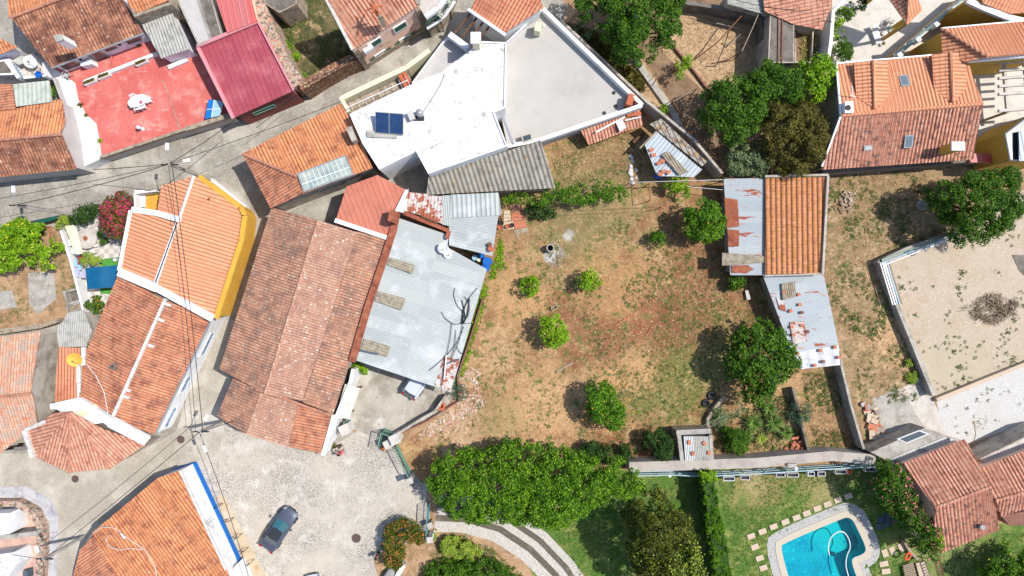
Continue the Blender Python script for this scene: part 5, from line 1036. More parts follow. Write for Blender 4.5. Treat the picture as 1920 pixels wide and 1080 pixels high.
t, top = flatroof('concrete_carport', 'grey concrete roofs and stair beside the salmon house', [(1632, 848, 2.3), (1735, 802, 2.3), (1806, 826, 2.3), (1700, 870, 2.3), (1668, 866, 2.3)], m['concrete'], m['greywall'], rim=.1, dep=.02, cat='carport')
for L in ([(1681, 823), (1724, 806), (1744, 814), (1700, 832)], [(1668, 862), (1712, 842), (1740, 850), (1700, 868)], [(1722, 840), (1770, 820), (1796, 826), (1745, 848)]):
    i_ = PP(L, 2.34); MB().poly(i_[::-1]).build('hatch_frame', m['metal'], t); MB().poly([p+Vector((0, 0, .004)) for p in inset(i_, .12)][::-1]).build('hatch_glass', m['glass'] if L[0][0] == 1681 else m['concrete_light'], t)
t, top = flatroof('cream_building', 'low cream flat roof between the path and the right salmon roof', [(1838, 860, 2.6), (1960, 800, 2.6), (1960, 840, 2.6), (1850, 880, 2.6)], m['concrete_light'], m['greywall'], rim=.1, dep=.04)
t, top = flatroof('brick_outhouse', 'small brown slab roof south of the right salmon roof', [(1878, 968, 2.4), (1960, 950, 2.4), (1960, 985, 2.4), (1892, 985, 2.4)], m['brick_dk'], m['brick_dk'], rim=.1, dep=.04, cat='outhouse')
# walls of the east gardens
wall_line('garden_wall', 'thin stone wall from the white-sheeted shed down to the south wall', [(1574, 668, 1.5), (1596, 760, 1.5), (1620, 842, 1.5)], 1.5, .22, m['concrete'])
wall_line('garden_wall', 'dark inner wall beside the yucca bed', [(1487, 728, 1.0), (1520, 860, 1.0)], 1.0, .2, m['concrete_dark'])
wall_line('boundary_wall', 'low concrete wall along the west side of the sandy lot', [(1649, 488, 1.0), (1690, 590, 1.0), (1752, 742, 1.0)], 1.0, .35, m['concrete'])
wall_line('boundary_wall', 'low wall along the north-west side of the sandy lot', [(1649, 490, 1.0), (1700, 466, 1.0), (1790, 436, 1.0)], 1.0, .25, m['concrete'])
wall_line('kerb_wall', 'straight pale kerb wall between the sandy lot and white path', [(1757, 750, .5), (1850, 712, .5), (1960, 668, .5)], .5, .35, m['slab'])
wall_line('garden_wall', 'long pinkish coped wall between the dry garden and the lawn', [(1180, 876, 1.9), (1300, 872, 1.9), (1420, 868, 1.9), (1560, 855, 1.9), (1642, 862, 1.9)], 1.9, .9, deft('wall_lilac', S(190, 180, 168), layers=[(S(166, 152, 146), .8, .45, .7), (S(214, 196, 176), 2, .6, .75)]))
# rails on the lawn side
t = T('hedge_rail', 'pale blue rail fence along the lawn side of the long wall', 'fence', P(1400, 884)); mb = MB(); g_ = [P(*q) for q in [(1192, 886, 1.5), (1260, 884, 1.5), (1316, 887, 1.5), (1420, 882, 1.5), (1540, 874, 1.5), (1642, 868, 1.5)]]
for a, b in zip(g_, g_[1:]):
    for h_ in (.05, -.6, -1.2): mb.bar(a+Vector((0, -.3, h_)), b+Vector((0, -.3, h_)), .09)
mb.build('rail', deft('rail_blue', S(178, 206, 212)), t)
for k in range(12): p = P(1192+k*40.5, 887-k*1.4, 1.5); MB().bar(Vector((p.x, p.y-.3, 0)), Vector((p.x, p.y-.3, 1.6)), .08).build('post', m['rail_blue'], t)
# driveway walls and gates
wall_line('driveway_wall', 'angled brick and concrete wall round the yard where the white car stands', [(836, 742, 1.2), (815, 772, 1.2), (790, 786, 1.2), (748, 812, 1.2)], 1.2, .22, m['greywall'])
wall_line('garden_edge', 'thin rusty edging along the west side of the dry garden', [(905, 560, .4), (880, 640, .4), (858, 705, .4), (860, 752, .4), (800, 790, .4), (752, 812, .4)], .4, .14, m['brick_dk'])
# ================================================================ trees and shrubs
def circ(x, y, r, n=10, j=.12, ry=None):
    return [(x+r*math.cos(k*2*PI/n)*(1+R.uniform(-j, j)), y+(ry or r)*math.sin(k*2*PI/n)*(1+R.uniform(-j, j))) for k in range(n)]
G = 'trees and shrubs seen from above'
foliage('broadleaf_tree', 'large bright green tree at the top edge beside the straw yard', 'tree', [(1085, -40), (1285, -40), (1280, 60), (1262, 84), (1232, 100), (1190, 118), (1165, 108), (1145, 70), (1112, 35), (1080, 15)], 2.5, 6.5, m['lf_mid'], leaf=.2, cr=.5, dens=1.1)
foliage('broadleaf_tree', 'tall mid-green tree with a sunlit lime side, west of the dormered house', 'tree', [(1316, 180), (1345, 150), (1395, 142), (1425, 112), (1470, 122), (1500, 130), (1515, 165), (1495, 195), (1445, 195), (1432, 235), (1400, 262), (1362, 262), (1338, 250), (1320, 220)], 2, 6.5, m['lf_mid'], leaf=.2, cr=.5)
foliage('broadleaf_tree', 'lime green tree touching the wall of the dormered house', 'tree', [(1488, 130), (1512, 110), (1546, 104), (1566, 126), (1556, 164), (1530, 196), (1500, 190), (1486, 160)], 2, 5.8, m['lf_bright'], leaf=.26, cr=.55)
foliage('conifer_tree', 'dark olive brown tree south of the lime green one', 'tree', [(1440, 192), (1500, 188), (1532, 198), (1553, 230), (1560, 268), (1540, 300), (1505, 326), (1460, 318), (1436, 280), (1430, 230)], 2, 6.0, m['lf_olive'], leaf=.16, cr=.5)
foliage('shrub', 'grey-green shrub between the tin lean-to and the garden shed', 'shrub', [(1368, 272), (1400, 258), (1432, 270), (1446, 310), (1436, 330), (1372, 326), (1362, 300)], .8, 3.4, m['lf_grey'], leaf=.18, cr=.4)
foliage('broadleaf_tree', 'wide airy green tree at the right edge above the sandy lot', 'tree', [(1750, 350), (1790, 330), (1850, 318), (1895, 312), (1914, 340), (1918, 380), (1906, 420), (1880, 440), (1858, 468), (1836, 440), (1812, 462), (1790, 440), (1776, 400), (1752, 380)], 2, 6.5, m['lf_mid'], leaf=.17, cr=.48, dens=1.15)
foliage('fig_tree', 'big leafy fig tree beside the brick-weighted tin shed', 'tree', [(1385, 605), (1430, 596), (1462, 615), (1490, 650), (1502, 680), (1480, 715), (1450, 740), (1432, 760), (1405, 755), (1400, 725), (1372, 712), (1364, 680), (1376, 650)], 1.5, 5.2, m['lf_mid'], leaf=.26, cr=.5, dens=1.0)
foliage('orange_tree', 'round dark green orange tree against the tin garden shed', 'tree', circ(1321, 413, 41, 12, .07), .8, 4.0, m['lf_citrus'], leaf=.2, cr=.5, flowers=(m['orangefr'], .002, .16))
foliage('shrub', 'small round dark bush just below the orange tree', 'shrub', circ(1234, 449, 15), .2, 1.6, m['lf_mid'], leaf=.15, cr=.28)
foliage('lemon_tree', 'bright lime green lemon tree in the middle of the dry garden', 'tree', circ(1038, 622, 31, 11, .1), .6, 3.2, m['lf_bright'], leaf=.2, cr=.42, flowers=(m['yellowfr'], .004, .14))
foliage('orange_tree', 'oval dark orange tree with fallen fruit near the hedge', 'tree', [(1100, 728), (1125, 715), (1150, 722), (1158, 745), (1172, 768), (1180, 790), (1165, 808), (1135, 812), (1112, 795), (1096, 765)], .8, 3.6, m['lf_citrus'], leaf=.2, cr=.5, flowers=(m['orangefr'], .003, .16))
foliage('lemon_tree', 'small round yellow-green sapling left of the concrete well', 'tree', circ(993, 537, 20, 10, .1), .3, 2.0, m['lf_bright'], leaf=.17, cr=.33)
foliage('lemon_tree', 'small irregular lime sapling below the concrete well', 'tree', [(1083, 522), (1098, 508), (1110, 500), (1118, 518), (1130, 528), (1112, 540), (1098, 550), (1085, 540)], .5, 2.4, m['lf_bright'], leaf=.2, cr=.33, dens=.8)
foliage('hedge_tree', 'huge spreading bright green tree mass beside the square entrance', 'tree', [(806, 880), (835, 850), (880, 845), (905, 850), (935, 835), (985, 832), (1040, 838), (1080, 850), (1120, 868), (1170, 868), (1205, 890), (1207, 915), (1190, 935), (1150, 938), (1118, 960), (1070, 985), (1045, 1000), (1000, 990), (950, 985), (900, 985), (850, 978), (820, 960), (812, 930), (798, 905)], 1.5, 5.4, m['lf_citrus'], leaf=.16, cr=.42, dens=.85, flowers=(m['lf_bright'], .10, .16))
foliage('conifer_tree', 'golden-tipped dark conifer between the tree mass and the tall hedge', 'tree', [(1190, 960), (1215, 930), (1240, 925), (1262, 950), (1290, 965), (1304, 1000), (1320, 1045), (1318, 1110), (1240, 1130), (1200, 1090), (1180, 1040), (1172, 1000)], 1.5, 8.0, m['lf_gold'], leaf=.17, cr=.5, flowers=(m['lf_lime'], .2, .16, .8))
ht_ = foliage('hedge', 'straight clipped tall hedge running down the lawn', 'hedge', [(1314, 886), (1338, 886), (1350, 960), (1366, 1030), (1378, 1130), (1343, 1130), (1333, 1040), (1321, 960)], .3, 3.0, m['lf_citrus'], leaf=.12, cr=.2, zo=.9, trunk=False, flat=True, dens=1.9)
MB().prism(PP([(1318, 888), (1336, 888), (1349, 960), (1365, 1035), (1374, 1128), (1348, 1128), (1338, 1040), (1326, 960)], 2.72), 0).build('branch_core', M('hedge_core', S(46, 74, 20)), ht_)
foliage('vine', 'leafy vine topping the wall end of the tall hedge', 'vine', [(1308, 884), (1340, 880), (1344, 900), (1318, 902)], 1.8, 3.2, m['lf_bright'], leaf=.2, cr=.25, trunk=False)
foliage('orange_tree', 'citrus tree at the bottom right corner of the lawn', 'tree', [(1860, 1050), (1890, 1032), (1930, 1028), (1960, 1060), (1960, 1130), (1870, 1130), (1842, 1080)], .8, 4.2, m['lf_citrus'], leaf=.2, cr=.5, flowers=(m['yellowfr'], .01, .15))
foliage('lemon_tree', 'lemon tree heavy with yellow fruit at the left edge', 'tree', [(-20, 440), (15, 420), (45, 410), (72, 420), (98, 440), (103, 462), (92, 485), (96, 505), (70, 500), (50, 492), (30, 505), (-20, 508)], .8, 3.8, m['lf_bright'], leaf=.22, cr=.5, flowers=(m['yellowfr'], .012, .17))
foliage('bougainvillea', 'magenta flowering bougainvillea against the new orange tiled house', 'shrub', [(194, 380), (215, 362), (240, 357), (256, 368), (258, 390), (276, 402), (262, 415), (246, 418), (240, 445), (225, 450), (200, 440), (190, 415)], .6, 3.8, m['lf_olive'], leaf=.15, cr=.4, flowers=(m['magenta'], .22, .14, .9))
foliage('hedge', 'dark green oleander hedge along the street left of the bougainvillea', 'hedge', [(131, 406), (150, 392), (172, 383), (188, 390), (186, 408), (160, 418), (138, 420)], .4, 2.0, m['lf_dark'], leaf=.16, cr=.34)
foliage('shrub', 'small lime green bush at the patio corner', 'shrub', [(106, 410), (122, 405), (134, 414), (128, 428), (108, 430)], .2, 1.5, m['lf_lime'], leaf=.12, cr=.25)
foliage('shrub', 'round yellow-green bush above the blue tarpaulin', 'shrub', circ(172, 489, 17, 10, .07), .3, 2.2, m['lf_lime'], leaf=.15, cr=.32)
foliage('shrub', 'dark shrub with tiny red blooms below the blue tarpaulin', 'shrub', [(164, 558), (185, 556), (193, 570), (188, 586), (172, 586), (163, 572)], .2, 1.6, m['lf_mid'], leaf=.15, cr=.3, flowers=(m['orangefl'], .05, .12))
foliage('climber', 'small leafy climber at the foot of the bougainvillea', 'plant', [(186, 432), (200, 440), (200, 455), (188, 458)], .2, 1.2, m['lf_mid'], leaf=.15, cr=.25)
foliage('lantana_hedge', 'orange flowering hedge curling round the bare bed by the square', 'hedge', [(745, 975), (765, 976), (800, 992), (806, 1008), (795, 1018), (765, 1022), (756, 1040), (757, 1062), (735, 1072), (716, 1050), (714, 1015), (725, 990)], .4, 2.1, m['lf_rust'], leaf=.15, cr=.34, flowers=(m['orangefl'], .09, .12), zo=.7)
foliage('shrub', 'mixed shrub bed beside the banded drive', 'shrub', [(826, 1012), (850, 1005), (880, 1015), (905, 1035), (885, 1050), (850, 1045), (824, 1035)], .1, 1.3, m['lf_lime'], leaf=.15, cr=.3, trunk=False)
foliage('shrub', 'dark green shrubs at the bottom edge left of the banded drive', 'shrub', [(795, 1065), (830, 1052), (870, 1055), (905, 1045), (940, 1060), (975, 1090), (975, 1140), (790, 1140)], .1, 1.8, m['lf_mid'], leaf=.17, cr=.38, trunk=False)
foliage('shrub', 'low lime shrub right beside the white gate post', 'shrub', [(812, 990), (818, 992), (818, 1012), (811, 1012)], .1, .8, m['lf_lime'], leaf=.13, cr=.2, trunk=False)
foliage('bougainvillea', 'pink flowering bougainvillea spilling over the salmon tiled house', 'shrub', [(1645, 862), (1680, 866), (1700, 890), (1712, 930), (1735, 950), (1752, 965), (1762, 1010), (1752, 1050), (1735, 1052), (1715, 1015), (1690, 985), (1668, 955), (1642, 935), (1634, 890)], 1.5, 5.0, m['lf_mid'], leaf=.17, cr=.42, flowers=(m['pinkfl'], .10, .17, .5))
foliage('climber', 'vine tendrils creeping across the salmon tiles', 'plant', [(1738, 965), (1760, 985), (1770, 1010), (1768, 1032), (1745, 1040)], 3.2, 4.4, m['lf_bright'], leaf=.15, cr=.22, trunk=False, dens=.5)
foliage('grape_vine', 'grape vine sprawling along the wires above the dry garden', 'vine', [(940, 366), (975, 358), (1010, 372), (1040, 340), (1065, 350), (1100, 340), (1120, 335), (1170, 345), (1188, 362), (1165, 374), (1120, 378), (1100, 388), (1075, 382), (1050, 378), (1020, 384), (980, 382), (946, 384)], 1.3, 2.2, m['lf_citrus'], leaf=.18, cr=.34, dens=.6, flat=True, trunk=False)
foliage('shrub', 'low tangled shrub under the grape vine', 'shrub', [(985, 392), (1010, 380), (1040, 385), (1045, 405), (1015, 412), (988, 408)], .1, 1.1, m['lf_dark'], leaf=.17, cr=.3, trunk=False, dens=.7)
foliage('shrub', 'light green bush between the blue barrel and the orange tree', 'shrub', [(1246, 350), (1262, 328), (1285, 330), (1294, 345), (1290, 368), (1268, 366)], .3, 2.2, m['lf_bright'], leaf=.18, cr=.36, dens=.8)
foliage('shrub', 'dark bush left of the concrete slatted hut', 'shrub', [(1208, 815), (1225, 805), (1255, 806), (1264, 830), (1258, 860), (1235, 864), (1210, 850)], .3, 2.6, m['lf_dark'], leaf=.17, cr=.38)
foliage('shrub', 'dark low bush between the huge tree mass and the wall', 'shrub', [(1090, 838), (1110, 828), (1140, 835), (1155, 855), (1140, 868), (1100, 862)], .2, 2.0, m['lf_dark'], leaf=.17, cr=.35)
foliage('shrub', 'thin green bush by the west end of the long coped wall', 'shrub', [(1162, 836), (1180, 826), (1196, 840), (1190, 862), (1168, 862)], .2, 1.4, m['lf_dark'], leaf=.15, cr=.3, trunk=False)
foliage('oleander', 'blue-green oleander between the yuccas and the dark inner wall', 'shrub', circ(1500, 776, 22, 10, .1), .3, 2.0, m['lf_blue'], leaf=.26, cr=.36, elong=.2)
foliage('shrub', 'mid-green bush left of the yuccas', 'shrub', [(1358, 802), (1380, 796), (1402, 815), (1404, 845), (1385, 855), (1362, 845)], .2, 1.8, m['lf_mid'], leaf=.14, cr=.35)
foliage('shrub', 'grey leafed bush beside the lawn wall hut', 'shrub', [(1330, 770), (1355, 760), (1366, 790), (1350, 808), (1332, 800)], .1, 1.0, m['lf_grey'], leaf=.12, cr=.25, trunk=False, dens=.5)
foliage('oleander', 'blue-green plant with long leaves at the tip of the tin roofed barn', 'shrub', [(846, 725), (862, 718), (876, 728), (880, 742), (864, 752), (848, 745)], .1, 1.4, m['lf_blue'], leaf=.26, cr=.3, elong=.22, trunk=False)
foliage('shrub', 'small weedy bush between the workshop and the driveway', 'shrub', [(658, 681), (672, 680), (692, 692), (690, 702), (672, 698), (660, 692)], .2, 1.2, m['lf_bright'], leaf=.18, cr=.25)
foliage('shrub', 'dark bush poking out below the rusty corner of the garden shed', 'shrub', circ(1380, 530, 15), .1, 1.6, m['lf_mid'], leaf=.18, cr=.3)
foliage('shrub', 'flowering shrub inside the corner of the white-topped wall', 'shrub', [(1566, 20), (1590, 10), (1598, 30), (1590, 40), (1572, 48), (1584, 66), (1566, 72)], .3, 1.8, m['lf_bright'], leaf=.16, cr=.34, flowers=(m['lilacfl'] if 'lilacfl' in m else m['whitefl'], .03, .16))
foliage('shrub', 'dark shrub at the very top of the paved yard', 'shrub', [(1592, 5), (1620, -5), (1622, 18), (1600, 26)], .3, 1.6, m['lf_dark'], leaf=.16, cr=.3, flowers=(m['whitefl'], .03, .2))
foliage('shrub', 'round feathery green shrub left of the paved yard', 'shrub', [(1562, 72), (1582, 74), (1597, 92), (1592, 115), (1568, 120), (1558, 98)], .3, 2.2, m['lf_mid'], leaf=.14, cr=.33)
foliage('vine', 'ragged green bush over the pipe frame of the shaded beds', 'shrub', [(1272, 108), (1290, 98), (1302, 112), (1290, 130), (1278, 150), (1268, 148), (1266, 125)], .4, 2.4, m['lf_bright'], leaf=.16, cr=.25, dens=.35)
foliage('shrub', 'small green bush on the shaded path edge', 'shrub', [(1240, 195), (1252, 200), (1250, 214), (1238, 212)], .1, 1, m['lf_bright'], leaf=.14, cr=.22, dens=.7)
foliage('shrub', 'yellow green moss clump by the concrete slab', 'shrub', [(1700, 700), (1716, 695), (1724, 708), (1712, 720), (1698, 714)], 0, .5, m['lf_lime'], leaf=.12, cr=.2, trunk=False)
foliage('shrub', 'dry greenish bush by the end of the long west lot wall', 'shrub', [(1697, 676), (1708, 674), (1712, 686), (1700, 690)], 0, .5, m['lf_lime'], leaf=.12, cr=.2, trunk=False)
for x, y, r, l in ((92, 20, 12, None),): pass
for i, (x, y, l) in enumerate(((572, 35, 'upper weedy clump by the rubble wall'), (541, 86, 'middle weedy clump by the rubble wall'), (553, 105, 'lower weedy clump by the rubble wall'), (568, 144, 'small weedy clump at the corner of the stone wall'), (552, 16, 'weedy clump below the crumbling slab'))):
    foliage('weed_clump', l, 'plant', circ(x-18 if i in (0,) else x, y, 9), 0, .8, m['lf_bright'], leaf=.16, cr=.25, trunk=False, dens=.7, group='weedy clumps in the overgrown plot')
# rosette plants
for x, y, r, n, k, l in ((1410, 792, 1.25, 90, 'lf_yucca', 'left yucca of the two largest, with a neat star of blades'), (1449, 792, 1.35, 96, 'lf_yucca', 'right yucca of the two largest, fuller and darker'), (1472, 812, 1.0, 60, 'lf_yucca', 'lower yucca right of the two largest'), (1400, 815, .95, 60, 'lf_yucca', 'yucca just below the left star-shaped one'),
        (1425, 822, .8, 44, 'lf_lime', 'small yellow yucca below the others'), (1440, 765, 1.05, 60, 'lf_yucca', 'upper yucca under the edge of the fig tree'),
        (1788, 45, 1.2, 60, 'lf_palm', 'left palm against the roof of the hipped house'), (1812, 40, 1.3, 66, 'lf_palm', 'middle palm against the roof of the hipped house'), (1834, 38, 1.1, 56, 'lf_palm', 'right palm against the roof of the hipped house'),
        (1651, 915, 1.3, 60, 'lf_palm', 'fan palm at the head of the bougainvillea by the lawn'),
        (895, 1075, .8, 30, 'lf_lime', 'pale spiky agave at the bottom edge of the shrub bed'),
        (1090, 45, .7, 34, 'lf_grey', 'top aloe of the cluster beside the roof terrace'), (1078, 58, .6, 30, 'lf_grey', 'left aloe of the cluster beside the roof terrace'), (1102, 68, .7, 34, 'lf_grey', 'right aloe of the cluster beside the roof terrace'), (1090, 75, .6, 30, 'lf_grey', 'bottom aloe of the cluster beside the roof terrace'),
        (102, 168, .5, 30, 'lf_palm', 'upper potted palm beside the ribbed awning'), (103, 178, .55, 34, 'lf_palm', 'lower potted palm beside the ribbed awning')):
    rosette('palm' if k == 'lf_palm' else 'yucca', l, P(x, y, .35 if x > 200 else 1.6), r, n, m[k], wd=.075 if 'yucca' in l else .05, trunk=.5 if k == 'lf_palm' and x > 200 else 0, group='spiky plants')
# low growth
gar = [[(905, 420), (1000, 400), (1270, 400), (1360, 480), (1420, 520), (1480, 700), (1400, 760), (1270, 800), (1180, 860), (800, 850), (850, 760), (880, 660), (905, 560)]]
mk1 = lambda x, y: nz2(x, y, .9, 3)+.35*nz2(x, y, 3, 4) > .25
east = lambda x, y: (nz2(x, y, .8, 5)+.12*(x-10)-.04*y > .1)
tufts('dry_grass', 'dry straw grass across the middle garden', gar, 9000, .15, m['straw'], blades=6, up=.3, mask=lambda x, y: nz2(x, y, .9, 9)+.4*nz2(x, y, 3, 19) > -.05)
tufts('weeds', 'low green weeds patched over the dry garden', gar, 3600, .20, m['weed'], blades=16, up=.35, mask=mk1, leafy=True)
tufts('weeds', 'thicker grassy weeds in the east half of the dry garden', gar, 7000, .17, m['weed'], blades=9, up=.3, mask=lambda x, y: east(x, y) & (x > 6))
tufts('weeds', 'weeds and grass on the plot behind the white house', [[(1025, 270), (1090, 260), (1180, 250), (1205, 300), (1200, 345), (1050, 350)]], 900, .22, m['weed'], blades=10, up=.35, leafy=True, mask=lambda x, y: nz2(x, y, 1.2, 8) > -.1)
tufts('dry_grass', 'straw on the plot behind the white house', [[(1025, 270), (1090, 260), (1180, 250), (1205, 300), (1200, 345), (1050, 350)]], 1200, .18, m['straw'], blades=7, up=.3)
rg_ = [[(1552, 325), (1740, 315), (1760, 400), (1780, 430), (1650, 480), (1750, 745), (1640, 760), (1600, 720), (1545, 520)]]
tufts('weeds', 'green weeds over the stony strip beside the garden shed', rg_, 1500, .26, m['weed'], blades=20, up=.4, leafy=True, mask=lambda x, y: nz2(x, y, 1.5, 14) > .0)
tufts('dry_grass', 'dry grass over the stony strip beside the garden shed', rg_, 2500, .17, m['straw'], blades=7, up=.3)
tufts('weeds', 'scattered small weeds in the sandy lot', [[(1665, 492), (1760, 460), (1925, 400), (1925, 680), (1756, 738)]], 420, .24, m['weed'], blades=18, up=.3, leafy=True, mask=lambda x, y: nz2(x, y, 1.6, 21)-.05*y > .2)
tufts('weeds', 'thin weeds sprouting in the white path', [[(1765, 760), (1930, 700), (1930, 770), (1790, 835)]], 40, .2, m['weed'], blades=9, up=.3)
tufts('dry_grass', 'matted straw in the pipe-framed yard', [[(1262, 12), (1300, 6), (1415, 50), (1410, 150), (1345, 190), (1240, 95)]], 2600, .16, m['straw'], blades=6, up=.2)
tufts('dry_grass', 'straw on the path beside the concrete edge', [[(1175, 120), (1205, 110), (1272, 215), (1285, 250), (1262, 240), (1190, 170)]], 600, .16, m['straw'], blades=6, up=.2)
tufts('undergrowth', 'dry brambles beside the roof terrace wall', [[(1062, 45), (1140, 70), (1165, 115), (1210, 150), (1200, 175), (1120, 110)]], 900, .34, m['lf_olive'], blades=10, up=.7)
tufts('grass', 'mown lawn round the pool', [[(1040, 1000), (1200, 920), (1310, 900), (1320, 960), (1380, 1090), (1090, 1090)], [(1345, 895), (1630, 885), (1640, 1000), (1620, 960), (1590, 950), (1440, 1010), (1450, 1090), (1380, 1090)], [(1640, 1040), (1730, 1050), (1740, 1090), (1620, 1090)], [(1760, 1055), (1880, 1000), (1930, 1000), (1930, 1090), (1760, 1090)]], 16000, .11, m['lawnb'], blades=6, up=.35, mask=lambda x, y: nz2(x, y, .9, 31) > -.75)
tufts('weeds', 'weeds in the south-east garden beds', [[(1340, 780), (1480, 740), (1515, 855), (1340, 862)], [(1505, 700), (1570, 700), (1610, 845), (1525, 845)]], 1500, .24, m['weed'], blades=10, up=.5, mask=lambda x, y: nz2(x, y, 1.3, 6) > -.2)
tufts('dry_grass', 'straw in the south-east garden beds', [[(1340, 780), (1480, 740), (1515, 855), (1340, 862)], [(1505, 700), (1570, 700), (1610, 845), (1525, 845)]], 1500, .17, m['straw'], blades=7, up=.3)
tufts('weeds', 'rank grass in the shaded overgrown plot', [[(520, 20), (560, -10), (620, -20), (655, 100), (575, 150), (545, 100)]], 900, .24, m['weed'], blades=9, up=.5, mask=lambda x, y: nz2(x, y, 1.2, 41) > -.1)
tufts('weeds', 'weeds along the driveway wall and barn edge', [[(905, 530), (915, 540), (870, 700), (850, 730)], [(930, 480), (940, 440), (945, 500), (915, 530)]], 420, .28, m['lf_bright'], blades=11, up=.5, leafy=True)
tufts('weeds', 'weeds in the allotment left of the patio', [[(60, 420), (118, 420), (150, 540), (120, 560), (0, 620), (0, 520), (60, 510)]], 800, .2, m['weed'], blades=9, up=.35, mask=lambda x, y: nz2(x, y, 1.4, 12) > .1)
tufts('ground_cover', 'leafy ground cover in the bed beside the banded drive', [[(822, 1015), (850, 1000), (925, 1030), (1000, 1100), (800, 1100)]], 800, .3, m['weed'], blades=12, up=.5, leafy=True)
tufts('stones', 'pale stones and rubbish strewn below the barn corner', [[(860, 690), (900, 690), (905, 760), (850, 800), (770, 830), (800, 800), (852, 765)]], 700, .13, m['litter'], blades=3, up=.1, elong=1.6)
tufts('stones', 'small pale stones on the strip beside the garden shed', rg_, 700, .10, m['litter'], blades=2, up=.1, elong=1.6)
tufts('stones', 'pale scraps and stones scattered in the dry garden', gar, 420, .08, m['litter'], blades=2, up=.1, elong=1.6)
tufts('fallen_fruit', 'fallen oranges round the oval orange tree', [circ(1137, 765, 58)], 130, .13, m['orangefr'], blades=1, up=.1, elong=2.2)
tufts('brush_pile', 'heap of cut grey-brown brush in the sandy lot', [circ(1856, 580, 46, 16, .3, 26)], 200, .45, leafmat('brush', [S(120, 102, 84), S(170, 150, 126), S(206, 188, 162)], trans=0), blades=10, up=.6, elong=.12)
tufts('dead_leaves', 'curled dead leaves on the white path', [[(1820, 785), (1850, 780), (1850, 805), (1825, 806)]], 60, .2, m['straw'], blades=4, up=.3, leafy=True)
tufts('hay', 'dried plants lying in the walled pen', [[(1494, 65), (1520, 70), (1520, 115), (1494, 115)]], 300, .28, leafmat('hay', [S(140, 126, 70), S(190, 176, 110)], trans=0), blades=9, up=.4, z=1.0)
# ================================================================ small things
V3 = Vector
def on(x, y, z=0): return P(x, y, z)
# --- patio at the left
sheet('patio', [(118, 420), (190, 405), (232, 470), (226, 505), (200, 620), (165, 640), (150, 560)], m['patio'], .02)
o = MB().flat([PP([(186, 487), (227, 481), (225, 497), (188, 500)], .03)]).build('artificial_turf', m['turf']); tag(o, 'strip of bright artificial turf above the blue tarpaulin', 'turf mat')
o = MB().flat([PP([(188, 540), (210, 540), (206, 552), (188, 550)], .03)]).build('artificial_turf', m['turf']); tag(o, 'scrap of artificial turf below the blue tarpaulin', 'turf mat')
t = T('tarpaulin_canopy', 'dark blue tarpaulin canopy stretched over the patio', 'canopy', on(192, 520)); corr('tarpaulin', PP([(161, 502, 2.3), (223, 497, 2.3), (221, 538, 2.2), (165, 542, 2.2)]), (0, 1), m['blue_tarp'], t, p=2.4, amp=.16, kind='sin', seg=10, th=.02)
for x, y in ((163, 504), (221, 500), (219, 536), (167, 540)): MB().bar(V3((*P(x, y, 2.2).xy, 0)), P(x, y, 2.2), .07).build('pole', m['metal'], t)
t = T('awning', 'pale sagging fabric awning over the patio laundry', 'awning', on(140, 450)); corr('fabric', PP([(122, 424, 2.4), (142, 422, 2.4), (156, 475, 2.3), (142, 478, 2.3)]), (0, 1), m['cream'], t, p=1.2, amp=.08, kind='sin', th=.02)
for x, y in ((124, 426), (141, 424), (155, 473), (143, 476)): MB().bar(V3((*P(x, y, 2.3).xy, 0)), P(x, y, 2.3), .06).build('pole', m['metal'], t)
wall_line('garden_wall', 'white wall along the west side of the patio', [(113, 432, 1.3), (132, 490, 1.3), (150, 560, 1.3), (170, 640, 1.3)], 1.3, .2, m['white'])
c = on(172, 448); t = T('round_table', 'round white stone table with a rusty centre on the patio', 'table', c); MB().lathe(c, [(.25, 0), (.22, .7), (.95, .72), (.97, .8), (.02, .81)], 28).build('table_top', m['concrete_light'], t); MB().lathe(c+V3((-.1, 0, .81)), [(.24, 0), (.22, .03), (.02, .04)], 9).build('centre_dish', m['rust'], t)
t = T('bench', 'square white bench kerb round the stone table', 'bench', c); mb = MB(); mb.bar(P(156, 440, .4), P(160, 464, .4), .2, .3).bar(P(160, 464, .4), P(186, 460, .4), .2, .3); mb.build('seat', m['white'], t)
for x, y, w_, h_, k, l in ((150, 488, .5, .9, 'red', 'red cloth hanging among the patio laundry'), (149, 476, .5, .5, 'clothblue', 'pale turquoise towel at the top of the patio laundry'), (143, 493, .4, .8, 'clothblue', 'light blue sheet beside the red cloth'), (150, 500, .45, .7, 'clothblue', 'light blue towel below the red cloth'), (157, 515, .5, .7, 'lilac', 'lilac towel lowest in the patio laundry'), (145, 512, .4, .8, 'lilac', 'lilac sheet against the white patio wall'), (138, 470, .35, .7, 'paper', 'white sheet under the fabric awning'), (134, 455, .5, .7, 'paper', 'white cloth near the top of the patio wall')):
    cc = P(x, y, 1.3); V_ = [cc+V3((math.cos(.25)*w_*(i/3-.5)+.03*math.sin(j*2+i), w_*.1+h_*(j/4-.5), .04*math.sin(i*2.1+j))) for j in range(5) for i in range(4)]
    o = npmesh('laundry', [tuple(v) for v in V_], [[j*4+i, j*4+i+1, j*4+i+5, j*4+i+4] for j in range(4) for i in range(3)], m[k], smooth=True); tag(o, l, 'laundry', 'laundry drying on the patio')
o = MB().tube([P(136, 450, 1.32), P(150, 490, 1.28), P(162, 525, 1.32)], .015, 4).build('clothes_line', m['metal']); tag(o, 'thin line carrying the patio laundry', 'clothes line')
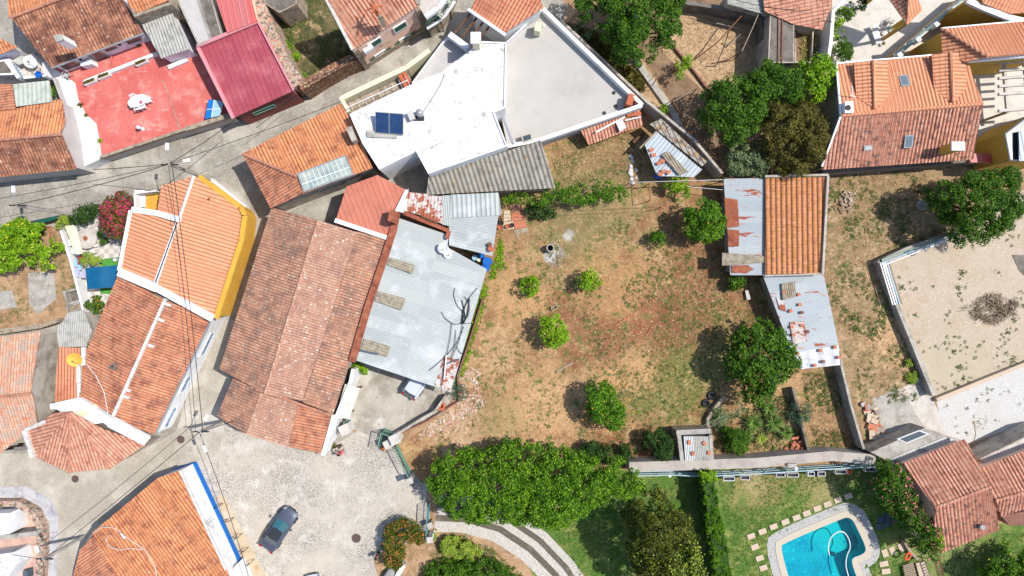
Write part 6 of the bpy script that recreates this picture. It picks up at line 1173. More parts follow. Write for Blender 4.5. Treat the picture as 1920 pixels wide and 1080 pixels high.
c = on(219, 487); t = T('plastic_bucket', 'white bucket on the artificial turf', 'bucket', c); MB().lathe(c, [(.14, 0), (.18, .35), (.17, .35), (.13, .04)], 14).build('bucket_body', m['white'], t); MB().tube([c+V3((-.18, 0, .34)), c+V3((0, .1, .42)), c+V3((.18, 0, .34))], .012, 4).build('handle', m['metal'], t)
# allotment
for L, l in (([(52, 512), (100, 508), (106, 560), (70, 590), (55, 570)], 'larger bare concrete slab in the left allotment'), ([(-10, 545), (22, 545), (32, 576), (-10, 582)], 'smaller bare concrete slab in the left allotment')):
    o = MB().prism(PP(L, .08), 0).build('concrete_slab', m['concrete']); tag(o, l, 'slab')
sheet('allotment', [(-60, 430), (112, 425), (150, 560), (130, 600), (-60, 625)], m['g_earth'], .024)
sheet('concrete_yard', [(60, 612), (112, 600), (110, 655), (104, 757), (98, 775), (80, 792), (55, 740)], m['concrete'], .03)
t, top = flatroof('stone_trough', 'open concrete laundry trough beside the patio wall', [(117, 546, 1.0), (150, 538, 1.0), (155, 565, 1.0), (125, 573, 1.0)], m['concrete_dark'], m['concrete'], rim=.22, dep=.7, cat='trough')
t, top = flatroof('stone_sink', 'small stone sink below the open trough', [(123, 575, 1.0), (152, 566, 1.0), (157, 578, 1.0), (127, 588, 1.0)], m['stone'], m['concrete'], rim=.1, dep=.3, cat='sink')
building('lean_to', 'rough lean-to of grey corrugated sheets above the orange strip roof', [([(108, 612, 2.6), (122, 600, 2.6), (124, 588, 2.7), (156, 580, 2.7), (172, 620, 2.9), (162, 650, 3.0), (108, 651, 3.0)], (5, 6), m['fibre_pale'], K(p=.2, amp=.05, kind='sin'))], m['greywall'], cat='lean-to')
wall_line('garden_wall', 'low old wall between the allotment and the pink tiled house', [(-30, 628, 1.2), (75, 612, 1.2), (112, 600, 1.2)], 1.2, .35, m['stone'])
wall_line('garden_wall', 'dark green street wall above the lemon tree', [(-30, 436, 1.2), (20, 432, 1.2), (106, 408, 1.2)], 1.2, .2, m['concrete_dark'], cap=m['green_shutter'])
t = T('raised_bed', 'thin red-white frame standing by the lemon tree', 'frame', on(90, 435)); mb = MB(); mb.bar(P(78, 427, .4), P(95, 424, .4), .07).bar(P(95, 424, .4), P(93, 445, .4), .07).bar(P(95, 424, 0), P(95, 424, .4), .07).bar(P(78, 427, 0), P(78, 427, .4), .07); mb.build('frame', m['brick'], t)
# --- red terrace things (floor at 3.0)
Z = 1.6
def planter(x, y, l, z=Z+.4, rz=.38, w_=1.15, pm='white'):
    c = P(x, y, z-.4); t = T('flower_box', l, 'planter', c, 'flower boxes on the terrace wall'); MB().box(c+V3((0, -.05, .25)), (w_, .38, .4), rz=rz).build('box', m[pm], t)
    mb = MB(); MB().box(c+V3((0, -.05, .46)), (w_-.1, .28, .04), rz=rz).build('soil', m['g_shade'], t); e = V3((math.cos(rz), math.sin(rz), 0))
    q = np.array([tuple(c+e*R.uniform(-w_*.4, w_*.4)+V3((R.uniform(-.08, .08), -.05+R.uniform(-.08, .08), .52+R.random()*.14))) for _ in range(70)]); v, f = leafquads(q, np.tile([0, 0, 1.], (70, 1)), .13, .07); npmesh('plants', v, f, m['lf_olive'], t)
planter(173, 154, 'left flower box on the low terrace wall'); planter(199, 143, 'middle flower box, the fullest one, on the low terrace wall'); planter(269, 118, 'right flower box alone on the low terrace wall')
c = P(173, 121, Z); t = T('white_tank', 'white plastic tank with a lid by the lilac house wall', 'tank', c); MB().box(c+V3((0, 0, .5)), (1.0, .75, 1.0), rz=.2).build('tank_body', m['paper'], t, bevel=.08); MB().lathe(c+V3((-.2, .1, 1.0)), [(.16, 0), (.16, .06), (.01, .07)], 12).build('lid', m['greywall'], t)
def chair(x, y, z, rz, l, mat, g=None, name='garden_chair'):
    t = T(name, l, 'chair', P(x, y, z), g); c = P(x, y, z); Mx = Matrix.Rotation(rz, 3, 'Z'); q = lambda a, b, h: c+Mx@V3((a, b, h))
    MB().box(q(0, 0, .43), (.46, .46, .04), rz=rz).build('seat', mat, t, bevel=.02)
    mb = MB()
    for k in range(5): mb.bar(q(-.2+k*.1, -.22, .45), q(-.2+k*.1, -.3, .88), .06, .02)
    mb.bar(q(-.24, -.3, .88), q(.24, -.3, .88), .08, .03); mb.build('backrest', mat, t)
    for s_ in (-1, 1):
        MB().bar(q(s_*.26, -.25, .66), q(s_*.26, .2, .66), .06, .03).bar(q(s_*.26, .2, .66), q(s_*.24, .2, .42), .05, .03).build('armrest', mat, t)
        for b in (-.2, .2): MB().bar(q(s_*.2, b, .42), q(s_*.25, b*1.25, 0), .045).build('leg', mat, t)
    return t
chair(131, 143, Z+.07, 2.6, 'weathered chair with a dark cushion at the top of the white path', m['greyroof'])
c = P(266, 193, Z); t = T('garden_table', 'white oval plastic garden table on the red terrace', 'table', c); rz = .38
ov = [c+Matrix.Rotation(rz, 3, 'Z')@V3((.95*math.cos(a)*(1 if abs(math.cos(a)) < .8 else .97), .52*math.sin(a), .74)) for a in [k*2*PI/28 for k in range(28)]]
mb = MB(); mb.prism(ov, c.z+.69); mb.build('table_top', m['white'], t)
for a in (-.7, .7):
    for b in (-.32, .32): p = c+Matrix.Rotation(rz, 3, 'Z')@V3((a, b, 0)); MB().bar(p, p+V3((0, 0, .7)), .06).build('leg', m['white'], t)
for x, y, r_, l in ((259, 188, .38+PI*1.05, 'chair behind the upper left of the oval table'), (283, 190, .38+PI/2+PI, 'chair at the right end of the oval table'), (253, 199, .38+PI/2, 'chair at the left end of the oval table'), (273, 202, .38, 'chair at the lower side of the oval table'), (264, 204, .3, 'second chair along the lower side of the oval table')):
    chair(x, y, Z, r_, l, m['white'], 'white plastic chairs round the terrace table')
c = P(266, 192, Z+.75); t = T('flower_pot', 'small pot of pink flowers on the oval table', 'plant pot', c); MB().lathe(c, [(.07, 0), (.1, .14), (.02, .14)], 10).build('pot', m['white'], t)
q = np.array([tuple(c+V3((R.uniform(-.1, .1), R.uniform(-.1, .1), .16+R.random()*.1))) for _ in range(40)]); v, f = leafquads(q, np.tile([0, 0, 1.], (40, 1)), .09, .08); npmesh('flowers', v, f, m['pinkfl'], t)
c = P(402, 205, Z); t = T('table_tennis_table', 'blue table tennis table with white lines in the terrace shade', 'table', c)
a0, a1, b0, b1 = P(391, 186, Z+.76), P(420, 190, Z+.76), P(412, 217, Z+.76), P(384, 223, Z+.76)
h0, h1 = a0.lerp(a1, .36), b1.lerp(b0, .45)
MB().prism([a0, h0, h1, b1][::-1], Z+.72).build('table_half', m['blue_paint'], t); MB().prism([h0+V3((.01, 0, 0)), a1, b0, h1+V3((.01, 0, 0))][::-1], Z+.72).build('table_half', m['clothblue'], t, label='paler half of the table')
mb = MB(); u_ = V3((0, 0, .012)); mb.bar(a0.lerp(b1, .52)+u_, a1.lerp(b0, .5)+u_, .05, .01).bar(h0+u_, h1+u_, .05, .01); mb.build('line', m['white'], t)
for p in (a0, a1, b0, b1): p = p.lerp((a0+b0)/2, .15); MB().bar(V3((p.x, p.y, Z)), V3((p.x, p.y, Z+.72)), .06).build('leg', m['metal'], t)
t = T('white_ornament', 'small white garden ornament standing on the red terrace', 'ornament', P(267, 242, Z)); MB().lathe(P(267, 242, Z), [(.2, 0), (.14, .1), (.08, .5), (.17, .62), (.16, .8), (.02, .9)], 14).build('column', m['white'], t)
for x, y, r, k, l in ((152, 197, .42, 'lf_olive', 'tufted plant where the white path meets the terrace'), (163, 216, .3, 'lf_olive', 'small plant in the bend of the white path'), (188, 264, .42, 'lf_lime', 'yellow-green plant near the lower end of the white path'), (261, 85, .3, 'lf_dark', 'potted plant in the shaded corner by the ribbed outhouse')):
    rosette('potted_plant', l, P(x, y, Z), r, 30, m[k], wd=.05, up=.6)
# --- lamp poles and cables
def pole(base, top, l, lamps=(), r=.13, lattice=True):
    b = P(*base, 0); tp = P(top[0], top[1], top[2]); t = T('utility_pole', l, 'pole', b); MB().bar(b, V3((b.x, b.y, tp.z)), r*2, r*1.5).build('post', m['concrete'], t)
    e = V3((b.x, b.y, tp.z)); MB().bar(e+V3((-.7, 0, -.3)), e+V3((.7, 0, -.3)), .09).tube([e+V3((0, 0, -.3)), e+V3((0, 0, .2))], .05, 6).build('crossarm', m['dark'], t)
    mb = MB()
    for a in (-.6, -.2, .2, .6): mb.lathe(e+V3((a, 0, -.25)), [(.05, 0), (.05, .16), (.01, .18)], 8)
    mb.build('insulator', m['black'], t)
    for (x, y) in lamps:
        q = P(x, y, tp.z+.3); s_ = V3((b.x, b.y, tp.z-.2)); d = (q-s_).normalized(); a = MB().tube([s_, s_.lerp(q, .75)], .035, 6).build('lamp_arm', m['metal'], t)
        hd = s_.lerp(q, .75); rz = math.atan2(d.y, d.x); h_ = MB().box(hd+V3((math.cos(rz)*.35, math.sin(rz)*.35, 0)), (.55, .24, .12), rz=rz).build('lamp_head', m['metal_white'], t, bevel=.05)
    return e
def vtop(base, h): p = P(*base, 0); return V3((p.x, p.y, h))
def polex(base, h, lamps, l): # lamp ends in px
    return pole(base, (0, 0, h), l, lamps)
e1 = polex((400, 338), 8.4, ((312, 274), (350, 300)), 'concrete utility pole with two white lamps at the street bend')
e2 = polex((134, 402), 7.2, ((23, 355),), 'concrete utility pole with one lamp above the oleander hedge')
e3 = polex((425, 787), 5.6, ((386, 783), (383, 843)), 'utility pole with two lamps by the workshop gable')
e4 = polex((160, 1004), 5.8, ((68, 1033),), 'utility pole with one lamp by the curved lane')
def cable(a, b, sag, l, r=.022, n=14):
    pts = [a.lerp(b, k/n)-V3((0, 0, sag*4*(k/n)*(1-k/n))) for k in range(n+1)]; o = MB().tube(pts, r, 5).build('overhead_cable', m['black']); tag(o, l, 'cable', 'overhead cables')
cable(e1+V3((0, 0, -.1)), e2, .5, 'upper cable between the street bend pole and the hedge pole', .03); cable(e1, P(-60, 382, 6.5), .6, 'cable from the street bend pole out past the left edge')
cable(e1, P(175, 318, 4.6), .2, 'short dark cable from the street bend pole to the terrace ledge', .03)
cable(e1, P(440, 225, 5.0), .3, 'cable from the street bend pole to the raspberry metal roof', .03); cable(e1, P(640, 190, 4.6), .3, 'faint cable from the street bend pole along the orange eaves')
cable(e1, e3+V3((-.3, 0, 0)), .4, 'left of two long cables over the orange roofs'); cable(e1+V3((.3, 0, 0)), e3+V3((.3, 0, 0)), .3, 'right of two long cables over the orange roofs', .03)
cable(e3, e4, .5, 'cable from the gable pole across the lane to the curved lane pole', .028); cable(e3, P(480, 1130, 5), .4, 'long cable from the gable pole down past the hoops', .028)
cable(e3, P(437, 790, 3.6), .05, 'short cable from the gable pole to the workshop gable', .03); cable(e4, P(20, 1040, 3), .1, 'cable from the curved lane pole to the left edge')
cable(e4, P(80, 1130, 4.0), .2, 'cable from the curved lane pole to the bottom edge'); cable(P(550, 170, 4.6), P(668, 108, 3.2), .1, 'thin cable along the tile-topped stone wall')
cable(P(480, 240, 4.6), P(560, 175, 4.6), .1, 'cable sagging over the street by the raspberry metal roof')
cable(P(1380, 0, 4), P(1520, 20, 4), .5, 'sagging cable over the mossy slab'); cable(P(1450, 25, 3.6), P(1560, 40, 3.6), .6, 'second sagging cable over the mossy slab')
cable(P(1560, 42, 3.4), P(1532, 34, 4), .05, 'short cable fixed to the white-topped wall')
# --- manholes
for x, y, r, l in ((668, 1009, .42, 'brown manhole cover in the pale setts of the square'), (339, 824, .36, 'brown manhole cover near the gable pole'), (141, 898, .33, 'brown manhole cover left of the blue-banded house')):
    c = on(x, y, .014 if x < 600 else .018); t = T('manhole_cover', l, 'manhole cover', c); MB().lathe(c, [(r+.06, 0), (r+.06, .008), (r, .01)], 28).build('rim', m['concrete'], t)
    mb = MB(); mb.lathe(c+V3((0, 0, .008)), [(r, 0), (r, .012), (.01, .012)], 28)
    for k in range(-3, 4): mb.box(c+V3((k*.1, 0, .022)), (.03, 1.6*math.sqrt(max(r*r-(k*.1)**2, .001)), .008))
    mb.build('lid', m['iron'], t)
# --- metal hoops on the pavement
for i, (x, y, a, l) in enumerate(((412, 946, .4, 'top metal hoop of the row beside the blue band'), (433, 972, .3, 'second metal hoop of the row beside the blue band'), (449, 1003, .5, 'third metal hoop of the row beside the blue band'), (461, 1029, .6, 'fourth metal hoop of the row beside the blue band'), (472, 1052, .7, 'bottom metal hoop of the row beside the blue band'))):
    c = on(x, y); t = T('metal_hoop', l, 'hoop', c, 'metal hoops on the pavement'); e = V3((math.cos(a), math.sin(a), 0))
    MB().tube([c-e*.32, c-e*.3+V3((0, 0, .75)), c-e*.15+V3((0, 0, .9)), c+e*.15+V3((0, 0, .9)), c+e*.3+V3((0, 0, .75)), c+e*.32], .03, 8).build('hoop_tube', m['black'], t)
c = P(402, 972, 2.2); t = T('tv_antenna', 'grey television antenna on the white parapet', 'antenna', c); mb = MB(); mb.tube([c, c+V3((0, 0, 1.6))], .03, 6).bar(c+V3((-.5, .3, 1.5)), c+V3((.5, -.3, 1.5)), .03)
for k in range(7): p = c+V3((-.5+k*.17, .3-k*.1, 1.5)); mb.bar(p-V3((.14, .24, 0)), p+V3((.14, .24, 0)), .02)
mb.build('mast', m['metal'], t)
for pts, l in (([(176, 999), (190, 988), (215, 990), (240, 1010), (270, 1030), (290, 1060), (294, 1082)], 'long white hose looping over the blue-banded orange roof'), ([(205, 1003), (198, 1010), (204, 1024), (222, 1031), (245, 1028), (268, 1031)], 'inner loop of white hose on the blue-banded orange roof')):
    o = MB().tube([P(x, y, 3.3+(y-980)*.006+.1) for x, y in pts], .035, 5).build('hose', m['mortar']); tag(o, l, 'hose')
o = MB().tube([P(161, 681, 4.5), P(180, 705, 4.6), P(195, 735, 4.7), P(203, 778, 4.8)], .035, 5).build('cable', m['mortar']); tag(o, 'white cable from the yellow dish across the brick-red roof', 'cable')
o = MB().bar(P(227, 1000, 3.75), P(234, 1010, 3.8), .12, .1).build('roof_vent_strip', m['white']); tag(o, 'short white strip on the blue-banded orange roof', 'vent')
for x, y, z, l in ((210, 686, 4.6, 'dark missing tiles in the middle of the brick-red roof'),):
    o = MB().box(P(x, y, z), (.7, .25, .1), rz=.6).box(P(x+5, y+4, z), (.5, .25, .1), rz=-.4).build('roof_tiles', m['concrete_dark']); tag(o, l, 'tiles')
o = MB().lathe(P(393, 371, 5), [(.1, 0), (.1, .3)], 8)
# fallen grilles on old house
o = MB().box(P(40, 841, 3.5), (1.2, .35, .12), rz=.1).build('roof_grate', m['concrete_dark']); tag(o, 'dark grate on the low edge of the weathered pink roof', 'grate')
# --- ruined court at lower left
sheet('lower_court', [(-40, 940), (60, 935), (78, 965), (72, 1100), (-40, 1100)], deft('court', S(222, 186, 172), layers=[(S(196, 160, 146), 1, .45, .65)]), .024)
sheet('ramp', [(-60, 915), (50, 912), (95, 935), (110, 970), (106, 1100), (78, 1100), (82, 980), (70, 945), (40, 932), (-60, 940)], deft('ramp', S(196, 196, 200), layers=[(S(160, 160, 168), 1.1, .45, .65), (S(216, 206, 200), 2, .5, .7)]), .03)
wall_line('stone_wall', 'curved rubble wall round the lower left court', [(-20, 945, 1.0), (30, 945, 1.0), (60, 962, 1.0), (74, 990, 1.0), (74, 1040, 1.0), (70, 1100, 1.0)], 1, .55, m['rubble'])
wall_line('court_wall', 'grey dividing wall across the lower left court', [(-20, 1010, 1.8), (20, 1006, 1.8), (68, 1000, 1.8)], 1.8, .4, m['concrete'])
t, top = flatroof('white_outhouse', 'white flat roof in the lower left court', [(-40, 965, 2.2), (18, 962, 2.2), (20, 1000, 2.2), (-40, 1012, 2.2)], m['white'], m['white'], rim=.1, dep=.05, cat='outhouse')
t, top = flatroof('white_outhouse', 'stained white roof at the lower left corner', [(-40, 1045, 2.2), (24, 1036, 2.2), (30, 1060, 2.2), (0, 1100, 2.2), (-40, 1100, 2.2)], m['mortar'], m['white'], rim=.1, dep=.05, cat='outhouse')
for L, l in (([(4, 954), (18, 953), (19, 963), (6, 965)], 'dark solar lamp panel in the lower left court'), ([(42, 1072), (50, 1070), (51, 1086), (43, 1086)], 'dark box in the lower left court')):
    o = MB().prism(PP(L, .9), 0).build('panel_box', m['slate']); tag(o, l, 'box')
# --- cars
def loft(mb_v, secs):
    n = len(secs[0]); b = 0; V_ = [p for s_ in secs for p in s_]; Fq = []
    for i in range(len(secs)-1):
        for k in range(n-1): Fq.append([i*n+k, i*n+k+1, (i+1)*n+k+1, (i+1)*n+k])
    return V_, Fq
def car(name, label, loc, rz, body, roofm, L=4.4, W=1.78, Hh=1.42, hatch=False, glassm='glass'):
    t = T(name, label, 'car', (0, 0, 0)); hw = W/2; X = lambda f: f*L/2
    st = [(-1, .74, .42, .62), (-.97, .86, .3, .82), (-.8, .97, .25, .92 if not hatch else 1.0), (-.5, 1, .22, .95), (0, 1, .22, .93), (.35, .99, .22, .92), (.6, .97, .24, .84), (.85, .90, .28, .72), (.96, .80, .32, .60), (1, .66, .42, .52)]
    secs = []
    for f, wf, zb, zt in st:
        w_ = hw*wf; c_ = .04 if abs(f) < .95 else .02
        secs.append([(X(f), y, z) for y, z in ((-w_*.55, zb), (-w_*.95, zb+.03), (-w_, zb+.2), (-w_*.985, (zb+zt)/2+.05), (-w_*.93, zt-.06), (-w_*.78, zt), (-w_*.4, zt+c_), (0, zt+c_*1.3), (w_*.4, zt+c_), (w_*.78, zt), (w_*.93, zt-.06), (w_*.985, (zb+zt)/2+.05), (w_, zb+.2), (w_*.95, zb+.03), (w_*.55, zb))])
    V_, Fq = loft(None, secs); n = len(secs[0]); V_ = list(V_); e0 = list(range(n)); e1_ = list(range((len(secs)-1)*n, len(secs)*n))
    for e_, rev in ((e0, False), (e1_, True)):
        for k in range(n//2): q = [e_[k], e_[k+1], e_[n-2-k], e_[n-1-k]]; Fq.append(q if rev else q[::-1])
    for i in range(len(secs)-1): Fq.append([i*n, (i+1)*n, (i+1)*n+n-1, i*n+n-1])
    ob = npmesh('body', V_, Fq, body, t, smooth=True); sb = ob.modifiers.new('s', 'SUBSURF'); sb.levels = 1; sb.render_levels = 2
    if hatch: fr, rf, rr, re = .38, .10, -.72, -.93
    else: fr, rf, rr, re = .42, .10, -.34, -.66
    zb = .93; bw, tw = hw*.86, hw*.66
    rf_ = [(X(re), -bw*.82, zb), (X(rr), -tw, Hh-.05), ((X(rf)+X(rr))/2, -tw*1.02, Hh), (X(rf), -tw*.98, Hh-.04), (X(fr), -bw*.9, zb-.02)]
    MB().prism([V3(p) for p in ((X(rr), -tw, Hh-.03), (X(rf), -tw*.96, Hh-.02), (X(rf)+.08, 0, Hh+.0), (X(rf), tw*.96, Hh-.02), (X(rr), tw, Hh-.03), (X(rr)-.07, 0, Hh-.01))], Hh-.09).build('roof', roofm, t, bevel=.03)
    gl = m[glassm]
    MB().poly([(X(fr)+.1, 0, zb-.02), (X(rf)+.08, 0, Hh-.03), (X(rf), -tw*.94, Hh-.05), (X(fr)-.05, -bw*.88, zb-.03)][::-1]).poly([(X(fr)+.1, 0, zb-.02), (X(rf)+.08, 0, Hh-.03), (X(rf), tw*.94, Hh-.05), (X(fr)-.05, bw*.88, zb-.03)]).build('windscreen', gl, t, smooth=True)
    MB().poly([(X(re)-.06, 0, zb), (X(rr)-.07, 0, Hh-.03), (X(rr), -tw*.94, Hh-.06), (X(re)+.05, -bw*.8, zb-.01)]).poly([(X(re)-.06, 0, zb), (X(rr)-.07, 0, Hh-.03), (X(rr), tw*.94, Hh-.06), (X(re)+.05, bw*.8, zb-.01)][::-1]).build('rear_window', m['glass'], t, smooth=True)
    for s_ in (-1, 1):
        MB().poly([V3((X(re)+.05, s_*bw*.82, zb)), V3((X(rr), s_*tw, Hh-.06)), V3((X(rf), s_*tw*.97, Hh-.05)), V3((X(fr)-.05, s_*bw*.9, zb-.03))][::s_]).build('side_window', m['glass'], t)
        MB().tube([V3((X(re)+.05, s_*bw*.83, zb)), V3((X(rr), s_*tw, Hh-.04)), V3((X(rf), s_*tw*.98, Hh-.03)), V3((X(fr)-.05, s_*bw*.9, zb-.02))], .035, 6).build('pillar', body, t)
        MB().box((X(fr)-.25, s_*(hw+.1), .95), (.16, .2, .13)).build('mirror', body, t, bevel=.03)
        MB().box((X(.9), s_*hw*.66, .66), (.3, .2, .1), rz=-s_*.5).build('headlight', m['metal'], t, bevel=.03)
        MB().box((X(-.965), s_*hw*.66, .78), (.16, .3, .12), rz=s_*.3).build('taillight', m['red'], t, bevel=.02)
        for f in (.62, -.62):
            Mx = Matrix.Rotation(PI/2, 3, 'X'); wh = MB().lathe((X(f), s_*(hw-.06)+.1, .32), [(.2, 0), (.31, .01), (.32, .05), (.32, .17), (.3, .2), (.2, .2)], 20, M=Mx).build('wheel', m['black'], t)
            MB().lathe((X(f), s_*(hw-.06)+.1+(.0 if s_ > 0 else -.205), .32), [(.2, -.005), (.2, .005)], 14, M=Mx).build('rim', m['metal'], wh)
    MB().box((X(-1)+.0, 0, .55), (.03, .5, .12)).build('number_plate', m['white'], t); MB().box((X(1), 0, .42), (.04, .7, .14)).build('grille', m['black'], t)
    t.location = loc; t.rotation_euler = (0, 0, rz); return t
grey_p = deft('paint_grey', S(96, 104, 120), rough=.28, metal=.35, spec=.6); white_p = deft('paint_white', S(214, 220, 230), rough=.3, spec=.6); wp2 = deft('paint_black', (.03, .032, .036), rough=.2, spec=.7)
c = P(524, 991, .012+.5); car('parked_car', 'dark grey convertible parked alone on the square', (c.x, c.y, .012), math.atan2(75, 50)+.0, grey_p, wp2, 4.4, 1.78, 1.4, glassm='glass_teal')
c = P(788, 707, .5); car('parked_car', 'white hatchback nosed under the tin barn roof', (c.x, c.y, .016), math.radians(58), white_p, white_p, 4.2, 1.75, 1.5, hatch=True)
c = P(594, 1118, .5); car('parked_car', 'white car cut off by the bottom edge of the square', (c.x, c.y, .012), math.radians(100), white_p, white_p, 4.2, 1.75, 1.48)
c = P(722, 1108, .5); car('parked_car', 'silver car with a dark cabin under the orange flowering hedge', (c.x, c.y, .012), math.radians(60), deft('paint_silver', S(176, 176, 170), rough=.3, metal=.3), wp2, 4.3, 1.76, 1.42)
# --- people
def person(label, loc, rz, shirt, trousers, hair, arms=((.35, .1, .2), (.35, .1, .2)), lean=0, hh=1.65, lean_f=0, cap=None):
    t = T('person', label, 'person', (0, 0, 0)); k = hh/1.7
    J = {}; Ed = []
    def add(n, p, r): J[n] = (V3(p)*k, r*k)
    add('pelvis', (0, 0, .95), .14); add('waist', (lean_f*.3, 0, 1.1), .125); add('chest', (lean_f*.7, 0, 1.3), .15); add('neck', (lean_f, 0, 1.46), .06); add('head', (lean_f+.02, 0, 1.58), .095); add('crown', (lean_f+.01, 0, 1.66), .07)
    Ed += [('pelvis', 'waist'), ('waist', 'chest'), ('chest', 'neck'), ('neck', 'head'), ('head', 'crown')]
    add('nose', (lean_f+.115, 0, 1.565), .018); Ed.append(('head', 'nose'))
    for s_, (fx, fy, fz) in ((-1, arms[0]), (1, arms[1])):
        q = 'L' if s_ > 0 else 'R'
        add('sh'+q, (lean_f*.9, s_*.19, 1.4), .06); el = V3((lean_f+fx*.35, s_*(.25+fy*.2), 1.15+fz*.3)); add('el'+q, el, .043); wr = V3((lean_f+fx, s_*(.2+fy), .95+fz)); add('wr'+q, wr, .03)
        d = (wr-el).normalized(); pm = wr+d*.07; add('pa'+q, pm, .036); Ed += [('chest', 'sh'+q), ('sh'+q, 'el'+q), ('el'+q, 'wr'+q), ('wr'+q, 'pa'+q)]
        sd = d.cross(V3((0, 0, 1))).normalized() if abs(d.z) < .95 else V3((0, 1, 0))
        for i, (o_, l_) in enumerate(((-.03, .07), (-.01, .085), (.01, .08), (.03, .065))): add('f%d%s' % (i, q), pm+d*l_+sd*o_+V3((0, 0, -.012)), .0085); Ed.append(('pa'+q, 'f%d%s' % (i, q)))
        add('th'+q, wr+d*.05-sd*.055, .01); Ed.append(('wr'+q, 'th'+q))
        add('hip'+q, (0, s_*.09, .88), .1); add('kn'+q, (.02, s_*.1, .5), .06); add('an'+q, (-.01, s_*.1, .09), .042); add('to'+q, (.14, s_*.12, .035), .04); Ed += [('pelvis', 'hip'+q), ('hip'+q, 'kn'+q), ('kn'+q, 'an'+q), ('an'+q, 'to'+q)]
    def skin(name, keys, g, mat, par):
        ks = [x for x in J if x in keys]; ix = {x: i for i, x in enumerate(ks)}; me = bpy.data.meshes.new(name); me.from_pydata([tuple(J[x][0]) for x in ks], [(ix[a], ix[b]) for a, b in Ed if a in ix and b in ix], [])
        o = link(name, me, par); md = o.modifiers.new('skin', 'SKIN'); me.materials.append(mat)
        for i, x in enumerate(ks): me.skin_vertices[0].data[i].radius = (J[x][1]+g, J[x][1]+g); me.skin_vertices[0].data[i].use_root = (i == 0)
        o.modifiers.new('sub', 'SUBSURF').render_levels = 2; return o
    b = skin('body', set(J), 0, m['skin'], t)
    skin('shirt', {'pelvis', 'waist', 'chest', 'shL', 'shR', 'elL', 'elR'}, .02, shirt, t); skin('trousers', {'pelvis', 'hipL', 'hipR', 'knL', 'knR', 'anL', 'anR'}, .018, trousers, t)
    MB().lathe(J['head'][0]+V3((-.02, 0, .0)), [(.1*k, -.02), (.118*k, .03), (.11*k, .08), (.07*k, .125), (.01, .14)], 16).build('hair', hair, t, smooth=True)
    for s_ in (-1, 1): MB().box(J['head'][0]+V3((.085, s_*.035, .012)), (.02, .02, .012)).build('eye', m['dark'], t); MB().box(J['an'+('L' if s_ > 0 else 'R')][0]+V3((.06, 0, -.05)), (.27, .1, .07)).build('shoe', m['dark'], t, bevel=.02)
    MB().box(J['head'][0]+V3((.092, 0, -.045)), (.015, .05, .01)).build('mouth', m['brick'], t)
    t.location = loc; t.rotation_euler = (0, 0, rz); return t
c = P(634.5, 838, .8); person('person in black with grey hair reaching out beside the green gate', (c.x, c.y, 0), -.95, m['cloth_black'], m['cloth_black'], m['hair_grey'], ((.5, .0, .35), (.45, .05, .3)))
c = P(639, 850, .8); person('person in a pink top facing the one in black by the gate', (c.x, c.y, 0), 2.1, m['cloth_pink'], m['cloth_pink'], m['hair_dark'], ((.45, .02, .3), (.4, .05, .25)), hh=1.6)
c = P(708, 1041, .7); person('person in dark red clothes standing against the orange flowering hedge', (c.x, c.y, 0), 2.6, m['cloth_wine'], m['cloth_black'], m['hair_dark'], ((.25, .0, .1), (.25, .0, .1)), hh=1.62)
# --- gates and railings
def rail_panel(name, label, a, b, h, mat, n=None, cat='gate', group=None, solid=.0, z0=.1):
    A, B = P(*a, 0), P(*b, 0); t = T(name, label, cat, A, group); L = (B-A).length; n = n or int(L/.16)
    U = V3((0, 0, 1)); mb = MB(); mb.bar(A+U*z0, B+U*z0, .06).bar(A+U*h, B+U*h, .07).bar(A+U*(h*.45), B+U*(h*.45), .05); mb.build('frame', mat, t)
    mb = MB()
    for k in range(n+1): p = A.lerp(B, k/n); mb.bar(p+U*z0, p+U*h, .03)
    mb.build('bars', mat, t)
    if solid: d = (B-A)/L; Mx = Matrix((d, V3((-d.y, d.x, 0)), U)).transposed(); MB().box((A+B)/2+U*(z0+solid/2), (L, .03, solid), M=Mx).build('lower_panel', mat, t)
    return t
gp = m['green_paint']
rail_panel('metal_fence', 'long green railing between the two stone gate pillars', (745, 833), (771, 884), 1.9, gp, cat='fence', solid=.5)
rail_panel('entrance_gate', 'open green gate leaf beside the driveway wall', (746, 812), (722, 803), 2.1, gp, solid=.9)
rail_panel('entrance_gate', 'open green gate leaf folded toward the pillar', (722, 803), (716, 832), 2.1, gp, solid=.6)
rail_panel('entrance_gate', 'curved green gate leaf behind the two people', (630, 812), (616, 846), 2.0, gp, solid=.4)
rail_panel('entrance_gate', 'green gate leaf under the cream canopy', (655, 782), (652, 806), 2.0, gp, solid=.9)
rail_panel('metal_fence', 'green railing along the street edge beside the flowering hedge', (806, 940), (803, 1000), 1.9, deft('paint_teal', S(110, 160, 170)), cat='fence', solid=.3)
def pillar(x, y, z, w_, l, k='mortar', rz=.45):
    c = P(x, y, z); t = T('gate_pillar', l, 'pillar', c, 'stone gate pillars'); c.z = 0; MB().box(c+V3((0, 0, z/2)), (w_, w_, z), rz=rz).build('shaft', m[k], t, bevel=.03); MB().box(c+V3((0, 0, z+.05)), (w_+.14, w_+.14, .12), rz=rz).build('cap', m['concrete_light'], t, bevel=.02)
pillar(740, 824, 2.1, .75, 'larger stone pillar at the driveway mouth'); pillar(727, 833, 1.6, .6, 'short stone pillar with orange blooms at its foot', 'greyroof'); pillar(646, 806, 2.0, .8, 'stone pillar between the two green gate leaves on the west side'); pillar(768, 902, 2.0, .4, 'small square pillar at the lower end of the long green railing'); pillar(806, 1012, 2.0, .4, 'white pillar beside the orange flowering hedge', 'white', .1); pillar(806, 985, 1.2, .35, 'low stone block at the foot of the street railing', 'stone')
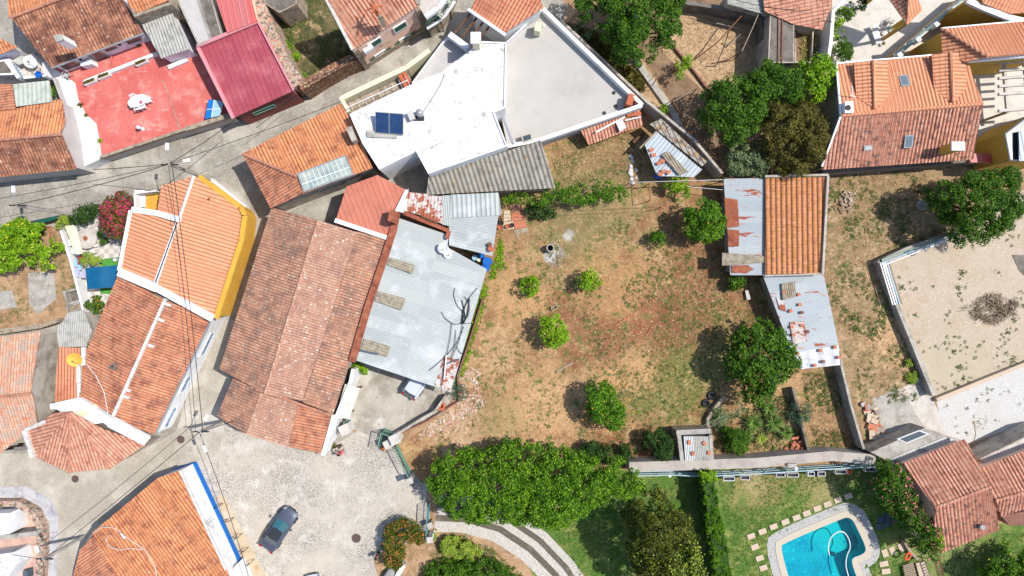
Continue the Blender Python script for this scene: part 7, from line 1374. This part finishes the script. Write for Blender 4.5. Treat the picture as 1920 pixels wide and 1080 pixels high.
wall_line('low_wall', 'short white wall at the bottom edge beside the flowering hedge', [(757, 1060, 1.0), (745, 1080, 1.0), (735, 1110, 1.0)], 1, .4, m['white'])
foliage('flower_clump', 'orange blooms at the foot of the short stone pillar', 'plant', circ(720, 838, 6), 0, .6, m['lf_mid'], leaf=.12, cr=.18, trunk=False, flowers=(m['orangefl'], .5, .12))
foliage('potted_plant', 'yellowish plant behind the curved green gate leaf', 'plant', circ(621, 832, 8), 0, .9, m['lf_olive'], leaf=.14, cr=.22, trunk=False, flowers=(m['yellowfr'], .1, .1))
t = T('metal_stand', 'black curved metal stand beside the west stone pillar', 'stand', on(637, 798)); c = on(637, 798); MB().tube([c+V3((-.4, .2, 0)), c+V3((-.4, .2, .7)), c+V3((0, .1, .9)), c+V3((.2, -.1, .7)), c+V3((.2, -.1, 0))], .03, 6).tube([c+V3((-.1, -.3, 0)), c+V3((-.1, -.3, .8)), c+V3((.3, -.1, .8)), c+V3((.3, -.1, 0))], .03, 6).build('hoop_tube', m['black'], t)
# --- barrels, pots, hoses on and round the barn
def barrel(x, y, z, r, h, mat, l, lid=None, g=None, rz=None, cat='barrel'):
    c = P(x, y, z); t = T('barrel', l, cat, c, g); Mx = rz or Matrix.Identity(3); MB().lathe(c, [(r*.92, 0), (r, .04*h), (r, .3*h), (r*1.04, .33*h), (r, .36*h), (r, .64*h), (r*1.04, .67*h), (r, .7*h), (r, .96*h), (r*.93, h), (r*.9, h*.97), (.01, h*.97)], 20, M=Mx).build('barrel_body', mat, t); return t
barrel(918, 459, 3.1, .2, .35, m['wood_dark'], 'upper brown pot lying on the finely corrugated tin', cat='pot'); barrel(920, 467, 3.05, .24, .4, m['terracotta'], 'terracotta pot lying on the finely corrugated tin', cat='pot')
bg_ = 'blue barrels in the gap between the tin roofs'
barrel(891, 484, .6, .26, .9, m['clothblue'], 'pale blue barrel farthest left in the gap of the tin roofs', g=bg_); barrel(898, 488, .9, .16, .5, m['cream'], 'small cream bucket beside the pale blue barrel'); barrel(914, 491, .5, .42, 1.0, m['blue_plastic'], 'largest blue barrel in the gap of the tin roofs', g=bg_); barrel(911, 502, .5, .38, .9, m['blue_plastic'], 'lowest blue barrel in the gap of the tin roofs', g=bg_); barrel(903, 480, .3, .3, .8, m['blue_plastic'], 'dark blue barrel half under the tin edge', g=bg_)
barrel(1231, 330, 0.1, .32, .9, m['blue_plastic'], 'blue barrel lying open by the foot of the tin lean-to', rz=Matrix.Rotation(.5, 3, 'Y'))
for x, y, r, k, l in ((940, 419, .22, 'black', 'left black pot by the broken paving'), (960, 423, .2, 'black', 'right black pot by the broken paving'), (952, 425, .2, 'terracotta', 'clay pot between the two black pots'), (937, 426, .2, 'terracotta', 'leftmost clay pot by the barn corner'), (938, 412, .16, 'wood_dark', 'small brown pot above the black pots')):
    c = on(x, y); t = T('plant_pot', l, 'pot', c, 'pots beside the barn'); MB().lathe(c, [(r*.75, 0), (r, .36), (r*1.08, .36), (r*1.08, .42), (r*.88, .42), (r*.8, .3), (.01, .3)], 16).build('pot', m[k], t)
for L, k, l in (([(945, 396), (956, 394), (958, 412), (944, 416)], 'slab', 'pale paving slab nearest the barn corner'), ([(959, 400), (980, 398), (984, 412), (960, 414)], 'brick', 'upper terracotta paving slab'), ([(962, 416), (984, 414), (988, 426), (966, 430)], 'brick', 'middle terracotta paving slab'), ([(966, 431), (989, 427), (991, 435), (970, 438)], 'stone', 'lowest worn paving slab'), ([(942, 417), (963, 415), (964, 429), (944, 431)], 'slab', 'pale slab under the black pots'), ([(958, 385), (978, 383), (980, 396), (959, 398)], 'brick_dk', 'dark slab under the vine')):
    o = MB().prism(PP(L, .07), 0).build('paving_slab', m[k]); tag(o, l, 'paving slab', 'paving slabs at the garden steps')
o = MB().bar(on(964, 432, .06), on(974, 450, .06), .14, .06).build('timber_plank', m['wood']); tag(o, 'pale plank lying below the terracotta slabs', 'plank')
for i, (pts, l) in enumerate((([(853, 540), (851, 553), (857, 572), (866, 583)], 'upper left black hose on the tin barn'), ([(828, 585), (835, 597), (850, 607), (862, 607), (868, 596), (866, 580)], 'widest curved black hose on the tin barn'), ([(895, 540), (880, 558), (872, 575), (868, 600), (862, 635), (846, 675)], 'long black hose running down the tin barn'), ([(871, 556), (880, 572), (878, 592), (868, 606), (882, 606)], 'looped black hose on the tin barn'), ([(870, 612), (858, 640), (836, 668), (805, 695)], 'black hose reaching the lower left of the tin barn'), ([(847, 605), (843, 640), (834, 680), (828, 718), (828, 738)], 'black hose dangling over the lower eave of the barn'), ([(856, 648), (862, 660), (870, 664)], 'short black hose end on the tin barn'), ([(855, 618), (852, 650), (845, 674)], 'straight thin black hose on the tin barn'), ([(866, 563), (870, 580), (872, 600), (866, 607), (868, 585), (874, 570), (880, 560), (876, 590), (868, 604)], 'tangled coil of black hose on the tin barn'))):
    Q = [P(x, y, 3.62-(x-700)*.0027+.06) for x, y in pts]; q = [Q[0]]
    for k in range(len(Q)-1):
        p0, p1, p2, p3 = Q[max(k-1, 0)], Q[k], Q[k+1], Q[min(k+2, len(Q)-1)]
        for s_ in (.25, .5, .75, 1): q.append(.5*((2*p1)+(p2-p0)*s_+(2*p0-5*p1+4*p2-p3)*s_*s_+(3*p1-p0-3*p2+p3)*s_**3))
    o = MB().tube(q, .026 if i != 8 else .04, 6).build('hose', m['black']); tag(o, l, 'hose', 'black hoses on the tin barn')
o = MB().bar(P(837, 666, 3.4), P(833, 712, 3.4), .1, .06).build('white_bar', m['white']); tag(o, 'white bar beside the rusty corner of the barn roof', 'bar')
o = MB().bar(P(836, 683, 3.4), P(862, 673, 3.35), .09, .06).build('dark_bar', m['slate']); tag(o, 'dark bar across the rusty corner of the barn roof', 'bar')
o = MB().bar(P(675, 657, 3.85), P(709, 664, 3.8), .16, .08).build('gutter_piece', m['slate']); tag(o, 'dark piece of gutter below the lowest fibre patch', 'gutter')
t = T('blue_basin', 'blue oval basin against the workshop yard wall', 'basin', on(657, 712)); MB().lathe(on(657, 712), [(.25, 0), (.34, .3), (.3, .3), (.22, .06), (.01, .06)], 16).build('basin_body', m['blue_plastic'], t)
t = T('clay_pot', 'round clay ring pot by the driveway wall corner', 'pot', on(828, 760)); MB().lathe(on(828, 760), [(.3, 0), (.4, .3), (.42, .5), (.2, .5), (.16, .2), (.01, .2)], 18).build('pot', m['terracotta'], t)
# --- well and garden bits
c = on(1031, 466); t = T('well', 'round concrete well ring in the dry garden', 'well', c); MB().lathe(c, [(.36, 0), (.36, .9), (.27, .9), (.27, .15), (.01, .15)], 24).build('well_ring', m['greywall'], t); MB().lathe(c+V3((0, 0, .2)), [(.265, 0), (.01, .01)], 20).build('well_shaft', m['black'], t)
def bricks(x, y, z, n, l, mat='brick', g=None, rz=0, name='brick', sp=0, d=(.3, .2, .12)):
    for k in range(n): pass
    c = P(x, y, z); o = MB().box(c+V3((0, 0, d[2]/2)), d, rz=rz).build(name, m[mat], bevel=.008); tag(o, l, 'brick', g); return o
BG = 'bricks weighing down the tin roofs'
for x, y, r_, l in ((1469, 549, .2, 'brick left of the corrugated square on the long tin shed'), (1497, 552, .3, 'brick right of the corrugated square on the long tin shed'), (1499, 571, .1, 'orange brick below the corrugated square'), (1482, 583, .6, 'tilted brick on the left edge of the long tin shed'), (1503, 586, .2, 'dark brick in the middle of the long tin shed'), (1484, 613, .1, 'brick on the upper rust patch'), (1503, 610, .2, 'brick beside the upper rust patch'), (1514, 622, .8, 'dark turned brick below the upper rust patch'), (1487, 628, .2, 'flat brick on the lower rust patch'),
                   (1538, 657, .1, 'top left brick on the white sheeting'), (1565, 651, .1, 'top right brick on the white sheeting'), (1495, 663, .4, 'leftmost brick at the sheeting edge'), (1543, 678, .2, 'dark brick near the lower edge of the white sheeting'), (1572, 670, .1, 'brick at the right edge of the white sheeting'), (1527, 685, .3, 'lowest brick on the white sheeting')):
    bricks(x, y, 2.3 if y < 650 else 2.2, 1, l, 'brick_dk' if 'dark' in l else 'brick', BG, r_, d=(.3, .26, .14))
for x, y, r_, l in ((1292, 829, .1, 'upper left brick on the slatted hut'), (1299, 850, .3, 'lower left brick on the slatted hut'), (1320, 831, .6, 'upper right brick on the slatted hut'), (1329, 849, 0, 'lower right brick on the slatted hut')): bricks(x, y, 2.02, 1, l, 'brick', BG, r_, d=(.28, .36, .14))
for x, y, r_, l in ((1221, 281, .4, 'topmost brick on the tin lean-to'), (1225, 291, .1, 'second brick on the tin lean-to'), (1235, 306, .5, 'large brick in the middle of the tin lean-to'), (1242, 302, -.5, 'reddish tile beside the large lean-to brick'), (1244, 321, .1, 'left brick of the lower pair on the lean-to'), (1254, 323, .7, 'right brick of the lower pair on the lean-to'), (1238, 327, -.5, 'slanting brick at the foot of the lean-to')): bricks(x, y, 2.15, 1, l, 'brick', BG, r_, d=(.42, .3, .12))
c = on(1039, 577); t = T('clay_block', 'small hollow clay block with a plank in the dry garden', 'block', c); mb = MB()
for a, b, s_ in (((-.0, .16), (0, 0), (.6, .05, .25)), ((0, -.16), (0, 0), (.6, .05, .25)), ((.28, 0), (0, 0), (.05, .36, .25)), ((-.28, 0), (0, 0), (.05, .36, .25))): mb.box(c+Matrix.Rotation(.5, 3, 'Z')@V3((a[0], a[1], .13)), s_, rz=.5)
mb.build('block', m['slab'], t)
o = MB().bar(on(1028, 559, .05), on(1035, 570, .05), .1, .08).build('plank', m['brick']); tag(o, 'short reddish plank beside the hollow clay block', 'plank')
o = MB().bar(on(1044, 697, .06), on(1074, 680, .08), .18, .05).build('plank', m['wood']); tag(o, 'grey plank lying in the lower dry garden', 'plank')
for (a, b, n, l) in (((1156, 609), (1187, 588), 9, 'row of edging bricks, lower run, in the dry garden'), ((1195, 582), (1234, 556), 9, 'row of edging bricks, upper run, in the dry garden'), ((1212, 627), (1222, 614), 4, 'short stub of edging bricks in the dry garden')):
    for k in range(n):
        p = on(a[0]+(b[0]-a[0])*k/(n-1), a[1]+(b[1]-a[1])*k/(n-1)); o = MB().box(p+V3((R.uniform(-.03, .03), R.uniform(-.03, .03), .06)), (.19, .1, .1), rz=.6+R.uniform(-.15, .15)).build('edging_brick', m['brick'])
        tag(o, {'row of edging bricks, lower run, in the dry garden': 'terracotta edging brick in the longer lower row', 'row of edging bricks, upper run, in the dry garden': 'terracotta edging brick in the upper row', 'short stub of edging bricks in the dry garden': 'terracotta edging brick in the short stub'}[l], 'brick', l)
for x, y, r_, l in ((1402, 553, 0, 'white bench slab in the shade of the garden shed'),):
    o = MB().box(on(x, y, .3), (.35, .9, .1), rz=.2).box(on(x, y, .13)+V3((0, .3, 0)), (.3, .12, .26)).box(on(x, y, .13)-V3((0, .3, 0)), (.3, .12, .26)).build('stone_bench', m['concrete_light']); tag(o, l, 'bench')
for i in range(26):
    x, y = (R.gauss(1497, 12), R.gauss(838, 6)) if i > 8 else (R.gauss(1492, 5), R.gauss(828, 5)); y = min(y, 848)
    o = MB().box(on(x, y, .1+R.random()*.4), (.36, .24, .12), M=Matrix.Rotation(R.random()*3, 3, 'Z')@Matrix.Rotation(R.uniform(-.5, .5), 3, 'X')).build('loose_tile', m['brick']); tag(o, 'broken terracotta tile in the heap by the long coped wall', 'tile', 'heap of broken tiles by the long coped wall')
for i in range(34):
    x, y = R.uniform(1612, 1655), R.uniform(752, 822); x = 1612+(x-1612)*.6+(y-750)*.3
    o = MB().box(on(x, y, .06+R.random()*.25), (R.uniform(.3, .9), R.uniform(.25, .55), .1), M=Matrix.Rotation(R.random()*3, 3, 'Z')@Matrix.Rotation(R.uniform(-.25, .25), 3, 'X')).build('rubble_slab', m[R.choice(['brick', 'slab', 'slab', 'concrete', 'stone', 'tile_pink' if 0 else 'slab'])]); tag(o, 'broken slab in the rubble beside the concrete ramp', 'rubble', 'rubble slabs beside the concrete ramp')
c = on(1670, 822); t = T('metal_drum', 'old upright metal drum in the rubble corner', 'drum', c); MB().lathe(c, [(.3, 0), (.3, .7), (.24, .7), (.1, .75), (.01, .75)], 16).build('drum', m['metal'], t)
for i, (x, y) in enumerate(((1585, 365), (1594, 380), (1580, 385), (1598, 392))):
    pass
t = T('scrap_heap', 'heap of grey scrap wire and wood on the stony strip', 'scrap', on(1590, 375)); mb = MB()
for k in range(60): p = on(R.gauss(1589, 9), R.gauss(376, 9), R.random()*.3); d = V3((R.uniform(-1, 1), R.uniform(-1, 1), R.uniform(-.2, .2))).normalized()*R.uniform(.2, .7); mb.bar(p-d/2, p+d/2, R.uniform(.03, .14), .05)
o = mb.build('scrap_pieces', m['rubble'], t); o['kind'] = 'stuff'
t = T('stone_basin', 'round grey stone basin in the tree shade on the stony strip', 'basin', on(1724, 385)); MB().lathe(on(1724, 385), [(.4, 0), (.5, .4), (.4, .42), (.3, .15), (.01, .15)], 16).build('basin_body', m['greywall'], t)
for i in range(14):
    x, y = ((1183+R.uniform(-2, 4), 296+i*8) if i < 7 else (1188+(i-7)*5, 312+(i-7)*3)); r = R.uniform(.12, .26)
    if i >= 7: x, y = 1180+R.uniform(0, 14), 290+R.uniform(0, 50)
    o = MB().lathe(on(x, y), [(r*.8, 0), (r, r*.4), (r*.7, r*.8), (.01, r)], 8).build('field_stone', m['mortar'], smooth=True); tag(o, 'pale field stone edging the bare plot by the lean-to', 'stone', 'field stones by the lean-to')
# poles and white boards on the ruined roof
for a, b, w_, k, l in (((1117, 248), (1172, 219), .14, 'white', 'long white board over the broken red tiles'), ((1172, 226), (1202, 219), .14, 'mortar', 'shorter white board right of the long one'), ((1175, 216), (1202, 213), .3, 'terracotta', 'flat red gutter piece at the top of the broken roof')):
    o = MB().bar(P(*a, 2.1), P(*b, 2.1), w_, .08).build('board', m[k]); tag(o, l, 'board')
o = MB().prism(PP([(1155, 230), (1166, 224), (1175, 238), (1163, 247)], 2.0), 1.9).build('white_sheet', m['white']); tag(o, 'white square sheet with a hole below the boards', 'sheet')
o = MB().bar(on(1188, 268, .5), on(1208, 250, .4), .35, .15).build('log', m['wood_dark']); tag(o, 'reddish log lying left of the tin lean-to', 'log')
o = MB().bar(P(1200, 278, 2.0), P(1231, 246, 2.3), .14, .14).build('roof_beam', m['wood']); tag(o, 'brown beam along the upper edge of the tin lean-to', 'beam')
# pipe frames over the beds
for pts, l, r, k in (([(1205, 285, 2.0), (1250, 285, 2.0), (1360, 338, 2.0)][:0] or [(1180, 342, 2.1), (1355, 337, 2.1)], 'long thin pipe above the blue barrel reaching the shed', .035, 'metal'), ([(1289, 350, 2.0), (1356, 356, 2.0)], 'short pipe right of the light green bush', .03, 'metal'), ([(1217, 344, 2.0), (1219, 375, 2.0)], 'brown pipe pointing down from the long pipe', .04, 'rusty_bar'), ([(940, 402, 1.8), (1240, 388, 1.8)], 'thin wire strung along the vine', .015, 'black'), ([(960, 352, 1.8), (1190, 345, 1.8)], 'upper wire strung along the vine', .015, 'black'),
                      ([(1262, 190, 2.0), (1308, 165, 2.0)], 'yellowish pipe across the shaded beds', .04, 'wood'), ([(1262, 190, 2.0), (1290, 235, 2.0), (1320, 265, 2.0), (1340, 290, 1.0)], 'long rusty pipe running beside the tall tree', .045, 'rusty_bar'), ([(1230, 150, 1.8), (1265, 120, 2.0), (1270, 128, 2.0)], 'bent pipe over the shaded beds', .03, 'rusty_bar'), ([(1390, 30, 2.4), (1345, 80, 1.6), (1302, 112, .3)], 'rusty bent beam across the straw yard', .06, 'rusty_bar'), ([(1430, 8, 3.0), (1412, 50, 2.6), (1391, 96, 2.4)], 'pale straight pole over the straw yard', .05, 'wood'), ([(1391, 96, 2.4), (1366, 112, 1.4), (1333, 120, .5)], 'dark bent branch lying in the straw yard', .05, 'wood_dark'), ([(1300, 28, .5), (1345, 42, .6)], 'thin dark pipe at the top of the straw yard', .03, 'black'), ([(1343, 43, .5), (1396, 56, .5), (1367, 86, .4), (1358, 78, .3)], 'angled pale frame lying in the straw yard', .05, 'concrete')):
    Q = [P(*p) for p in pts]; o = MB().tube(Q, r, 6).build('pipe' if 'branch' not in l else 'branch', m[k]); tag(o, l, 'pipe' if 'branch' not in l else 'branch')
    if Q[0].z > 1.2: MB().bar(V3((Q[0].x, Q[0].y, 0)), Q[0], .06).build('post', m['rusty_bar'], o)
    if Q[-1].z > 1.2: MB().bar(V3((Q[-1].x, Q[-1].y, 0)), Q[-1], .06).build('post', m['rusty_bar'], o)
# lot wall planks
for i in range(5):
    o = MB().bar(P(1650+i*4.0, 492-i*1.2, 1.05), P(1674+i*4.2, 572-i*.6, 1.05), .1, .08).build('metal_pole', m[('white', 'metal', 'white', 'clothblue', 'wood')[i]]); tag(o, ('first pole from the left in the stack along the lot wall', 'second pole in the stack along the lot wall', 'third, whitest pole in the stack along the lot wall', 'bluish fourth pole in the stack along the lot wall', 'woody fifth pole in the stack along the lot wall')[i], 'pole', 'poles stacked along the lot wall')
for i in range(3):
    o = MB().bar(P(1653+i*2, 487+i*5, 1.1), P(1786, 439+i*4, 1.1), .1, .07).build('metal_pole', m[('green_paint', 'clothblue', 'white')[i]]); tag(o, ('green topmost pole along the north-west lot wall', 'blue middle pole along the north-west lot wall', 'white lowest pole along the north-west lot wall')[i], 'pole', 'poles on the north-west lot wall')
# debris, tyres
for x, y, r, l in ((1334, 742, .42, 'upper black tyre at the foot of the fig tree'), (1324, 756, .4, 'lower black tyre by the low stone edge')):
    c = on(x, y, .12); o = MB().lathe(c, [(r*.55, -.1), (r*.9, -.12), (r, 0), (r*.9, .12), (r*.55, .1), (r*.5, 0)], 20).build('tyre', m['black'], smooth=True); tag(o, l, 'tyre')
wall_line('garden_edge', 'low curved stone edge round the fig tree bed', [(1328, 806, .6), (1328, 786, .6), (1345, 760, .6), (1358, 745, .6)], .6, .3, m['stone'])
for i, (a, b) in enumerate((((1314, 800), (1395, 762)), ((1332, 800), (1398, 768)))):
    o = MB().tube([P(*a, 1.0), P(*b, 1.2)], .02, 5).build('wire', m['green_paint']); tag(o, ('upper green wire beside the yuccas', 'lower green wire beside the yuccas')[i], 'wire')
# --- pool side
SG = 'stepping stones round the pool'
for i, (x, y, rz) in enumerate([(1450, 987, .35), (1472, 978, .35), (1493, 970, .35), (1512, 962, .35), (1532, 953, .35), (1551, 945, .35), (1571, 937, .35), (1590, 930, .35), (1429, 996, .35), (1408, 1005, .35), (1415, 1025, .35), (1424, 1046, .35), (1431, 1064, .35)]):
    c = on(x, y); o = MB().box(c+V3((0, 0, .05)), (.72, .50, .10), rz=rz).build('stepping_stone', m['slab'], bevel=.015)
    tag(o, ('%s stepping stone %s' % (('first', 'second', 'third', 'fourth', 'fifth', 'sixth', 'seventh', 'eighth')[i], 'from the left in the slanting row above the pool')) if i < 8 else ('stepping stone %s' % ('at the left corner joining both rows', 'at the top of the column left of the pool', 'second down in the column left of the pool', 'third down in the column left of the pool', 'lowest in the column left of the pool')[i-8]), 'paving stone', SG)
for x, y, rz, d, l in ((1659, 1037, -1.2, (.72, .52), 'leftmost upright slab under the bougainvillea shade'), (1673, 1032, -1.1, (.72, .52), 'second slab under the bougainvillea shade'), (1690, 1026, -1.2, (.75, .55), 'third slab beside the low brown wall'), (1657, 1057, .2, (.8, .5), 'upper slab of the pair right of the pool'), (1661, 1071, .1, (.8, .5), 'lower slab of the pair right of the pool')):
    o = MB().box(on(x, y, .06), (*d, .1), rz=rz).build('stepping_stone', m['slab'], bevel=.015); tag(o, l, 'paving stone', SG)
for x, y, l in ((1652, 975, 'upper left slate slab in the shade'), (1665, 968, 'upper right slate slab in the shade'), (1648, 987, 'lower left slate slab in the shade'), (1662, 982, 'lower right slate slab in the shade'), (1676, 975, 'far right slate slab in the shade')):
    o = MB().box(on(x, y, .06), (.6, .6, .08), rz=.2).build('slate_slab', m['slate']); tag(o, l, 'paving stone', 'slate slabs in the shade')
hp_ = [(1555, 1041), (1553, 1025), (1558, 1008), (1570, 998), (1582, 998), (1591, 1010), (1594, 1026), (1588, 1042), (1586, 1060), (1592, 1085)]
Q = [P(x, y, .02) for x, y in hp_]; q = [Q[0]]
for k in range(len(Q)-1):
    p0, p1, p2, p3 = Q[max(k-1, 0)], Q[k], Q[k+1], Q[min(k+2, len(Q)-1)]
    for s_ in (.25, .5, .75, 1): q.append(.5*((2*p1)+(p2-p0)*s_+(2*p0-5*p1+4*p2-p3)*s_*s_+(3*p1-p0-3*p2+p3)*s_**3))
o = MB().tube(q, .05, 8).build('pool_hose', m['white']); tag(o, 'white floating hose curving across the pool', 'hose')
c = P(1562, 1038, -1.3); t = T('pool_cleaner', 'small pool cleaner under the end of the white hose', 'pool cleaner', c); MB().lathe(c, [(.2, 0), (.24, .1), (.12, .25), (.05, .3)], 12).build('cleaner_body', m['paint_teal'], t)
c = P(1702, 1043, .9); Mx = Matrix.Rotation(.9, 3, 'Z')@Matrix.Rotation(.4, 3, 'X'); mb = MB(); n1, n2 = 24, 8; Vt = [tuple(c+Mx@V3(((.30+.09*math.cos(b*2*PI/n2))*math.cos(a*2*PI/n1)*1.15, (.30+.09*math.cos(b*2*PI/n2))*math.sin(a*2*PI/n1), .09*math.sin(b*2*PI/n2)))) for a in range(n1) for b in range(n2)]
t = T('lifebuoy', 'orange lifebuoy beside the pool steps', 'lifebuoy', c); npmesh('ring', Vt, [[a*n2+b, ((a+1) % n1)*n2+b, ((a+1) % n1)*n2+(b+1) % n2, a*n2+(b+1) % n2] for a in range(n1) for b in range(n2)], m['orange'], t, smooth=True); MB().bar(V3((c.x+.3, c.y, 0)), c+V3((.3, 0, 0)), .06).build('stand', m['metal'], t)
t = T('wooden_deck', 'slatted grey wooden deck board beside the pool steps', 'deck', on(1707, 1068)); mb = MB()
for k in range(11): mb.bar(P(1693+k*.7, 1062+k*3.4, .4), P(1712+k*.9, 1055+k*3.2, .4), .12, .05)
mb.build('slat', m['wood'], t); MB().bar(P(1695, 1063, .3), P(1702, 1098, .3), .08, .2).bar(P(1711, 1057, .3), P(1720, 1092, .3), .08, .2).build('frame', m['wood_dark'], t)
t = T('garden_steps', 'pale stone steps rising beside the bougainvillea', 'steps', on(1725, 1060)); mb = MB()
for k in range(7): mb.box(P(1726+k*1.5, 1056+k*5.6, .1+.02*k), (.95, .27, .2-.0), rz=.25)
mb.build('tread', m['slab'], t)
wall_line('low_wall', 'low brown wall edging the planting beside the lifebuoy', [(1695, 1013, .5), (1707, 1034, .5), (1722, 1050, .5)], .5, .25, m['wood'])
t = T('trellis', 'brown lattice trellis below the bougainvillea house', 'trellis', on(1765, 1065)); mb = MB()
for k in range(10): mb.bar(P(1752+k*1.2, 1052+k*5, 1.4), P(1762+k*1.4, 1050+k*5, 1.4), .04).bar(P(1752+k*1.2, 1056+k*5, 1.4), P(1762+k*1.4, 1046+k*5, 1.4), .04)
mb.bar(P(1752, 1050, 1.4), P(1768, 1110, 1.4), .07).bar(P(1762, 1048, 1.4), P(1778, 1108, 1.4), .07).bar(P(1752, 1050, 0), P(1752, 1050, 1.4), .07); mb.build('lattice', m['wood_dark'], t)
for x, y, w_, l in ((1460, 883, .8, 'first planter frame from the left hanging on the blue rail'), (1483, 883, 1.0, 'second planter frame hanging on the blue rail'), (1533, 881, 1.0, 'planter frame with terracotta base on the blue rail'), (1572, 877, 1.0, 'planter frame beside the terracotta pot on the rail'), (1628, 873, 1.0, 'last planter frame before the bougainvillea'), (1364, 890, 1.0, 'white planter frame right of the hedge head'), (1394, 888, .8, 'smaller planter frame right of the hedge head'), (1520, 881, .9, 'grey planter frame left of the terracotta based one')):
    c = P(x, y, .9); t = T('rail_planter', l, 'planter', c, 'planters hanging on the blue rail'); mb = MB(); c = c-V3((0, .25, 0))
    for a, b in (((-w_/2, -.18), (w_/2, -.18)), ((w_/2, -.18), (w_/2, .18)), ((-w_/2, -.18), (-w_/2, .18)), ((-w_/2, .18), (w_/2, .18))): mb.bar(c+V3((*a, .25)), c+V3((*b, .25)), .05, .5)
    mb.box(c, (w_, .36, .05)); mb.build('box', m['white' if 'white' in l or 'grey' in l else 'mortar'], t); MB().box(c+V3((0, 0, .3)), (w_-.1, .28, .04)).build('soil', m['dark'], t)
c = P(1591, 878, .6); t = T('terracotta_pot', 'round terracotta pot on the lawn side of the blue rail', 'pot', c); MB().lathe(c-V3((0, .3, .4)), [(.2, 0), (.3, .4), (.26, .4), (.2, .2), (.01, .2)], 16).build('pot', m['terracotta'], t)
c = P(1489, 877, 1.9); t = T('wall_lamp', 'white dome lamp on the coped wall above the lawn', 'lamp', c); MB().lathe(c, [(.14, 0), (.14, .2), (.2, .24), (.2, .36), (.1, .48), (.01, .5)], 16).build('lamp_dome', m['white'], t); MB().box(c+V3((-.3, .25, .15)), (.8, .35, .3)).build('lamp_base', m['concrete'], t)
c = on(1256, 892); o = MB().lathe(c, [(.14, 0), (.14, .05), (.01, .06)], 14).build('garden_disc', m['metal_white']); tag(o, 'pale round disc on the grass below the long wall', 'disc')
# paved yard furniture
def lounger(x, y, rz, l, mat):
    c = P(x, y, .02); t = T('sun_lounger', l, 'lounger', c, 'white loungers in the paved yard'); Mx = Matrix.Rotation(rz, 3, 'Z'); q = lambda a, b, h: c+Mx@V3((a, b, h))
    MB().box(q(0, -.2, .35), (.6, 1.1, .06), rz=rz).build('seat', mat, t); mb = MB(); mb.bar(q(0, .36, .36), q(0, .95, .75), .6, .05); mb.build('backrest', mat, t)
    for a in (-.27, .27):
        for b in (-.6, .3): MB().bar(q(a, b, 0), q(a, b, .34), .05).build('leg', mat, t)
lounger(1640, 69, .35, 'white lounger standing in the sun of the paved yard', m['white']); chair(1665, 43, .02, -.6, 'white armchair by the roof edge in the paved yard', m['greyroof'])
rosette('potted_plant', 'small potted plant by the white lounger', P(1655, 83, .2), .3, 24, m['lf_olive'], wd=.05); rosette('potted_plant', 'small potted plant by the green pole in the paved yard', P(1673, 60, .2), .3, 24, m['lf_olive'], wd=.05)
t = T('parasol', 'folded green and white parasol lying near the white armchair', 'parasol', P(1668, 58, .5)); MB().bar(P(1660, 62, .5), P(1674, 51, .9), .1).build('pole', m['green_paint'], t); MB().bar(P(1656, 66, .4), P(1662, 60, .5), .3, .3).build('canopy', m['white'], t)
o = MB().lathe(P(1738, 104, .03), [(.5, 0), (.55, .3), (.45, .3), (.4, .1), (.01, .1)], 18).build('black_tub', m['black']); tag(o, 'round black tub by the roof edge under the hipped house', 'tub')
c = P(1672, 30, 3.6)
for x, y, l in ((1630, 10, 'left white agapanthus bloom at the top of the paved yard'), (1608, 12, 'right white agapanthus bloom at the top of the paved yard')): pass
c = P(1738, 22, 1.0)
o = MB().prism(PP([(1885, 300), (1915, 299), (1915, 306), (1885, 307)], .5), 0).build('brick_stub', m['brick']); tag(o, 'reddish brick stub at the end of the dark wall', 'brick')
c = on(1912, 490); o = MB().flat([PP([(1898, 478), (1925, 478), (1925, 520), (1912, 508)], .06)]).build('dark_board', m['concrete_dark']); tag(o, 'dark board at the right edge of the sandy lot', 'board')
for a, b, l in (((1832, 812), (1822, 845), 'thin cord lying over the pale footpath'),): o = MB().tube([on(1826, 790, .05), on(1830, 815, .05), on(1822, 840, .05)], .02, 5).build('cord', m['wood']); tag(o, l, 'cord')
for k, (x, y) in enumerate(()): pass
